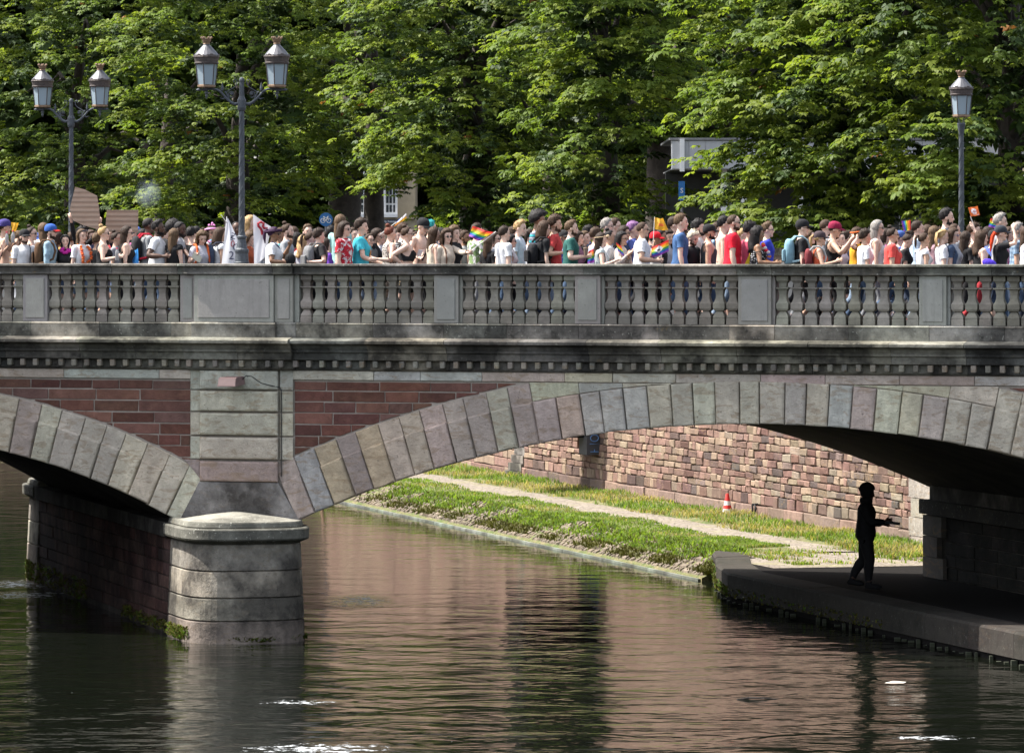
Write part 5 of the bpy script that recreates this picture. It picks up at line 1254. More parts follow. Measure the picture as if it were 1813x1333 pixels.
who('phone2', 1479, 391, .5, -4, 'person in a maroon cap and black tank top holding up a phone', f, 'M', ('crop', 'dk'), ('tank', BLK, 'plain'), ('trousers', BLK, 'plain'), cap=((.20, .01, .04), (.20, .01, .04), False), nod=.15, build=.012, hands={'R': (1504, 428, -.3), 'L': (1506, 428, -.15)})
who('w75', 1490, 412, 1.7, -40, 'woman facing us, half hidden by the arms with the phone', f, 'P', ('bun', 'br'), ('tee', (.5, .4, .42), 'plain'), hairpad=0)
who('w76', 1521, 401, 1, 10, 'marcher with an orange headband and a yellow shirt', 'm', 'L', ('short', 'br'), ('tee', (.62, .30, .02), 'plain'), hands={'R': (1516, 422, -.2)})
who('w77', 1535, 406, 0, 18, 'person with short dark hair in a plain white tee, face turned away', f, 'M', ('boyish', 'dk'), ('tee', WHT, 'plain'), J_(), build=.008)
who('w78', 1557, 390, .8, -5, 'long-haired grey-blond person in sunglasses and a white vest with a cord', f, 'L', ('long', 'gr'), ('tank', (.6, .55, .56), 'plain'), glasses=g_())
who('w79', 1584, 402, 0, 0, 'woman with a dark bun and spectacles in a coral-red polo', f, 'M', ('bun', 'dk'), ('tee', (.58, .07, .06), 'plain'), J_(), glasses=sp(), build=.022, hairpad=.0)
who('w80', 1606, 412, .5, 5, 'dark-haired woman looking down in a black shirt, right of the coral polo', f, 'P', ('bun', 'dk'), ('tee', BLK, 'plain'), nod=.4, hairpad=0)
who('w81', 1628, 391, 1.6, 5, 'dark-haired man with a rainbow sash over a white shirt', 'm', 'L', ('short', 'dk'), ('tee', (.4, .5, .62), 'plain'))
who('w82', 1639, 411, 0, 18, 'woman with a brown ponytail in a cropped-sleeve white tee', f, 'M', ('pony', 'br'), ('cap', WHT, 'plain'), J_(LJEAN))
who('w83', 1645, 397, 2.2, 15, 'brown head above the ponytail in the third row', f, 'L', ('bob', 'br'), ('tee', NAVY, 'plain'))
who('w84', 1657, 400, 1.2, 40, 'woman with loose light-brown hair and a pink top left of the braids', f, 'L', ('long', 'lb'), ('tank', (.5, .3, .33), 'plain'))
who('w85', 1673, 404, 0, 8, 'woman with blonde braids in a white tee printed with a word', f, 'L', ('braids', 'bl'), ('tee', (.66, .65, .68), 'plain'), J_(), build=.008)
who('w86', 1679, 369, 1.6, 0, 'tall bearded man with black hair standing above the rest by the right lamp', 'm', 'L', ('short', 'blk'), ('tee', (.04, .05, .07), 'plain'), beard='blk')
who('w87', 1691, 404, .1, -15, 'person in reflective sunglasses and a grey tee with navy sleeves', f, 'L', ('bob', 'br'), ('tee', (.30, .33, .38), 'raglan'), J_(), glasses=g_((.05, .09, .2)), build=.025)
who('w88', 1693, 396, 1.2, 20, 'head with thinning brown hair behind the navy-sleeved tee', 'm', 'L', ('bald', 'br'), ('tee', GRYC, 'plain'))
who('w89', 1713, 408, .8, 35, 'woman with dark brown hair left of the raised bare arm', f, 'L', ('long', 'dk'), ('tee', BLK, 'plain'))
who('oui', 1728, 394, 1.2, -5, 'person in sunglasses with a bare arm raised holding the small orange flag', f, 'P', ('messy', 'br'), ('tank', BLK, 'plain'), glasses=g_(), hands={'R': (1725, 405, -.3, (.6, -.6, -.6))})
who('w90', 1742, 406, .0, 12, 'curly brown-haired woman in thin black straps with a purple bag', f, 'P', ('curlylong', 'br'), ('tank', BLK, 'plain'), ('trousers', (.4, .04, .05), 'plain'), build=.015)
who('w91', 1775, 397, .2, 0, 'person in a black cap and black shirt shading the eyes with one hand', f, 'P', ('crop', 'red'), ('tee', BLK, 'plain'), J_(), cap=((.03, .035, .045), (.03, .035, .045), False), hands={'R': (1795, 406, -.12, (.5, -.5, -.6))})
who('w92', 1774, 375, 1.7, 2, 'older man with shaved sides and grey hair on top, taller than those around', 'm', 'P', ('quiff', 'gr'), ('tee', (.3, .3, .32), 'plain'))
who('w93', 1806, 394, .9, -5, 'grey-haired man in glasses and a blue plaid shirt at the right edge', 'm', 'M', ('short', 'gr'), ('tee', (.16, .25, .36), 'plaid'), glasses=sp(), beard='gr', build=.012)
who('w94', 1823, 400, 0, 0, 'person in white cut off by the right picture edge', f, 'L', ('long', 'br'), ('tee', WHT, 'plain'), J_())
# back rows: only hair and a sliver of face show between the others
BACK = 'heads glimpsed between the marchers'
import re
USED = set(); NEAR = []
for k, i in A2.items():
    l = re.split(r' (?:behind|beside|next to|left of|right of|between|half hidden|tucked|seen from|peering|above|near|just|in front|standing|at the|mostly|looking|cut by) ', i['root']['label'].split(',')[0])[0]
    if 4 <= len(l.split()) <= 10: NEAR.append((i['foot'], l))
def back_label(x, sx, hc):
    for _, l in sorted((abs(CX + n[0][0] * F / n[0][1] - x), n[1]) for n in NEAR):
        t_ = '%s head behind the %s' % (dict(dk='dark', br='brown', blk='black-haired', lb='light-brown')[hc], l)
        if t_ not in USED and l not in USED: USED.add(t_); USED.add(l); return t_
_m = MARCH; MARCH = BACK
for k, (x, y, row) in enumerate([(28, 412, 2.5), (35, 408, 3.2), (69, 411, 2.6), (104, 409, 2.8), (132, 409, 2.9), (163, 406, 3), (173, 411, 2.2), (199, 408, 3.3), (243, 399, 3.0), (256, 404, 2.6), (296, 405, 3), (331, 402, 3), (350, 399, 3.2),
                                 (367, 400, 3.3), (384, 403, 2.9), (405, 401, 3.3), (430, 408, 2.8), (467, 406, 3), (499, 404, 2.9), (521, 401, 3.4), (560, 404, 3), (576, 408, 2.6), (628, 403, 2.8), (676, 408, 2.9), (706, 405, 3.0), (737, 404, 2.6), (782, 401, 3.1),
                                 (817, 404, 2.9), (857, 404, 3.2), (880, 410, 2.4), (913, 402, 3.1), (938, 403, 2.6), (1001, 405, 2.5), (1116, 405, 2.9), (1132, 402, 3), (1153, 401, 3.2), (1185, 405, 2.6), (1219, 400, 2.9), (1250, 402, 2.8), (1295, 404, 2.8),
                                 (1500, 408, 2.6), (1511, 405, 3), (1545, 404, 2.9), (1571, 404, 2.7), (1597, 406, 2.9), (1617, 403, 2.6), (1664, 403, 2.9), (1703, 405, 2.9), (1735, 402, 2.8), (1752, 401, 2.9), (1762, 405, 2.5), (1789, 402, 2.8)]):
    sx = 'f' if k % 2 else 'm'
    hc = rnd.choice(('dk', 'br', 'blk', 'lb', 'dk', 'br')); lab = back_label(x, sx, hc)
    who('b%d' % k, x, y, row, rnd.choice((0, 10, -20, 40, -50, 70)), lab, sx, rnd.choice('LLMMPB'), (rnd.choice(('long', 'bob', 'bun', 'pony') if sx == 'f' else ('short', 'curly', 'crop', 'boyish')), hc),
        ('tee', rnd.choice((WHT, BLK, NAVY, (.4, .05, .06), (.3, .3, .32), (.1, .3, .32), (.5, .3, .1), (.45, .1, .25), (.08, .12, .4))), rnd.choice(('plain', 'plain', 'plain', 'dots', 'plaid', 'floral'))), eyes=False,
        cap=(rnd.choice(((.5, .5, .5), (.02, .02, .02), (.45, .03, .04), (.05, .1, .3))),) * 2 + (False,) if k % 6 == 2 else None, glasses=(True, (.01, .01, .01)) if k % 4 == 1 else None)
MARCH = _m

# ------------------------------------------------------------------ the man on the quay
qx = px(1533, 1043, 87.3); qd = 87.3
man_foot = (qx[0], qd, .51)
quay_man = make_person(man_foot, 1.76, math.radians(-12), 'hooded person in silhouette standing alone on the quay under the arch', None, 'm', 'D', ('hood', (.010, .010, .012)), ('long', (.010, .010, .012), 'plain'), ('trousers', (.012, .012, .014), 'plain'),
            .04, shoes=(.012, .012, .014), eyes=False, nod=.12, lean=.05, stride=-.17, targets={'R': (px(1566, 923, qd - .12),), 'L': (px(1562, 927, qd + .12),)})  # silhouette under the arch put into near-black cloth and dark skin
o = MB().box(-.16, .16, -.05, .05, -.022, .022).build('phone', M['black']); pw = px(1577, 925, qd - .1); o.location = tuple(pw); o.rotation_euler = (0, .12, math.radians(-12)); tag(o, 'dark flat object held out by the hooded person on the quay', 'handheld device')
# ------------------------------------------------------------------ street lamps
def translucent(name, col, tr=.5):
    t = NT(name); t.set('Base Color', (*col, 1)); t.set('Roughness', .12); t.set('Specular IOR Level', .7)
    tl_ = t.new('BsdfTranslucent', {'Color': (*col, 1)}); mx = t.new('MixShader', {0: tr, 1: t.b.outputs[0], 2: tl_.outputs[0]}); t.t.links.new(mx.outputs[0], t.out.inputs['Surface']); return t.m
M['glass'] = translucent('frosted_lamp_glass', (.47, .56, .62))
def lantern(root, c, k=1.0, turn=0.0):
    """six-sided lantern on a tray; c is the centre of the tray's underside"""
    R6 = lambda r, z, i: (c[0] + r * math.cos(turn + i * math.pi / 3), c[1] + r * math.sin(turn + i * math.pi / 3), c[2] + z)
    tr = MB().lathe([(0, .135), (.012, .155), (.04, .155), (.048, .14)], c, 6, 0, turn).build('lantern', M['copper'], root, origin=c)
    def sub(mb, name, m, **kw):
        o = mb.build(name, m, None, origin=c, **kw); o.parent = tr; o.location = (0, 0, 0); return o
    for i in range(6):
        q = [R6(.142, .049, i + .03), R6(.142, .049, i + .97), R6(.176, .382, i + .97), R6(.176, .382, i + .03)]
        n = np.cross(np.array(q[1]) - q[0], np.array(q[3]) - q[0]); n = n / np.linalg.norm(n) * .006; vv = q + [tuple(np.array(p) - n) for p in q]
        sub(MB().add(vv, [[0, 1, 2, 3], [7, 6, 5, 4], [0, 4, 5, 1], [1, 5, 6, 2], [2, 6, 7, 3], [3, 7, 4, 0]]), 'pane', M['glass'])
        sub(MB().tube([R6(.147, .045, i), R6(.182, .385, i)], .009, 5), 'glazing_bar', M['bronze'])
    sub(MB().lathe([(.382, .17), (.382, .195), (.405, .205), (.415, .19), (.48, .205), (.505, .222), (.515, .21)], c, 18), 'band', M['bronze'])
    rim = MB()
    for i in range(24):
        a = 2 * math.pi * i / 24; h = .022 + .014 * math.cos(i * math.pi / 2)
        p0, p1 = (c[0] + .214 * math.cos(a - .13), c[1] + .214 * math.sin(a - .13)), (c[0] + .214 * math.cos(a + .13), c[1] + .214 * math.sin(a + .13)); q0, q1 = (c[0] + .2 * math.cos(a - .13), c[1] + .2 * math.sin(a - .13)), (c[0] + .2 * math.cos(a + .13), c[1] + .2 * math.sin(a + .13))
        rim.add([(*p0, c[2] + .50), (*p1, c[2] + .50), (*p1, c[2] + .513 + h), (*p0, c[2] + .513 + h), (*q0, c[2] + .50), (*q1, c[2] + .50), (*q1, c[2] + .513 + h * .9), (*q0, c[2] + .513 + h * .9)], [[0, 1, 2, 3], [5, 4, 7, 6], [3, 2, 6, 7], [1, 5, 6, 2], [4, 0, 3, 7]])
    o = sub(rim, 'scalloped_rim', M['bronze']); o['kind'] = 'stuff'
    sub(MB().lathe([(.512, .21), (.53, .205), (.60, .145), (.665, .085), (.69, .06), (.705, .052)], c, 18), 'roof', M['zinc'])
    cr = MB().lathe([(.704, .05), (.715, .06), (.73, .05), (.75, .066), (.78, .074), (.80, .084), (.805, .06)], c, 12)
    for i in range(6): a = math.pi / 3 * i; cr.ball((c[0] + .08 * math.cos(a), c[1] + .08 * math.sin(a), c[2] + .815), (.02, .02, .022), 6, 4)
    sub(cr, 'crown', M['copper'])
    return tr
def spiral(cx, cz, r0, r1, a0, a1, n=18): return [(cx + (r0 + (r1 - r0) * i / (n - 1)) * math.cos(a0 + (a1 - a0) * i / (n - 1)), 0, cz + (r0 + (r1 - r0) * i / (n - 1)) * math.sin(a0 + (a1 - a0) * i / (n - 1))) for i in range(n)]
def lamp_post(loc, two, zl, rz, label, rot_l=.0, r=.05, based=True):
    """loc: foot; zl: height of the lantern trays above the foot"""
    root = empty('street_lamp', loc, rz, label, 'street lamp', 'lamps along the bridge parapets')
    zh = zl - .27 if two else zl - .10                                # hub, or pole top
    base = [(0, .125), (.02, .128), (.03, .115), (.06, .113), (.16, .108), (.20, .118), (.23, .118), (.245, .098), (.26, .09), (.40, .066), (.42, .085), (.445, .085), (.46, .06), (.50, .055)]
    MB().lathe(base, (0, 0, 0), 16).build('base', M['iron'], root, smooth=False)
    pole = MB().lathe([(.49, r), (zh * .6, r * .92), (zh, r * .8)], (0, 0, 0), 12)
    # twisted vine relief cast on the pole
    for ph in (0, 2.1, 4.2):
        pole.tube([((r * .98) * math.cos(ph + z * 9) * (1 - .18 * z / zh), (r * .98) * math.sin(ph + z * 9) * (1 - .18 * z / zh), z) for z in np.linspace(.5, zh, 46)], .009, 4)
    pole.build('pole', M['iron'], root)
    if two:
        MB().lathe([(zh - .11, .055), (zh - .10, .062), (zh - .06, .072), (zh + .07, .072), (zh + .09, .058), (zh + .11, .052), (zh + .12, .044), (zh + .36, .036), (zh + .37, .044), (zh + .40, .044), (zh + .425, .034), (zh + .44, .01)], (0, 0, 0), 12).build('hub', M['iron'], root)
        for s in (-1, 1):
            a = MB(); mir = lambda pts: [(s * p[0], p[1], zh + p[2]) for p in pts]
            a.tube(mir([(.06, 0, .005), (.12, 0, .0), (.18, 0, .03), (.24, 0, .085), (.30, 0, .15), (.35, 0, .205), (.42, 0, .24), (.50, 0, .25), (.56, 0, .245)]), [.026, .025, .024, .022, .02, .02, .019, .018, .018], 8)
            a.tube(mir([(.20, 0, .05), (.22, 0, .11), (.25, 0, .17), (.28, 0, .21)]), .013, 6)
            a.tube(mir([(.23, 0, .12), (.25, 0, .20), (.21, 0, .22)] ), .011, 6)
            a.tube(mir(spiral(.165, .165, .06, .02, -1.9, 4.6)), .010, 6); a.ball(mir([(.165, 0, .165)])[0], .026, 8, 6)
            a.tube(mir([(.25, 0, .20), (.19, 0, .235), (.12, 0, .275), (.085, 0, .32)] + [(p[0], 0, p[2]) for p in spiral(.115, .37, .04, .014, -2.4, -7.6, 14)]), .009, 6)
            a.lathe([(0, .006), (.03, .022), (.06, .024), (.16, .004)], mir([(.32, 0, .20)])[0], 8)
            a.tube(mir([(.27, 0, .10), (.31, 0, .085), (.36, 0, .10)]), [.014, .012, .005], 6)
            a.tube(mir([(.545, 0, .245), (.60, 0, .24), (.66, 0, .235), (.71, 0, .235), (.75, 0, .235)]), [.022, .03, .018, .026, .008], 8)
            a.lathe([(-.16, .008), (-.11, .024), (-.08, .014), (-.07, .034), (-.055, .034), (-.04, .016), (0, .026), (.04, .03), (.07, .018), (.09, .028), (.10, .03)], mir([(.578, 0, .245)])[0], 10)
            for k in range(4): b = k * math.pi / 2 + .5; p = mir([(.578, 0, .33)])[0]; a.tube([p, (p[0] + .05 * math.cos(b), .05 * math.sin(b), p[2] + .03), (p[0] + .115 * math.cos(b), .115 * math.sin(b), zl + .002)], .008, 5)
            a.build('arm', M['iron'], root)
            lantern(root, (s * .578, 0, zl), 1.0, rot_l)
    else:
        t_ = MB().lathe([(zh - .24, r * .8), (zh - .18, r * .95), (zh - .02, .075), (zh, .07)], (0, 0, 0), 12)
        for k in range(4): b = k * math.pi / 2 + .4; t_.tube([(.05 * math.cos(b), .05 * math.sin(b), zh - .01), (.06 * math.cos(b), .06 * math.sin(b), zh + .05), (.12 * math.cos(b), .12 * math.sin(b), zl + .002)], .008, 5)
        t_.build('cradle', M['iron'], root); lantern(root, (0, 0, zl), 1.0, rot_l)
    return root
d1 = face_d(428) + .12
lamp_post(tuple(px(428, 440, d1)[:2]) + (6.102,), True, 6.35 - (155.5 - 440) * d1 / F - 6.102, -.06, 'two-armed iron street lamp standing on the front parapet above the pier', .35)
lamp_post(tuple(px(126, 440, 97)[:2]) + (6.102,), True, 6.35 - (190.5 - 440) * 97 / F - 6.102, -.25, 'two-armed iron street lamp on the far parapet behind the cardboard placard', .35)
lamp_post(tuple(px(1702, 440, 90.3)[:2]) + (6.102,), False, 6.35 - (208 - 440) * 90.3 / F - 6.102, 0, 'single-lantern iron street lamp on the far parapet beside the tall bearded man', 0.0)

# ------------------------------------------------------------------ floodlight and its cable on the pilaster
fl = empty('floodlight', (0, 0, 0), 0, 'small brown floodlight box fixed to the pilaster over the pier', 'floodlight')
fp = bw(-4.72, -.28, 4.19); fl.location = tuple(fp); fl.rotation_euler = (0, 0, -TH)
b_ = MB(); b_.add([(-.19, -.16, -.085), (.13, -.16, -.085), (.19, .10, -.05), (-.13, .10, -.05), (-.17, -.14, .06), (.13, -.14, .06), (.18, .10, .08), (-.12, .10, .08)], BF); b_.build('housing', plain('brown_enamel', (.19, .125, .12), .5), fl, recalc=True)
MB().tube([(0, .08, 0), (0, .19, .02)], .03, 6).build('bracket', M['bronze'], fl)
MB().add([(-.185, -.163, -.075), (.125, -.163, -.075), (.122, -.15, .045), (-.165, -.15, .045)], [[0, 1, 2, 3]]).build('lens', plain('pinkish_lens', (.26, .18, .17), .5), fl)
cb = MB().tube([(.17, .05, .03), (.24, .02, .09), (.33, .04, .08), (.48, .09, -.03), (.62, .16, -.07), (.76, .2, -.10), (.775, .225, -.14), (.775, .225, -.9), (.775, .225, -1.55)], .008, 6).build('cable', M['black'], fl)

# ------------------------------------------------------------------ placards, banners and flags
def cloth_sheet(W_, H_, nu, nv, wave, fm_fn=None, seed=0):
    v = []; f = []; mi = []
    for j in range(nv + 1):
        for i in range(nu + 1): u, w = i / nu, j / nv; v.append((W_(u, w), wave(u, w), H_(u, w)))
    for j in range(nv):
        for i in range(nu): f.append([j * (nu + 1) + i, j * (nu + 1) + i + 1, (j + 1) * (nu + 1) + i + 1, (j + 1) * (nu + 1) + i]); mi.append(fm_fn((i + .5) / nu, (j + .5) / nv) if fm_fn else 0)
    return v, f, mi
def flagcol(n, c):
    t = NT(n); t.set('Base Color', (*c, 1)); t.set('Roughness', .7); tl_ = t.new('BsdfTranslucent', {'Color': (*c, 1)}); mx = t.new('MixShader', {0: .3, 1: t.b.outputs[0], 2: tl_.outputs[0]}); t.t.links.new(mx.outputs[0], t.out.inputs['Surface']); return t.m
RB = [flagcol('flag_' + n, c) for n, c in (('red', (.55, .03, .03)), ('orange', (.75, .20, .02)), ('yellow', (.75, .58, .03)), ('green', (.05, .33, .07)), ('blue', (.03, .10, .45)), ('violet', (.22, .05, .32)))]
FW = flagcol('flag_white', (.68, .68, .72)); FY = flagcol('flag_amber', (.62, .33, .02)); FO = flagcol('flag_orange', (.62, .14, .03)); FR = flagcol('ribbon_red', (.42, .03, .05)); FB = flagcol('letter_navy', (.05, .06, .13))
def quad_flag(name, label, cat, corners, d, mats_, fm_fn, pole=None, wave=.03, nu=14, nv=12, group=None, th=.004, polecol=(.6, .58, .55), ph=0.0):
    """corners: photo pixels top-left, top-right, bottom-right, bottom-left, at depth d"""
    C = [px(*c, d) for c in corners]; o0 = C[0]
    root = empty(name, tuple(o0), 0, label, cat, group)
    v = []; f = []; mi = []
    for j in range(nv + 1):
        for i in range(nu + 1):
            u, w = i / nu, j / nv; p = (C[0] * (1 - u) + C[1] * u) * (1 - w) + (C[3] * (1 - u) + C[2] * u) * w - o0
            p = p + np.array((0, wave * math.sin(u * 7 + w * 2.5 + ph) + wave * .5 * math.sin(u * 3 - w * 5 + ph), .25 * wave * math.sin(u * 6.5 + .7 + ph))); v.append(p)
    for j in range(nv):
        for i in range(nu): f.append([j * (nu + 1) + i, (j + 1) * (nu + 1) + i, (j + 1) * (nu + 1) + i + 1, j * (nu + 1) + i + 1]); mi.append(fm_fn((i + .5) / nu, (j + .5) / nv))
    mk('cloth', v, f, None, root, smooth=True, mats=mats_, fm=mi, origin=(0, 0, 0))
    if pole:
        a, b = (px(*q, d + .02) - o0 for q in pole); MB().tube([a, b], .007, 6).build('pole', plain('flag_stick', polecol, .6), root)
    return root, (lambda u, w: ((C[0] * (1 - u) + C[1] * u) * (1 - w) + (C[3] * (1 - u) + C[2] * u) * w - o0))
FG = 'flags carried in the march'
D_ = lambda x, row: face_d(x) + 1.0 + row * 1.25
quad_flag('rainbow_flag', 'large rainbow flag waved by the woman in the beige turtleneck', 'flag', [(837, 401), (874, 412), (850, 427), (830, 419)], D_(793, 0) - .35, RB, lambda u, w: min(5, int(w * 6)), [(830, 448), (878, 410)], .035, group=FG)
rf, at_ = quad_flag('rainbow_banner', 'rainbow flag with a white diamond beside the man in the tight white tee', 'flag', [(1153, 438), (1184, 425), (1184, 446), (1154, 457)], D_(1165, .2), RB + [FW], lambda u, w: 6 if abs(u - .42) * 1.9 + abs(w - .45) * 1.5 < .5 else min(5, int(w * 6)), None, .02, 22, 18, group=FG, ph=1.0)
tx = MB(); 
for k in range(3): p = at_(.36 + .05 * k, .5); tx.ball((p[0], p[1] - .035, p[2]), (.012, .004, .012), 6, 4)
tx.build('print', M['black'], rf)
yf, at_ = quad_flag('yellow_flag', 'small amber flag on a white stick above the red cap', 'flag', [(1159, 386), (1174, 387), (1183, 408), (1159, 407)], D_(1164, .7), [FY, FO], lambda u, w: 1 if (abs(u - .6) < .22 and abs(w - .55) < .12) else 0, [(1159, 384), (1156, 438)], .02, group=FG)
of, at_ = quad_flag('orange_flag', 'small square orange flag with a white disc held up by the raised bare arm', 'flag', [(1714, 368), (1731, 365), (1735, 381), (1719, 384)], D_(1728, 1.0), [FO, FW], lambda u, w: 1 if math.hypot(u - .48, w - .48) < .30 else 0, [(1718, 383), (1725, 402)], .01, 16, 16, group=FG)
def conv(o, parent=None):
    dg = bpy.context.evaluated_depsgraph_get(); dg.update(); me = bpy.data.meshes.new_from_object(o.evaluated_get(dg)); n = bpy.data.objects.new(o.name, me); nm = o.name; mw = o.location.copy(), o.rotation_euler.copy()
    bpy.data.objects.remove(o); n.name = nm.split('.')[0]; COL.objects.link(n); n.location, n.rotation_euler = mw; n['kind'] = 'stuff'
    if parent: n.parent = parent
    return n
def text(s, size, m, loc, rot, parent=None, name='lettering', ext=.002):
    cu = bpy.data.curves.new(name, 'FONT'); cu.body = s; cu.size = size; cu.align_x = 'CENTER'; cu.align_y = 'CENTER'; cu.extrude = ext; cu.resolution_u = 3; cu.materials.append(m)
    o = bpy.data.objects.new(name, cu); COL.objects.link(o); o.location = loc; o.rotation_euler = rot
    return conv(o, parent)
p = at_(.48, .48); text('Oui!', .065, FR, (p[0], p[1] - .03, p[2]), (math.pi / 2, 0, 0), of)
p = at_(.62, .86); text('mariage', .028, FW, (p[0], p[1] - .03, p[2]), (math.pi / 2, 0, 0), of)
quad_flag('rainbow_flag', 'small upright rainbow flag above the coral polo', 'flag', [(1596, 392), (1612, 390), (1613, 407), (1600, 410)], D_(1606, 1.4), RB, lambda u, w: 5 - min(5, int(u * 6)), None, .012, group=FG)
quad_flag('rainbow_flag', 'rainbow flag corner behind the man with shaved grey sides', 'flag', [(1754, 387), (1766, 389), (1766, 405), (1750, 402)], D_(1760, 2.2), RB, lambda u, w: min(5, int(w * 6)), None, .012, group=FG)
quad_flag('rainbow_flag', 'half-furled rainbow and white flag on a stick above the auburn bun', 'flag', [(702, 393), (719, 378), (720, 387), (697, 402)], D_(700, .9), [FW, RB[4], FY, RB[1]], lambda u, w: (0, 0, 2, 2)[int(w * 4)] if u > .4 else (1, 0, 2, 3)[int(w * 4)], [(720, 380), (672, 416)], .015, group=FG)
quad_flag('rainbow_flag', 'striped rainbow cloth hanging below the hands of the flowered hairband woman', 'flag', [(1042, 446), (1056, 437), (1056, 463), (1040, 468)], D_(1050, .5), RB, lambda u, w: min(5, int(w * 6)), None, .015, group=FG)
quad_flag('rainbow_flag', 'small drooping rainbow flag in front of the clapping woman', 'flag', [(1091, 430), (1100, 436), (1106, 455), (1094, 445)], D_(1095, .25), RB, lambda u, w: min(5, int(w * 6)), None, .012, group=FG)
quad_flag('orange_cloth', 'small orange cloth beside the backwards purple cap', 'flag', [(20, 394), (33, 395), (29, 409), (21, 411)], D_(20, 1.5), [FY], lambda u, w: 0, None, .012, group=FG)
quad_flag('yellow_cloth', 'yellow cloth hanging from the polka-dot woman', 'flag', [(1328, 447), (1333, 450), (1331, 474), (1316, 474)], D_(1328, .1), [RB[2]], lambda u, w: 0, None, .012, group=FG)
quad_flag('blue_bag', 'bright blue plastic bag between black tops at the left', 'bag', [(237, 445), (244, 440), (246, 472), (232, 472)], D_(240, .3), [flagcol('bag_blue', (.06, .32, .75))], lambda u, w: 0, None, .02)
# white banners
BG = 'white banners by the lamp post'
bf1, at_ = quad_flag('banner', 'folded white banner with navy and red characters, left of the lamp post', 'banner', [(401, 384), (404, 388), (442, 470), (392, 470)], D_(415, -.1), [FW], lambda u, w: 0, [(391, 380), (402, 395)], .035, group=BG)
for s_, u, w, sz, m_, ro in (('2', .40, .80, .19, FB, .1), ('0', .56, .55, .15, FR, .3), ('C', .70, .62, .17, FB, .5), ('Z', .75, .38, .14, FB, .6), ('S', .6, .42, .12, FB, .4)):
    p = at_(u, w); text(s_, sz, m_, (p[0], p[1] - .055, p[2]), (math.pi / 2, ro * .5, 0), bf1)
bf2, at_ = quad_flag('banner', 'white banner painted with a red ribbon, right of the lamp post', 'banner', [(446, 380), (449, 381), (484, 471), (446, 471)], D_(460, .05), [FW], lambda u, w: 0, None, .03, group=BG)
bf3, at3 = quad_flag('banner', 'white banner painted with a red ribbon, right of the lamp post', 'banner', [(448, 380), (480, 402), (470, 455), (450, 471)], D_(460, 0), [FW], lambda u, w: 0, None, .015, group=BG)
bpy.data.objects.remove([c for c in bf2.children][0]); bpy.data.objects.remove(bf2)
c0 = px(464, 406, D_(460, 0)) - np.array(bf3.location); rbn = MB()
def RBp(pts): return [(c0[0] + a / 108, c0[1] - .05, c0[2] - b / 108) for a, b in pts]
rbn.tube(RBp([(1, 10), (0, 4), (-2, -1), (-6, -5), (-7, -10), (-2, -13), (3, -10), (2, -5), (4, -2), (10, -1)]), .024, 6)
rbn.build('ribbon', FR, bf3)
# cardboard
def cardboard():
    t = NT('corrugated_cardboard'); p = t.obj; z = t.new('SeparateXYZ', {0: p}).outputs[2]; w = t.math('SINE', t.math('MULTIPLY', z, 75.0)); n = t.noise(p, 6, 4)
    c = t.mix(t.ramp(n, .3, .7), (.36, .25, .185), (.30, .20, .145)); c = t.mix(t.math('MULTIPLY', t.ramp(w, -.2, .8), .3), c, (.44, .34, .27)); t.set('Base Color', c); t.set('Roughness', .9); t.bump(w, .004); return t.m
M['card'] = cardboard()
def sheet(name, label, cat, pts, d, m, th=.012, bend=0.0, grey=None):
    C = [px(*q, d) for q in pts]; o0 = np.mean(C, 0); n = len(C); xs = [c[0] - o0[0] for c in C]
    v = [(c - o0 + np.array((0, bend * (x / max(map(abs, xs))) ** 2, 0))) for c, x in zip(C, xs)]; v = v + [p + np.array((0, th, 0)) for p in v]
    f_ = [list(range(n))[::-1], [n + i for i in range(n)]] + [[i, (i + 1) % n, n + (i + 1) % n, n + i] for i in range(n)]
    o = mk(name, [p + o0 for p in v], f_, m, origin=o0, recalc=True); tag(o, label, cat); return o
sheet('placard', 'pale curved cardboard placard held up high at an angle', 'placard', [(133, 331), (150, 336), (172, 347), (175, 366), (177, 385), (174, 396), (176, 407), (160, 403), (145, 398), (130, 391), (125, 378), (124, 368)], D_(149, 1.6), M['card'])
sheet('placard', 'square brown cardboard sign held upright behind the blonde woman', 'placard', [(189, 372), (245, 372), (244, 412), (186, 411)], D_(216, 2.1), M['card'])
# small things people hold or wear
def garland(key, label, cols, n, rx, z0, zd, name='flower_garland', r=.028):
    i = A2[key]; Rt, c = i['ps']['chest']; mb = MB()
    Pc = i['ps']['P']; 
    for k in range(n):
        a = -math.pi * 1.0 + 2 * math.pi * k / n; y = rx * math.sin(a); w_ = (1 + math.cos(a)) / 2
        z = z0 - zd * w_; near = Pc[(np.abs(Pc[:, 1] - y) < .03) & (np.abs(Pc[:, 2] - z) < .03)]; xf = (near[:, 0].max() + .04) if len(near) and w_ > .12 else -.02
        p = i['W']((xf, y, z)); mb.ball((p[0] + rnd.uniform(-.01, .01), p[1], p[2] + rnd.uniform(-.01, .01)), (r, r, r * .8), 6, 4, rnd.randrange(len(cols)))
    o = mb.build(name, None, mats=[flagcol('petal_%s_%d' % (key, q), c_) for q, c_ in enumerate(cols)]); o.parent = i['root']; o.matrix_parent_inverse = (Matrix.Translation(i['root'].location) @ Matrix.Rotation(i['root'].rotation_euler.z, 4, 'Z') @ Matrix.Scale(i['sc'], 4)).inverted(); o['kind'] = 'stuff'; return o
garland('w6', '', [(.72, .12, .02), (.75, .18, .03)], 30, .10, 1.50, .40)
garland('lei', '', [(.7, .02, .05), (.75, .6, .05), (.7, .7, .7), (.1, .12, .5), (.75, .25, .03), (.65, .6, .62)], 34, .11, 1.50, .42, r=.036)
sc_ = garland('w5', '', [(.45, .01, .28)], 16, .075, 1.475, .07, 'neck_scarf', .036)
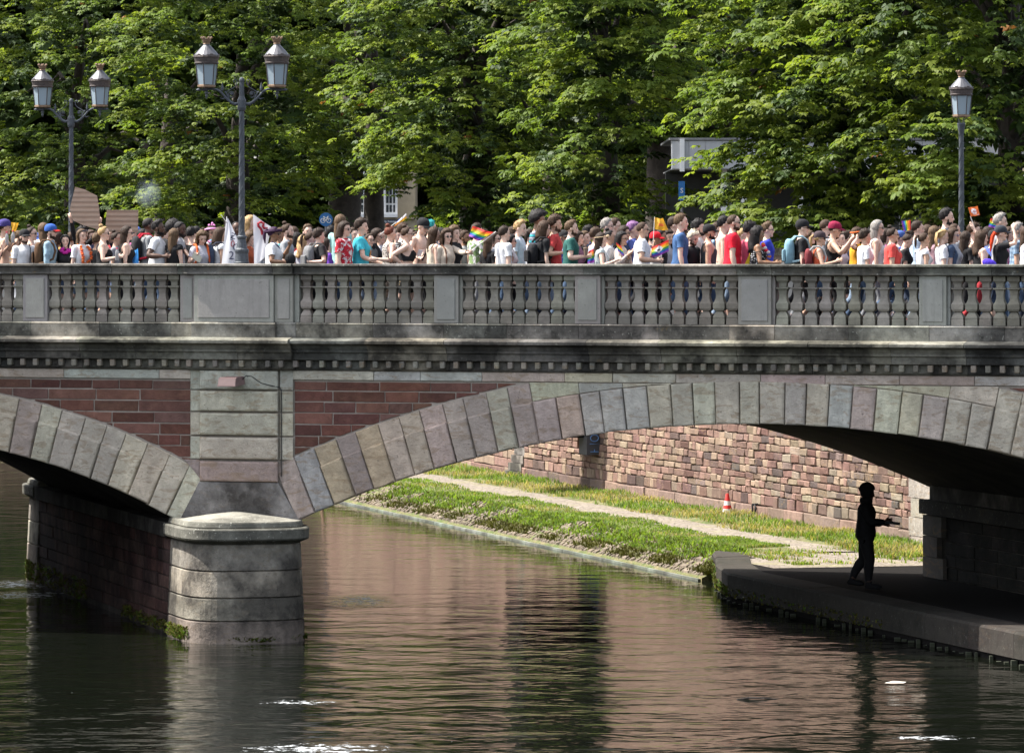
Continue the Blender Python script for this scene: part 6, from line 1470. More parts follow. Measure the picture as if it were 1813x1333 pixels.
hb = garland('w16', '', [(.7, .3, .5), (.75, .6, .1), (.2, .5, .7), (.5, .4, .7)], 14, .07, 1.50, .06, 'neck_scarf', .03)
def on_head(key, pts, r, m, name, col=None, balls=None):
    i = A2[key]; Rh, hp = i['ps']['head']; T = lambda p: i['root'].location + Vector(tuple(i['W'](Rh @ (np.asarray(p) - np.asarray(J['head'])) + hp) - i['foot']))
    mb = MB()
    if pts: mb.tube([T(p) for p in pts], r, 6)
    for b in (balls or []): mb.ball(tuple(T(b)), (.022, .022, .02), 7, 5)
    o = mb.build(name, m, col=col); o.parent = i['root']; o.matrix_parent_inverse = (Matrix.Translation(i['root'].location) @ Matrix.Rotation(i['root'].rotation_euler.z, 4, 'Z') @ Matrix.Scale(i['sc'], 4)).inverted(); return o
ringp = lambda z, k=1.0: [(-.004 + .128 * k * math.cos(a), .104 * k * math.sin(a), z + .02 * math.cos(a)) for a in np.linspace(0, 2 * math.pi, 19)]
on_head('band', ringp(1.688), .007, M['col'], 'hairband', (.45, .33, .2), [(.12, -.05, 1.71), (.13, 0, 1.71), (.10, -.085, 1.705), (.12, .05, 1.71)])
on_head('w76', ringp(1.695, .94), .010, M['col'], 'headband', (.7, .15, .03)); on_head('w16', ringp(1.705), .018, M['col'], 'headband', (.65, .25, .5), [(.02, 0, 1.79), (.03, 0, 1.815), (0, .05, 1.78), (0, -.05, 1.78)])
on_head('wrap', ringp(1.69, 1.02), .028, M['cloth_plain'], 'headwrap', (.03, .012, .035)); on_head('w6', [(.1, -.06, 1.735), (.11, 0, 1.745), (.1, .06, 1.735)], .016, M['gloss'], 'raised_sunglasses', (.02, .02, .03))
on_head('w91', [(-.10, -.06, 1.66), (-.14, -.05, 1.58), (-.16, -.06, 1.46), (-.17, -.06, 1.32)], [.03, .035, .03, .012], M['cloth_plain'], 'red_scarf', (.6, .06, .02))
def backpack(key, label, col, strap, w=.15, h=.42, dp=.14):
    i = A2[key]; Rt, c = i['ps']['chest']; root = empty('backpack', tuple(i['foot']), 0, label, 'backpack', 'backpacks worn in the march'); root.rotation_euler = i['root'].rotation_euler
    s = i['sc']; mb = MB(); n = 12
    rings = [(.0, .75, .8), (.03, .95, 1.0), (.2, 1.0, 1.05), (.33, .97, .95), (.40, .85, .72), (.43, .5, .4)]
    v = []; f_ = []
    for z, kx, kd in rings:
        for q in range(n): a = 2 * math.pi * q / n; v.append((-.125 - dp * .5 + math.copysign(abs(math.cos(a)) ** .6, math.cos(a)) * dp * .55 * kd, math.copysign(abs(math.sin(a)) ** .6, math.sin(a)) * w * kx, 1.02 + z * h / .43))
    for j in range(len(rings) - 1):
        for q in range(n): f_.append([j * n + q, j * n + (q + 1) % n, (j + 1) * n + (q + 1) % n, (j + 1) * n + q])
    f_ += [list(range(n))[::-1], [(len(rings) - 1) * n + q for q in range(n)]]
    v = [tuple(np.asarray(p) * s) for p in v]; MB().add(v, f_).build('body', M['cloth_plain'], root, col=col, smooth=True)
    MB().add([tuple(np.asarray(p) * s) for p in ((-.315, -.1, 1.08), (-.315, .1, 1.08), (-.315, .1, 1.25), (-.315, -.1, 1.25), (-.285, -.11, 1.07), (-.285, .11, 1.07), (-.285, .11, 1.27), (-.285, -.11, 1.27))], BF).build('pocket', M['cloth_plain'], root, col=tuple(x * .8 for x in col), recalc=True)
    for y in (-.1, .1): MB().tube([tuple(np.asarray(p) * s) for p in ((-.17, y, 1.40), (-.10, y * 1.1, 1.475), (.0, y * 1.1, 1.475), (.085, y * 1.05, 1.41), (.125, y * 1.05, 1.28), (.09, y * 1.35, 1.14), (-.06, y * 1.65, 1.08), (-.16, y * 1.3, 1.06))], .02, 6).build('strap', M['cloth_plain'], root, col=strap)
    return root
backpack('bpack', 'light blue backpack on the black-capped man', (.17, .30, .37), (.25, .38, .44), .15, .42, .15); backpack('gpack', 'grey backpack on the short-haired marcher in black', (.16, .16, .165), (.12, .12, .12))
backpack('w10', 'dark backpack with red trim on the man in the grey tee', (.02, .02, .022), (.45, .02, .04)); backpack('w17', 'navy backpack beside the folded white banner', (.045, .06, .10), (.05, .05, .07))
backpack('leaf', 'small rucksack with orange straps on the curly-haired woman', (.02, .02, .02), (.55, .11, .03), .12); backpack('w73', 'maroon backpack on the blonde woman in the dark cap', (.16, .03, .035), (.3, .3, .3))
backpack('w4', 'brown leather backpack on the man in the denim shirt', (.10, .055, .03), (.10, .055, .03), .13); backpack('w46', 'black backpack between the striped tee and the red polo', (.012, .012, .014), (.02, .02, .02), .14, .36)
def held(name, label, cat, x, y, d, mb, m, col=None, rot=(0, 0, 0)): o = mb.build(name, m, col=col, origin=(0, 0, 0)); o.location = tuple(px(x, y, d)); o.rotation_euler = rot; return tag(o, label, cat)
M['bottle'] = translucent('clear_plastic', (.40, .40, .41), .6)
def bottle(x, y, d, label, k=1.0):
    root = empty('bottle', tuple(px(x, y, d)), 0, label, 'bottle', 'drinks carried in the march'); MB().lathe([(-.1 * k, .02), (-.095 * k, .032), (.04 * k, .032), (.07 * k, .026), (.10 * k, .013), (.115 * k, .013)], (0, 0, 0), 12).build('body', M['bottle'], root); MB().lathe([(.116 * k, .015), (.14 * k, .015)], (0, 0, 0), 10).build('lid', M['col'], root, col=(.6, .05, .1)); return root
bottle(12, 424, D_(11, 1) - .38, 'clear plastic bottle with a red lid held at the far left', .95); bottle(23, 421, D_(11, 1) - .36, 'half-full bottle of dark drink in the shirtless man\'s other hand', .9); bottle(207, 452, D_(187, 0) - .25, 'clear bottle in the hands of the blonde woman in black', .9)
held('cup', 'brown paper cup with a coloured lid held by the man in the green polo', 'cup', 1037, 446, D_(1015, 0) - .24, MB().lathe([(-.06, .026), (.05, .036), (.055, .04), (.07, .036), (.075, .01)], (0, 0, 0), 12), M['col'], (.16, .11, .08))
held('leaflet', 'white and yellow leaflets held by the curly-haired woman', 'leaflet', 347, 454, D_(358, .2) - .36, MB().box(-.06, .06, -.004, .004, -.055, .055).box(-.0, .10, -.012, -.006, -.07, .03), M['col'], (.62, .6, .5), (.3, .4, .1))
held('phone', 'white phone in the hands of the shirtless young man', 'phone', 743, 449, D_(748, .9) - .45, MB().box(-.035, .035, -.005, .005, -.065, .065), M['gloss'], (.6, .6, .62), (.2, .3, 0)); held('phone', 'dark phone held up by the person in the maroon cap', 'phone', 1507, 422, D_(1479, .5) - .24, MB().box(-.06, .06, -.005, .005, -.035, .035), M['gloss'], (.02, .02, .02), (0, .1, .9))
held('waist_bag', 'bright purple bag carried by the curly-haired woman', 'bag', 1752, 467, D_(1742, 0) - .28, MB().ball((0, 0, 0), (.12, .08, .075), 14, 9), M['cloth_plain'], (.06, .03, .42), (0, .35, 0)); held('shoulder_bag', 'black bag hanging at the hip of the woman in the headwrap', 'bag', 514, 459, D_(488, 0) - .2, MB().ball((0, 0, 0), (.09, .06, .10), 12, 8), M['cloth_plain'], (.015, .015, .017))
def strap(key, col, pts, r=.009): on = A2[key]; o = MB().tube([tuple(on['W'](p)) for p in pts], r, 5).build('strap', M['cloth_plain'], col=col); o.parent = on['root']; o.matrix_parent_inverse = (Matrix.Translation(on['root'].location) @ Matrix.Rotation(on['root'].rotation_euler.z, 4, 'Z') @ Matrix.Scale(on['sc'], 4)).inverted()
strap('w78', BLK, [(.0, .1, 1.475), (.10, .05, 1.40), (.155, -.03, 1.27), (.145, -.12, 1.08), (.08, -.17, .98)]); strap('wrap', (.06, .06, .12), [(-.02, -.1, 1.48), (.10, -.09, 1.40), (.165, 0, 1.25), (.14, .1, 1.1)]); strap('w1', BLK, [(.02, .09, 1.475), (.11, .08, 1.4), (.15, .06, 1.25), (.145, .05, 1.05)], .007)
strap('w79', (.45, .4, .4), [(-.02, -.1, 1.475), (.09, -.13, 1.40), (.16, -.06, 1.2), (.16, .05, 1.02)], .014); strap('band', WHT, [(-.02, -.11, 1.475), (.07, -.14, 1.38), (.10, -.15, 1.2), (.05, -.17, .98)], .012); strap('flagw', (.12, .05, .03), [(.0, -.10, 1.475), (.11, -.09, 1.4), (.15, -.08, 1.25), (.13, -.08, 1.0)], .013)
strap('w30', (.6, .25, .08), [(-.02, -.08, 1.478), (.11, -.04, 1.40), (.165, 0, 1.22), (.15, .04, 1.02)], .014); strap('phone1', BLK, [(.0, .1, 1.47), (.10, .08, 1.38), (.135, .0, 1.2), (.12, -.1, 1.05)], .012)
# printed word on the braided woman's tee
i = A2['w85']; t_ = text('LOVE', .085, M['black'], (0, 0, 0), (0, 0, 0), None, 'print', .001); n_ = i['ps']['P']; k = (np.abs(n_[:, 1] + .035) < .03) & (np.abs(n_[:, 2] - 1.24) < .03); t_.parent = i['root']; t_.location = (n_[k][:, 0].max() + .028, -.045, 1.235); t_.rotation_euler = (math.pi / 2, 0, math.pi / 2 - .62)

# ------------------------------------------------------------------ traffic cone, mooring ring, debris
cd = 9000 * (HC - .575) / (912 - YH); cone = empty('traffic_cone', tuple(px(1288, 912, cd)), 0, 'red and white striped traffic cone standing in the grass by the wall', 'traffic cone')
MB().box(-.15, .15, -.15, .15, 0, .03).build('base', M['col'], cone, col=(.5, .04, .03))
for k, (z0, z1) in enumerate(((.03, .14), (.14, .22), (.22, .31), (.31, .375), (.375, .47))): r0 = .115 - .19 * (z0 - .03); r1 = .115 - .19 * (z1 - .03); MB().lathe([(z0 + .001, r0), (z1, r1)], (0, 0, 0), 16).build('band', M['col'], cone, col=((.72, .7, .7) if k % 2 == 0 and k < 4 else (.62, .035, .03)))
mr = empty('mooring_ring', rv(10.7, E0 - .02, .62), 0, 'black iron mooring ring and bracket at the foot of the retaining wall', 'ring')
dr_ = np.array((*(-RV), 0)); dp_ = np.array((*PV, 0)); MB().tube([dr_ * .09 + dp_ * .11 * math.cos(t) + np.array((0, 0, .16 + .1 * math.sin(t))) for t in np.linspace(0, 6.283, 17)], .017, 6, caps=False).build('ring', M['black'], mr); MB().tube([dr_ * -.05 + (0, 0, .27), dr_ * .12 + (0, 0, .27), dr_ * .12 + (0, 0, .10)], .022, 6).build('bracket', M['black'], mr)
stk = MB().tube([rv(33.0, -.12, -.3), rv(33.3, .1, .75)], [.05, .04], 7).build('mooring_stake', M['wood']); tag(stk, 'leaning timber stake at the far end of the grassy bank by the water', 'stake')
fs = MB(); c_ = px(1585, 1210, 9000 * HC / 770)
fs.add([(c_[0] - .16, c_[1], .012), (c_[0] - .05, c_[1] - .12, .02), (c_[0] + .12, c_[1] - .05, .015), (c_[0] + .17, c_[1] + .1, .02), (c_[0] - .02, c_[1] + .14, .03), (c_[0] - .02, c_[1] + .02, .035)], [[0, 1, 5], [1, 2, 5], [2, 3, 5], [3, 4, 5], [4, 0, 5]]); tag(fs.build('floating_scrap', M['col'], col=(.6, .56, .5)), 'pale scrap of litter floating on the river at the right', 'litter')
c_ = px(1340, 1238, 9000 * HC / 798); tag(MB().tube([(c_[0] - .28, c_[1], .0), (c_[0] - .1, c_[1] + .05, .02), (c_[0] + .1, c_[1] + .02, .015), (c_[0] + .3, c_[1] + .12, .0)], [.012, .016, .014, .006], 6).build('driftwood_stick', M['bark']), 'thin dark stick drifting on the water below the quay', 'stick')
# ------------------------------------------------------------------ trees
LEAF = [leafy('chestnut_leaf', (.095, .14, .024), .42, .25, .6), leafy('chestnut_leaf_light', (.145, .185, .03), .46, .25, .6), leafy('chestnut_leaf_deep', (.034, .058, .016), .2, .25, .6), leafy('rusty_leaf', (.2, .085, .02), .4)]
def leaf_quads(C, O, L, droop, wid):
    """palmate leaves: C centres, O outward unit vectors, one fan of leaflets each"""
    n = len(C); K = 6; up = np.array((0, 0, 1.0))
    O = O / (np.linalg.norm(O, axis=1, keepdims=True) + 1e-9); S = np.cross(O, up); S /= np.linalg.norm(S, axis=1, keepdims=True) + 1e-9; N = np.cross(S, O)
    ang = np.linspace(-1.9, 1.9, K)[None, :] + nr.normal(0, .15, (n, K)); ln = L[:, None] * (1 - .22 * np.abs(ang) / 1.9) * nr.uniform(.8, 1.15, (n, K))
    D = O[:, None] * np.cos(ang)[..., None] + S[:, None] * np.sin(ang)[..., None] - N[:, None] * (droop[:, None] * nr.uniform(.5, 1.4, (n, K)))[..., None] ; D /= np.linalg.norm(D, axis=2, keepdims=True)
    W_ = np.cross(D, N[:, None] + nr.normal(0, .25, (n, K, 3))); W_ /= np.linalg.norm(W_, axis=2, keepdims=True) + 1e-9
    B = C[:, None] + D * .01; mid = B + D * (ln * .58)[..., None] + N[:, None] * (ln * .04)[..., None]; tip = B + D * ln[..., None] - up * (ln * .16)[..., None]
    w = (ln * wid)[..., None]
    return np.stack([B, mid + W_ * w, tip, mid - W_ * w], 2).reshape(-1, 3)
def gap(p):
    """openings between the boughs through which house and fascia show"""
    x = CX + p[0] * F / p[1]; y = YH - (p[2] - HC) * F / p[1]; return (602 < x < 722 and y > 345) or (1186 < x < 1255 and 240 < y < 330 and p[1] < 125)
def tree(name, label, bx, by, h_trunk, r_trunk, cz, R, nsp, leafL, seed, lob=.22, cam_bias=True, shelf=1.0, spray=10, lean=(0, 0), zcut=None, extra=None, upper=44):
    r_ = np.random.default_rng(seed); root = empty('chestnut_tree', (bx, by, 5.0), 0, label, 'tree', 'chestnut trees behind the bridge')
    cen = np.array((bx, by, cz)); R = np.array(R)
    sp_c = []; sp_o = []; ph = r_.uniform(0, 6, 8); zt = min(cz + R[2], zcut or 99); zl = max(cz - R[2], 5.9); bo = []
    nb = max(16, nsp // 8); tries = 0
    while len(bo) < nb and tries < nb * 60:
        tries += 1
        z = zl + (zt - zl) * r_.random(); q = abs((z - cz) / R[2]); hr = max(0, 1 - q ** 3.2) ** .5; a = r_.uniform(math.pi * .92, math.pi * 2.08) if r_.random() < .86 else r_.uniform(0, math.pi)
        hr *= 1 + lob * (math.sin(a * 3 + ph[0]) * math.cos(z * 1.3 + ph[1]) + .6 * math.sin(a * 7 + z * 2 + ph[2]))
        p = np.array((bx + math.cos(a) * R[0] * hr, by + math.sin(a) * R[1] * hr, z))
        if any(np.hypot(*(p - o_)[:2]) < .84 * shelf and abs(p[2] - o_[2]) < .54 * shelf for o_, _, _ in bo): continue
        bo.append((p, np.array((math.cos(a) + r_.normal(0, .25), math.sin(a) + r_.normal(0, .25), 0)), 9))
    for p, o_, n_ in bo + [(np.array(p), np.array(o_, float), n_) for p, o_, n_ in (extra or [])]:        # each bough is a drooping shelf of sprays
        o_ = o_ / np.linalg.norm(o_); sd_ = np.array((-o_[1], o_[0], 0)); w_ = r_.uniform(.7, 1.25) * shelf
        for _ in range(n_):
            if gap(p): break
            t_ = r_.uniform(-1.0, .45); l_ = r_.normal(0, .5) * (1 - .35 * t_)
            sp_c.append(p + o_ * t_ * w_ + sd_ * l_ * w_ + np.array((0, 0, -.30 * max(t_ + .3, 0) ** 2 - .22 * l_ * l_ + r_.normal(0, .07)))); sp_o.append(o_ + sd_ * l_ * .8 + r_.normal(0, .2, 3) * (1, 1, 0))
    nout = len(sp_c)
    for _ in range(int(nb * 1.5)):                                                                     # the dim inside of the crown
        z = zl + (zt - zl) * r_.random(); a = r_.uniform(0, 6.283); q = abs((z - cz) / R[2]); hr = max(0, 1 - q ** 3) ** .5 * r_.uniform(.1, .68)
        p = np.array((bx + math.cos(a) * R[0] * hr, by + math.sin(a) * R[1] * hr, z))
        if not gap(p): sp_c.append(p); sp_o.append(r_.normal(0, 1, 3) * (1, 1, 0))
    nup = len(sp_c)
    for _ in range(upper):                                                                             # the high crown above the picture, which shades the boughs below
        a = r_.uniform(0, 6.283); z = zt + r_.uniform(0, 1) ** .8 * 7.5; hr = (1 - ((z - zt) / 9.5) ** 2) ** .5 * r_.random() ** .4
        sp_c.append(np.array((bx + math.cos(a) * R[0] * hr * 1.05, by + math.sin(a) * R[1] * hr * 1.05, z))); sp_o.append(np.array((math.cos(a), math.sin(a), 0)))
    SPC = np.array(sp_c); SPO = np.array(sp_o); SPO[:, 2] = -.12; SPO /= np.linalg.norm(SPO, axis=1, keepdims=True) + 1e-9
    n = len(SPC); m = spray
    t_ = r_.uniform(-.25, 1, (n, m)); lat = r_.normal(0, .30, (n, m)) * (1 - .3 * t_); SL = np.cross(SPO, (0, 0, 1.0)); SL /= np.linalg.norm(SL, axis=1, keepdims=True) + 1e-9
    ext = leafL * 3.7
    C = SPC[:, None] + SPO[:, None] * (t_ * ext)[..., None] + SL[:, None] * (lat * ext)[..., None]; C[..., 2] += -.35 * ext * np.maximum(t_, 0) ** 2 - .30 * ext * lat ** 2 * 2 + r_.normal(0, .06, (n, m))
    O = SPO[:, None] + SL[:, None] * (lat * 1.6)[..., None] + r_.normal(0, .35, (n, m, 3)) * (1, 1, .5); O[..., 2] -= .15
    C = C.reshape(-1, 3); O = O.reshape(-1, 3); L = leafL * r_.uniform(.75, 1.2, len(C)); L[nout * m:nup * m] *= 1.5; L[nup * m:] *= 3.4; V = leaf_quads(C, O, L, r_.uniform(.1, .5, len(C)), .27)
    nf = len(V) // 4; me = bpy.data.meshes.new('crown'); me.vertices.add(len(V)); me.vertices.foreach_set('co', (V - np.array((bx, by, 5.0))).ravel())
    me.loops.add(nf * 4); me.loops.foreach_set('vertex_index', np.arange(nf * 4, dtype=np.int32)); me.polygons.add(nf); me.polygons.foreach_set('loop_start', np.arange(0, nf * 4, 4, dtype=np.int32)); me.polygons.foreach_set('loop_total', np.full(nf, 4, dtype=np.int32))
    for m_ in LEAF: me.materials.append(m_)
    spm = np.where(r_.random(n) < .15, 2, np.where(r_.random(n) < .45, 1, 0)); spm[nout:] = 2; spm = np.repeat(spm, m); spm = np.where(r_.random(len(spm)) < .0015, 3, spm)  # inner and upper sprays take the deep leaf, crown shade as colour
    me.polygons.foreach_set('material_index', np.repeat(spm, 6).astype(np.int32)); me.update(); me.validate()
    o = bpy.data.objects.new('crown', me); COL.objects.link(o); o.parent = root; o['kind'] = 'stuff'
    ty = R[1] * .3; tb = MB(); tb.tube([(0, ty, -.1), (lean[0] * .1, ty, .5), (lean[0] * .5, ty, h_trunk * .5), (lean[0], ty, h_trunk), (lean[0] * 1.2, ty + .3, h_trunk + 1.8), (lean[0] * 1.3, ty + .5, h_trunk + 4)], [r_trunk * 1.25, r_trunk, r_trunk * .9, r_trunk * .75, r_trunk * .4, r_trunk * .1], 12)
    tb.build('trunk', M['bark'], root, smooth=True, origin=(0, 0, 0))
    for k in range(9):
        a = r_.uniform(0, 6.28); z0 = h_trunk * r_.uniform(.75, 1.0) + k * .45; e = np.array((math.cos(a) * R[0] * .5, math.sin(a) * R[1] * .5 + .5, r_.uniform(.8, 2.6))); s0 = np.array((lean[0], ty, z0))
        MB().tube([s0, s0 + e * (.35, .35, .6), s0 + e * (.7, .7, .95), s0 + e * (1, 1, .8)], [r_trunk * .32, r_trunk * .22, r_trunk * .12, .02], 7).build('limb', M['bark'], root, smooth=True, origin=(0, 0, 0))
    return root
def tp(x, d): return (x - CX) * d / F
tree('t', 'large-leaved chestnut behind the single street lamp, cut by the right edge', tp(1800, 104), 104.5, 3.2, .34, 11.6, (3.3, 3.0, 4.7), 620, .165, 5, .2, zcut=14.5)
tree('t', 'spreading chestnut with big leaves over the white pavilion fascia', tp(1510, 109), 109.5, 2.9, .36, 10.9, (2.9, 2.9, 4.6), 760, .165, 8, .22, zcut=14.2, extra=[((tp(1275, 108), 107.6, 9.6), (-1, -.4, 0), 9), ((tp(1335, 108), 107.4, 8.75), (-1, -.4, 0), 9), ((tp(1350, 108), 107.0, 8.2), (-1, -.5, 0), 9), ((tp(1400, 108), 106.8, 8.6), (-.6, -.8, 0), 10), ((tp(1390, 108), 106.8, 8.0), (-.6, -.8, 0), 10), ((tp(1450, 108), 106.4, 8.4), (-.4, -1, 0), 10), ((tp(1270, 108), 107.8, 7.55), (-1, -.3, 0), 12), ((tp(1290, 107), 107.0, 6.95), (-1, -.5, 0), 8), ((tp(1340, 107), 106.8, 7.3), (-.8, -.6, 0), 10), ((tp(1420, 107), 106.3, 7.2), (-.4, -1, 0), 12)])
tree('t', 'tall darker chestnut left of the white pavilion', tp(1075, 122), 123, 3.2, .42, 12.0, (1.95, 2.6, 6.0), 620, .155, 13, .2, zcut=15)
tree('t', 'broad bright-green chestnut in the middle behind the crowd', tp(840, 138), 139, 3.4, .5, 11.6, (3.0, 3.0, 5.8), 860, .15, 21, .22, zcut=14.6, extra=[((tp(700, 136), 135.5, 9.6), (-1, -.4, 0), 16), ((tp(680, 136), 136, 8.6), (-1, -.2, 0), 8)])
tree('t', 'dark-shaded chestnut behind the front two-armed lamp', tp(415, 158), 159, 3.6, .5, 12.6, (3.2, 3.2, 6.8), 760, .15, 34, .22, zcut=16.5)
tree('t', 'sunlit chestnut at the far left behind the rear lamp', tp(130, 170), 170, 3.6, .5, 12.4, (3.9, 3.4, 6.8), 820, .15, 55, .2, zcut=17)
tree('t', 'chestnut running out of the left picture edge', tp(-90, 176), 176, 3.6, .5, 12.4, (4.0, 3.4, 6.3), 260, .19, 56, .2, zcut=17)
tree('t', 'dim chestnut in the gap between the left trees', tp(290, 186), 186, 3.6, .5, 12.5, (4.6, 3.4, 6.6), 300, .2, 57, .2, zcut=17.5)
tree('t', 'thick leaning trunk and dim crown behind the long-haired people', tp(592, 168), 170, 5.6, .62, 14.2, (3.4, 3.0, 5.6), 300, .19, 58, .2, zcut=18, lean=(.5, 0))
tree('t', 'slimmer dark trunk right of the stone house windows', tp(656, 160), 163, 5.4, .36, 14.0, (3.0, 3.0, 5.4), 280, .19, 59, .2, zcut=18)
tree('t', 'dim chestnut filling the gap between the middle crowns', tp(980, 150), 152, 3.5, .4, 12.6, (3.4, 3.0, 5.8), 280, .2, 60, .2, zcut=16)
tree('t', 'dark trunk standing beside the blue letter sign', tp(1172, 131), 132, 4.4, .42, 14.0, (2.6, 3.0, 4.6), 240, .2, 61, .2, zcut=15.5)
tree('t', 'dim chestnut behind the pavilion roof', tp(1650, 128), 140, 3.8, .4, 13.6, (4.6, 3.0, 5.5), 260, .22, 62, .2, zcut=16.5)
tree('t', 'dim chestnut behind the tree over the fascia', tp(1330, 128), 142, 3.8, .4, 13.8, (3.6, 3.0, 5.3), 240, .22, 63, .2, zcut=16.5)
# far wood closing the view behind the trees
def far_wood():
    n = 13000; x = nr.uniform(-300, 2150, n); d = nr.uniform(205, 240, n); X = (x - CX) * d / F; C = np.c_[X, d, 5 + nr.uniform(0, 1, n) ** .8 * 24]
    keep = ~((x > 585) & (x < 735) & (C[:, 2] < 9.0)) & ~((x > 1180) & (C[:, 2] < 9)); C = C[keep]; O = nr.normal(0, 1, (len(C), 3)) * (1, .6, .3) + (0, -.8, -.2)
    V = leaf_quads(C, O, nr.uniform(1.0, 1.8, len(C)), nr.uniform(.2, .8, len(C)), .3); me = bpy.data.meshes.new('far_wood'); me.from_pydata(V.tolist(), [], np.arange(len(V)).reshape(-1, 4).tolist()); me.materials.append(LEAF[2]); me.materials.append(LEAF[0]); me.polygons.foreach_set('material_index', (nr.random(len(V) // 4) < .3).astype(np.int32)); me.update()
    o = bpy.data.objects.new('far_wood', me); COL.objects.link(o); o['kind'] = 'stuff'
far_wood()

# ------------------------------------------------------------------ buildings and signs behind the trees
M['ochre'] = plain('ochre_stone_wall', (.40, .33, .23), .9, 0, .15, 3); M['white'] = plain('white_paint', (.72, .72, .72), .5, 0, .06, 5); M['pane'] = plain('window_pane', (.03, .035, .04), .08, 0, .1, 4, 0, .8)
def far_house():
    d = 200.0; k = d / F; P_ = lambda x, y, off=0.0: px(x, y, d + off); o0 = P_(660, 400); root = empty('stone_house', tuple(o0), 0, 'pale ochre stone house with white windows glimpsed between the dark trunks', 'building')
    def bx(name, x0, x1, y0, y1, a, b, m, par, ref=o0):
        p, q = P_(x0, y1) - ref, P_(x1, y0) - ref
        return MB().box(p[0], q[0], a, b, p[2], q[2]).build(name, m, par, origin=(0, 0, 0))
    bx('wall', 596, 735, 250, 480, .35, 5, M['ochre'], root); bx('plinth', 596, 735, 385, 480, -.02, .4, plain('ochre_plinth', (.34, .29, .2)), root); bx('string_course', 596, 735, 383, 388, -.18, .36, M['ochre'], root); bx('name_board', 668, 702, 389.5, 396, -.3, -.22, plain('dark_board', (.05, .06, .09)), root)
    for x in (634.5, 691):
        fr = bx('window', x - 12.5, x + 12.5, 300, 382, .05, .36, M['white'], root)
        for (a, b) in ((-7.5, -3), (-1.5, 2.8), (5.2, 8.5)):
            for (y0, y1) in ((312, 330), (332, 345), (347, 360), (363, 376)): bx('pane', x + a, x + b, y0, y1, .02, .06, M['pane'], fr)
        bx('sill', x - 13, x + 13, 379.5, 385, -.3, .1, M['white'], root)
    p = P_(685, 392.7) - o0; text('Rue de la Fontaine', .13, M['white'], (p[0], -.32, p[2]), (math.pi / 2, 0, 0), root)
far_house()
def pavilion():
    d = 119.0; P_ = lambda x, y, off=0.0: px(x, y, d + off); o0 = P_(1190, 440); root = empty('pavilion', tuple(o0), 0, 'low white pavilion with a deep flat fascia half hidden by the big-leaved chestnut', 'building')
    def bx(name, x0, x1, y0, y1, a, b, m):
        p, q = P_(x0, y1) - o0, P_(x1, y0) - o0; return MB().box(p[0], q[0], a, b, p[2], q[2]).build(name, m, root, origin=(0, 0, 0))
    m_f = plain('white_cladding', (.40, .41, .43), .5, 0, .05, 3)
    for i in range(22):
        x0 = 1190 + i * 29.5; bx('fascia_panel', x0 + .3, x0 + 29.2, 250, 299, -.06, .04, m_f)
    bx('fascia', 1189, 1840, 248.5, 300.5, 0, .3, m_f); bx('end_trim', 1203.5, 1211.5, 247, 304, -.16, -.05, M['white']); bx('roof', 1185, 1845, 244.5, 248.3, -.1, 7, plain('roof_felt', (.2, .2, .21)))
    for x in (1283, 1318, 1420, 1600, 1790): bx('column', x - 5, x + 5, 300.6, 520, .3, .6, M['white'])
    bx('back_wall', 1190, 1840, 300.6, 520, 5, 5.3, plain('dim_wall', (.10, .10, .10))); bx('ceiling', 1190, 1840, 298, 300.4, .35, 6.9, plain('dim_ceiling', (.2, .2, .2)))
    for x0, x1 in ((1285, 1313), (1324, 1352)): bx('door', x0, x1, 330, 520, 2.5, 2.6, plain('grey_door', (.2, .22, .23), .3))
pavilion()
hg = empty('site_hoarding', tuple(px(1640, 440, 113.5)), 0, 'row of mottled grey panels under the right-hand trees', 'hoarding'); h0 = px(1640, 440, 113.5)
for i, (x0, x1, yt) in enumerate(((1574, 1592, 357), (1593, 1612, 362), (1613, 1641, 356), (1675, 1699, 318), (1700, 1722, 330), (1724, 1745, 352))):
    p, q = px(x0, 520, 113.5) - h0, px(x1, yt, 113.5) - h0; MB().box(p[0], q[0], 0, .08, -1.2, q[2]).build('panel', M['face'], hg, col=jit((.2, .21, .22), .15), origin=(0, 0, 0))
cr0 = px(1656, 440, 112.4); cr = empty('wooden_crates', tuple(cr0), 0, 'upright brown timber boards stacked between the grey panels', 'timber stack')
for x0, x1, yt in ((1633, 1643.5, 365), (1644, 1660, 369), (1661, 1678, 362)):
    p, q = px(x0, 520, 112.4) - cr0, px(x1, yt, 112.4) - cr0; MB().box(p[0], q[0], 0, .3, -1.2, q[2]).build('board', M['wood'], cr, origin=(0, 0, 0))
# light-coloured awning at the right edge
aw0 = px(1800, 306, 116); aw = empty('awning', tuple(aw0), 0, 'white awning edge showing through the leaves at the right edge', 'awning'); MB().box(-.32, .9, 0, 2, -.12, .02).build('canopy', M['white'], aw, origin=(0, 0, 0)); MB().box(-.28, .9, .1, 1.9, .03, .16).build('top', M['ochre'], aw, origin=(0, 0, 0)); MB().tube([(.6, 1, -.1), (.6, 1, -4.5)], .05, 8).build('post', M['white'], aw, origin=(0, 0, 0))
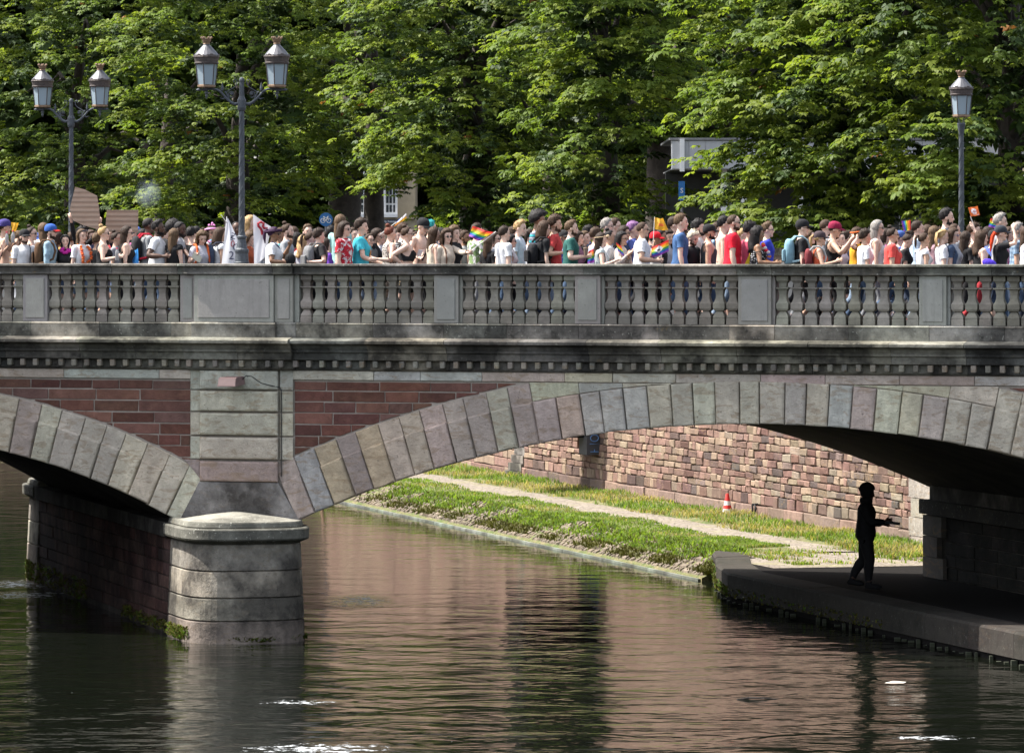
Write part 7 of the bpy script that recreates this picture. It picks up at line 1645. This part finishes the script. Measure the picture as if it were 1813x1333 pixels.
# signs
bs0 = px(577, 389, 146); bsn = empty('cycle_sign', tuple(bs0), 0, 'round blue sign with a white bicycle behind the crowd', 'road sign'); blue = plain('sign_blue', (.02, .12, .33), .35, 0, .03)
MB().lathe([(-.012, .195), (.012, .195)], (0, 0, 0), 28).build('disc', blue, bsn, origin=(0, 0, 0)).rotation_euler = (math.pi / 2, 0, 0); MB().tube([(0, .04, .2), (0, .04, -4)], .03, 8).build('post', M['zinc'], bsn, origin=(0, 0, 0))
bk = MB(); wv = lambda cx_, cz_: bk.tube([(cx_ + .062 * math.cos(t), -.016, cz_ + .062 * math.sin(t)) for t in np.linspace(0, 6.283, 15)], .0085, 5)
wv(-.085, -.03); wv(.085, -.03)
for a, b in (((-.085, -.03), (-.045, .055)), ((-.045, .055), (.05, .055)), ((.05, .055), (-.01, -.03)), ((-.01, -.03), (-.045, .055)), ((-.085, -.03), (-.01, -.03)), ((.085, -.03), (.045, .085)), ((.045, .085), (.08, .09)), ((-.05, .055), (-.055, .08)), ((-.075, .08), (-.035, .08))): bk.tube([(a[0], -.016, a[1]), (b[0], -.016, b[1])], .0085, 5)
bk.build('bicycle_symbol', M['white'], bsn, origin=(0, 0, 0))
ss0 = px(1207.5, 338, 117); sn = empty('letter_sign', tuple(ss0), 0, 'narrow blue sign panel with a white letter beside the dark trunk', 'sign'); MB().box(-.075, .065, 0, .05, -.22, .22).build('panel', blue, sn, origin=(0, 0, 0)); text('S', .16, M['white'], (-.005, -.01, .0), (math.pi / 2, 0, 0), sn); MB().tube([(0, .06, -.2), (0, .06, -3.2)], .03, 8).build('post', M['zinc'], sn, origin=(0, 0, 0))
# puff of smoke over the crowd
sm = MB().ball(tuple(px(262, 342, 96)), (.26, .3, .34), 14, 10).build('smoke_puff', None, mats=[bpy.data.materials.new('smoke')]); ms = sm.data.materials[0]; ms.use_nodes = True; n_ = ms.node_tree.nodes; n_.remove(n_['Principled BSDF']); pv = n_.new('ShaderNodeVolumePrincipled'); pv.inputs['Color'].default_value = (.75, .85, 1, 1); pv.inputs['Density'].default_value = .0
tc = n_.new('ShaderNodeTexCoord'); nz_ = n_.new('ShaderNodeTexNoise'); nz_.inputs['Scale'].default_value = 5; mr_ = n_.new('ShaderNodeMapRange'); ln_ = n_.new('ShaderNodeVectorMath'); ln_.operation = 'LENGTH'; m2 = n_.new('ShaderNodeMapRange'); mu = n_.new('ShaderNodeMath'); mu.operation = 'MULTIPLY'
lk = ms.node_tree.links; lk.new(tc.outputs['Object'], nz_.inputs['Vector']); lk.new(nz_.outputs['Fac'], mr_.inputs[0]); mr_.inputs[1].default_value = .35; mr_.inputs[2].default_value = .7; lk.new(tc.outputs['Object'], ln_.inputs[0]); lk.new(ln_.outputs['Value'], m2.inputs[0]); m2.inputs[1].default_value = .32; m2.inputs[2].default_value = .05; m2.inputs[4].default_value = 1.1
lk.new(mr_.outputs[0], mu.inputs[0]); lk.new(m2.outputs[0], mu.inputs[1]); lk.new(mu.outputs[0], pv.inputs['Density']); lk.new(pv.outputs[0], n_['Material Output'].inputs['Volume'])
tag(sm, kind='stuff')
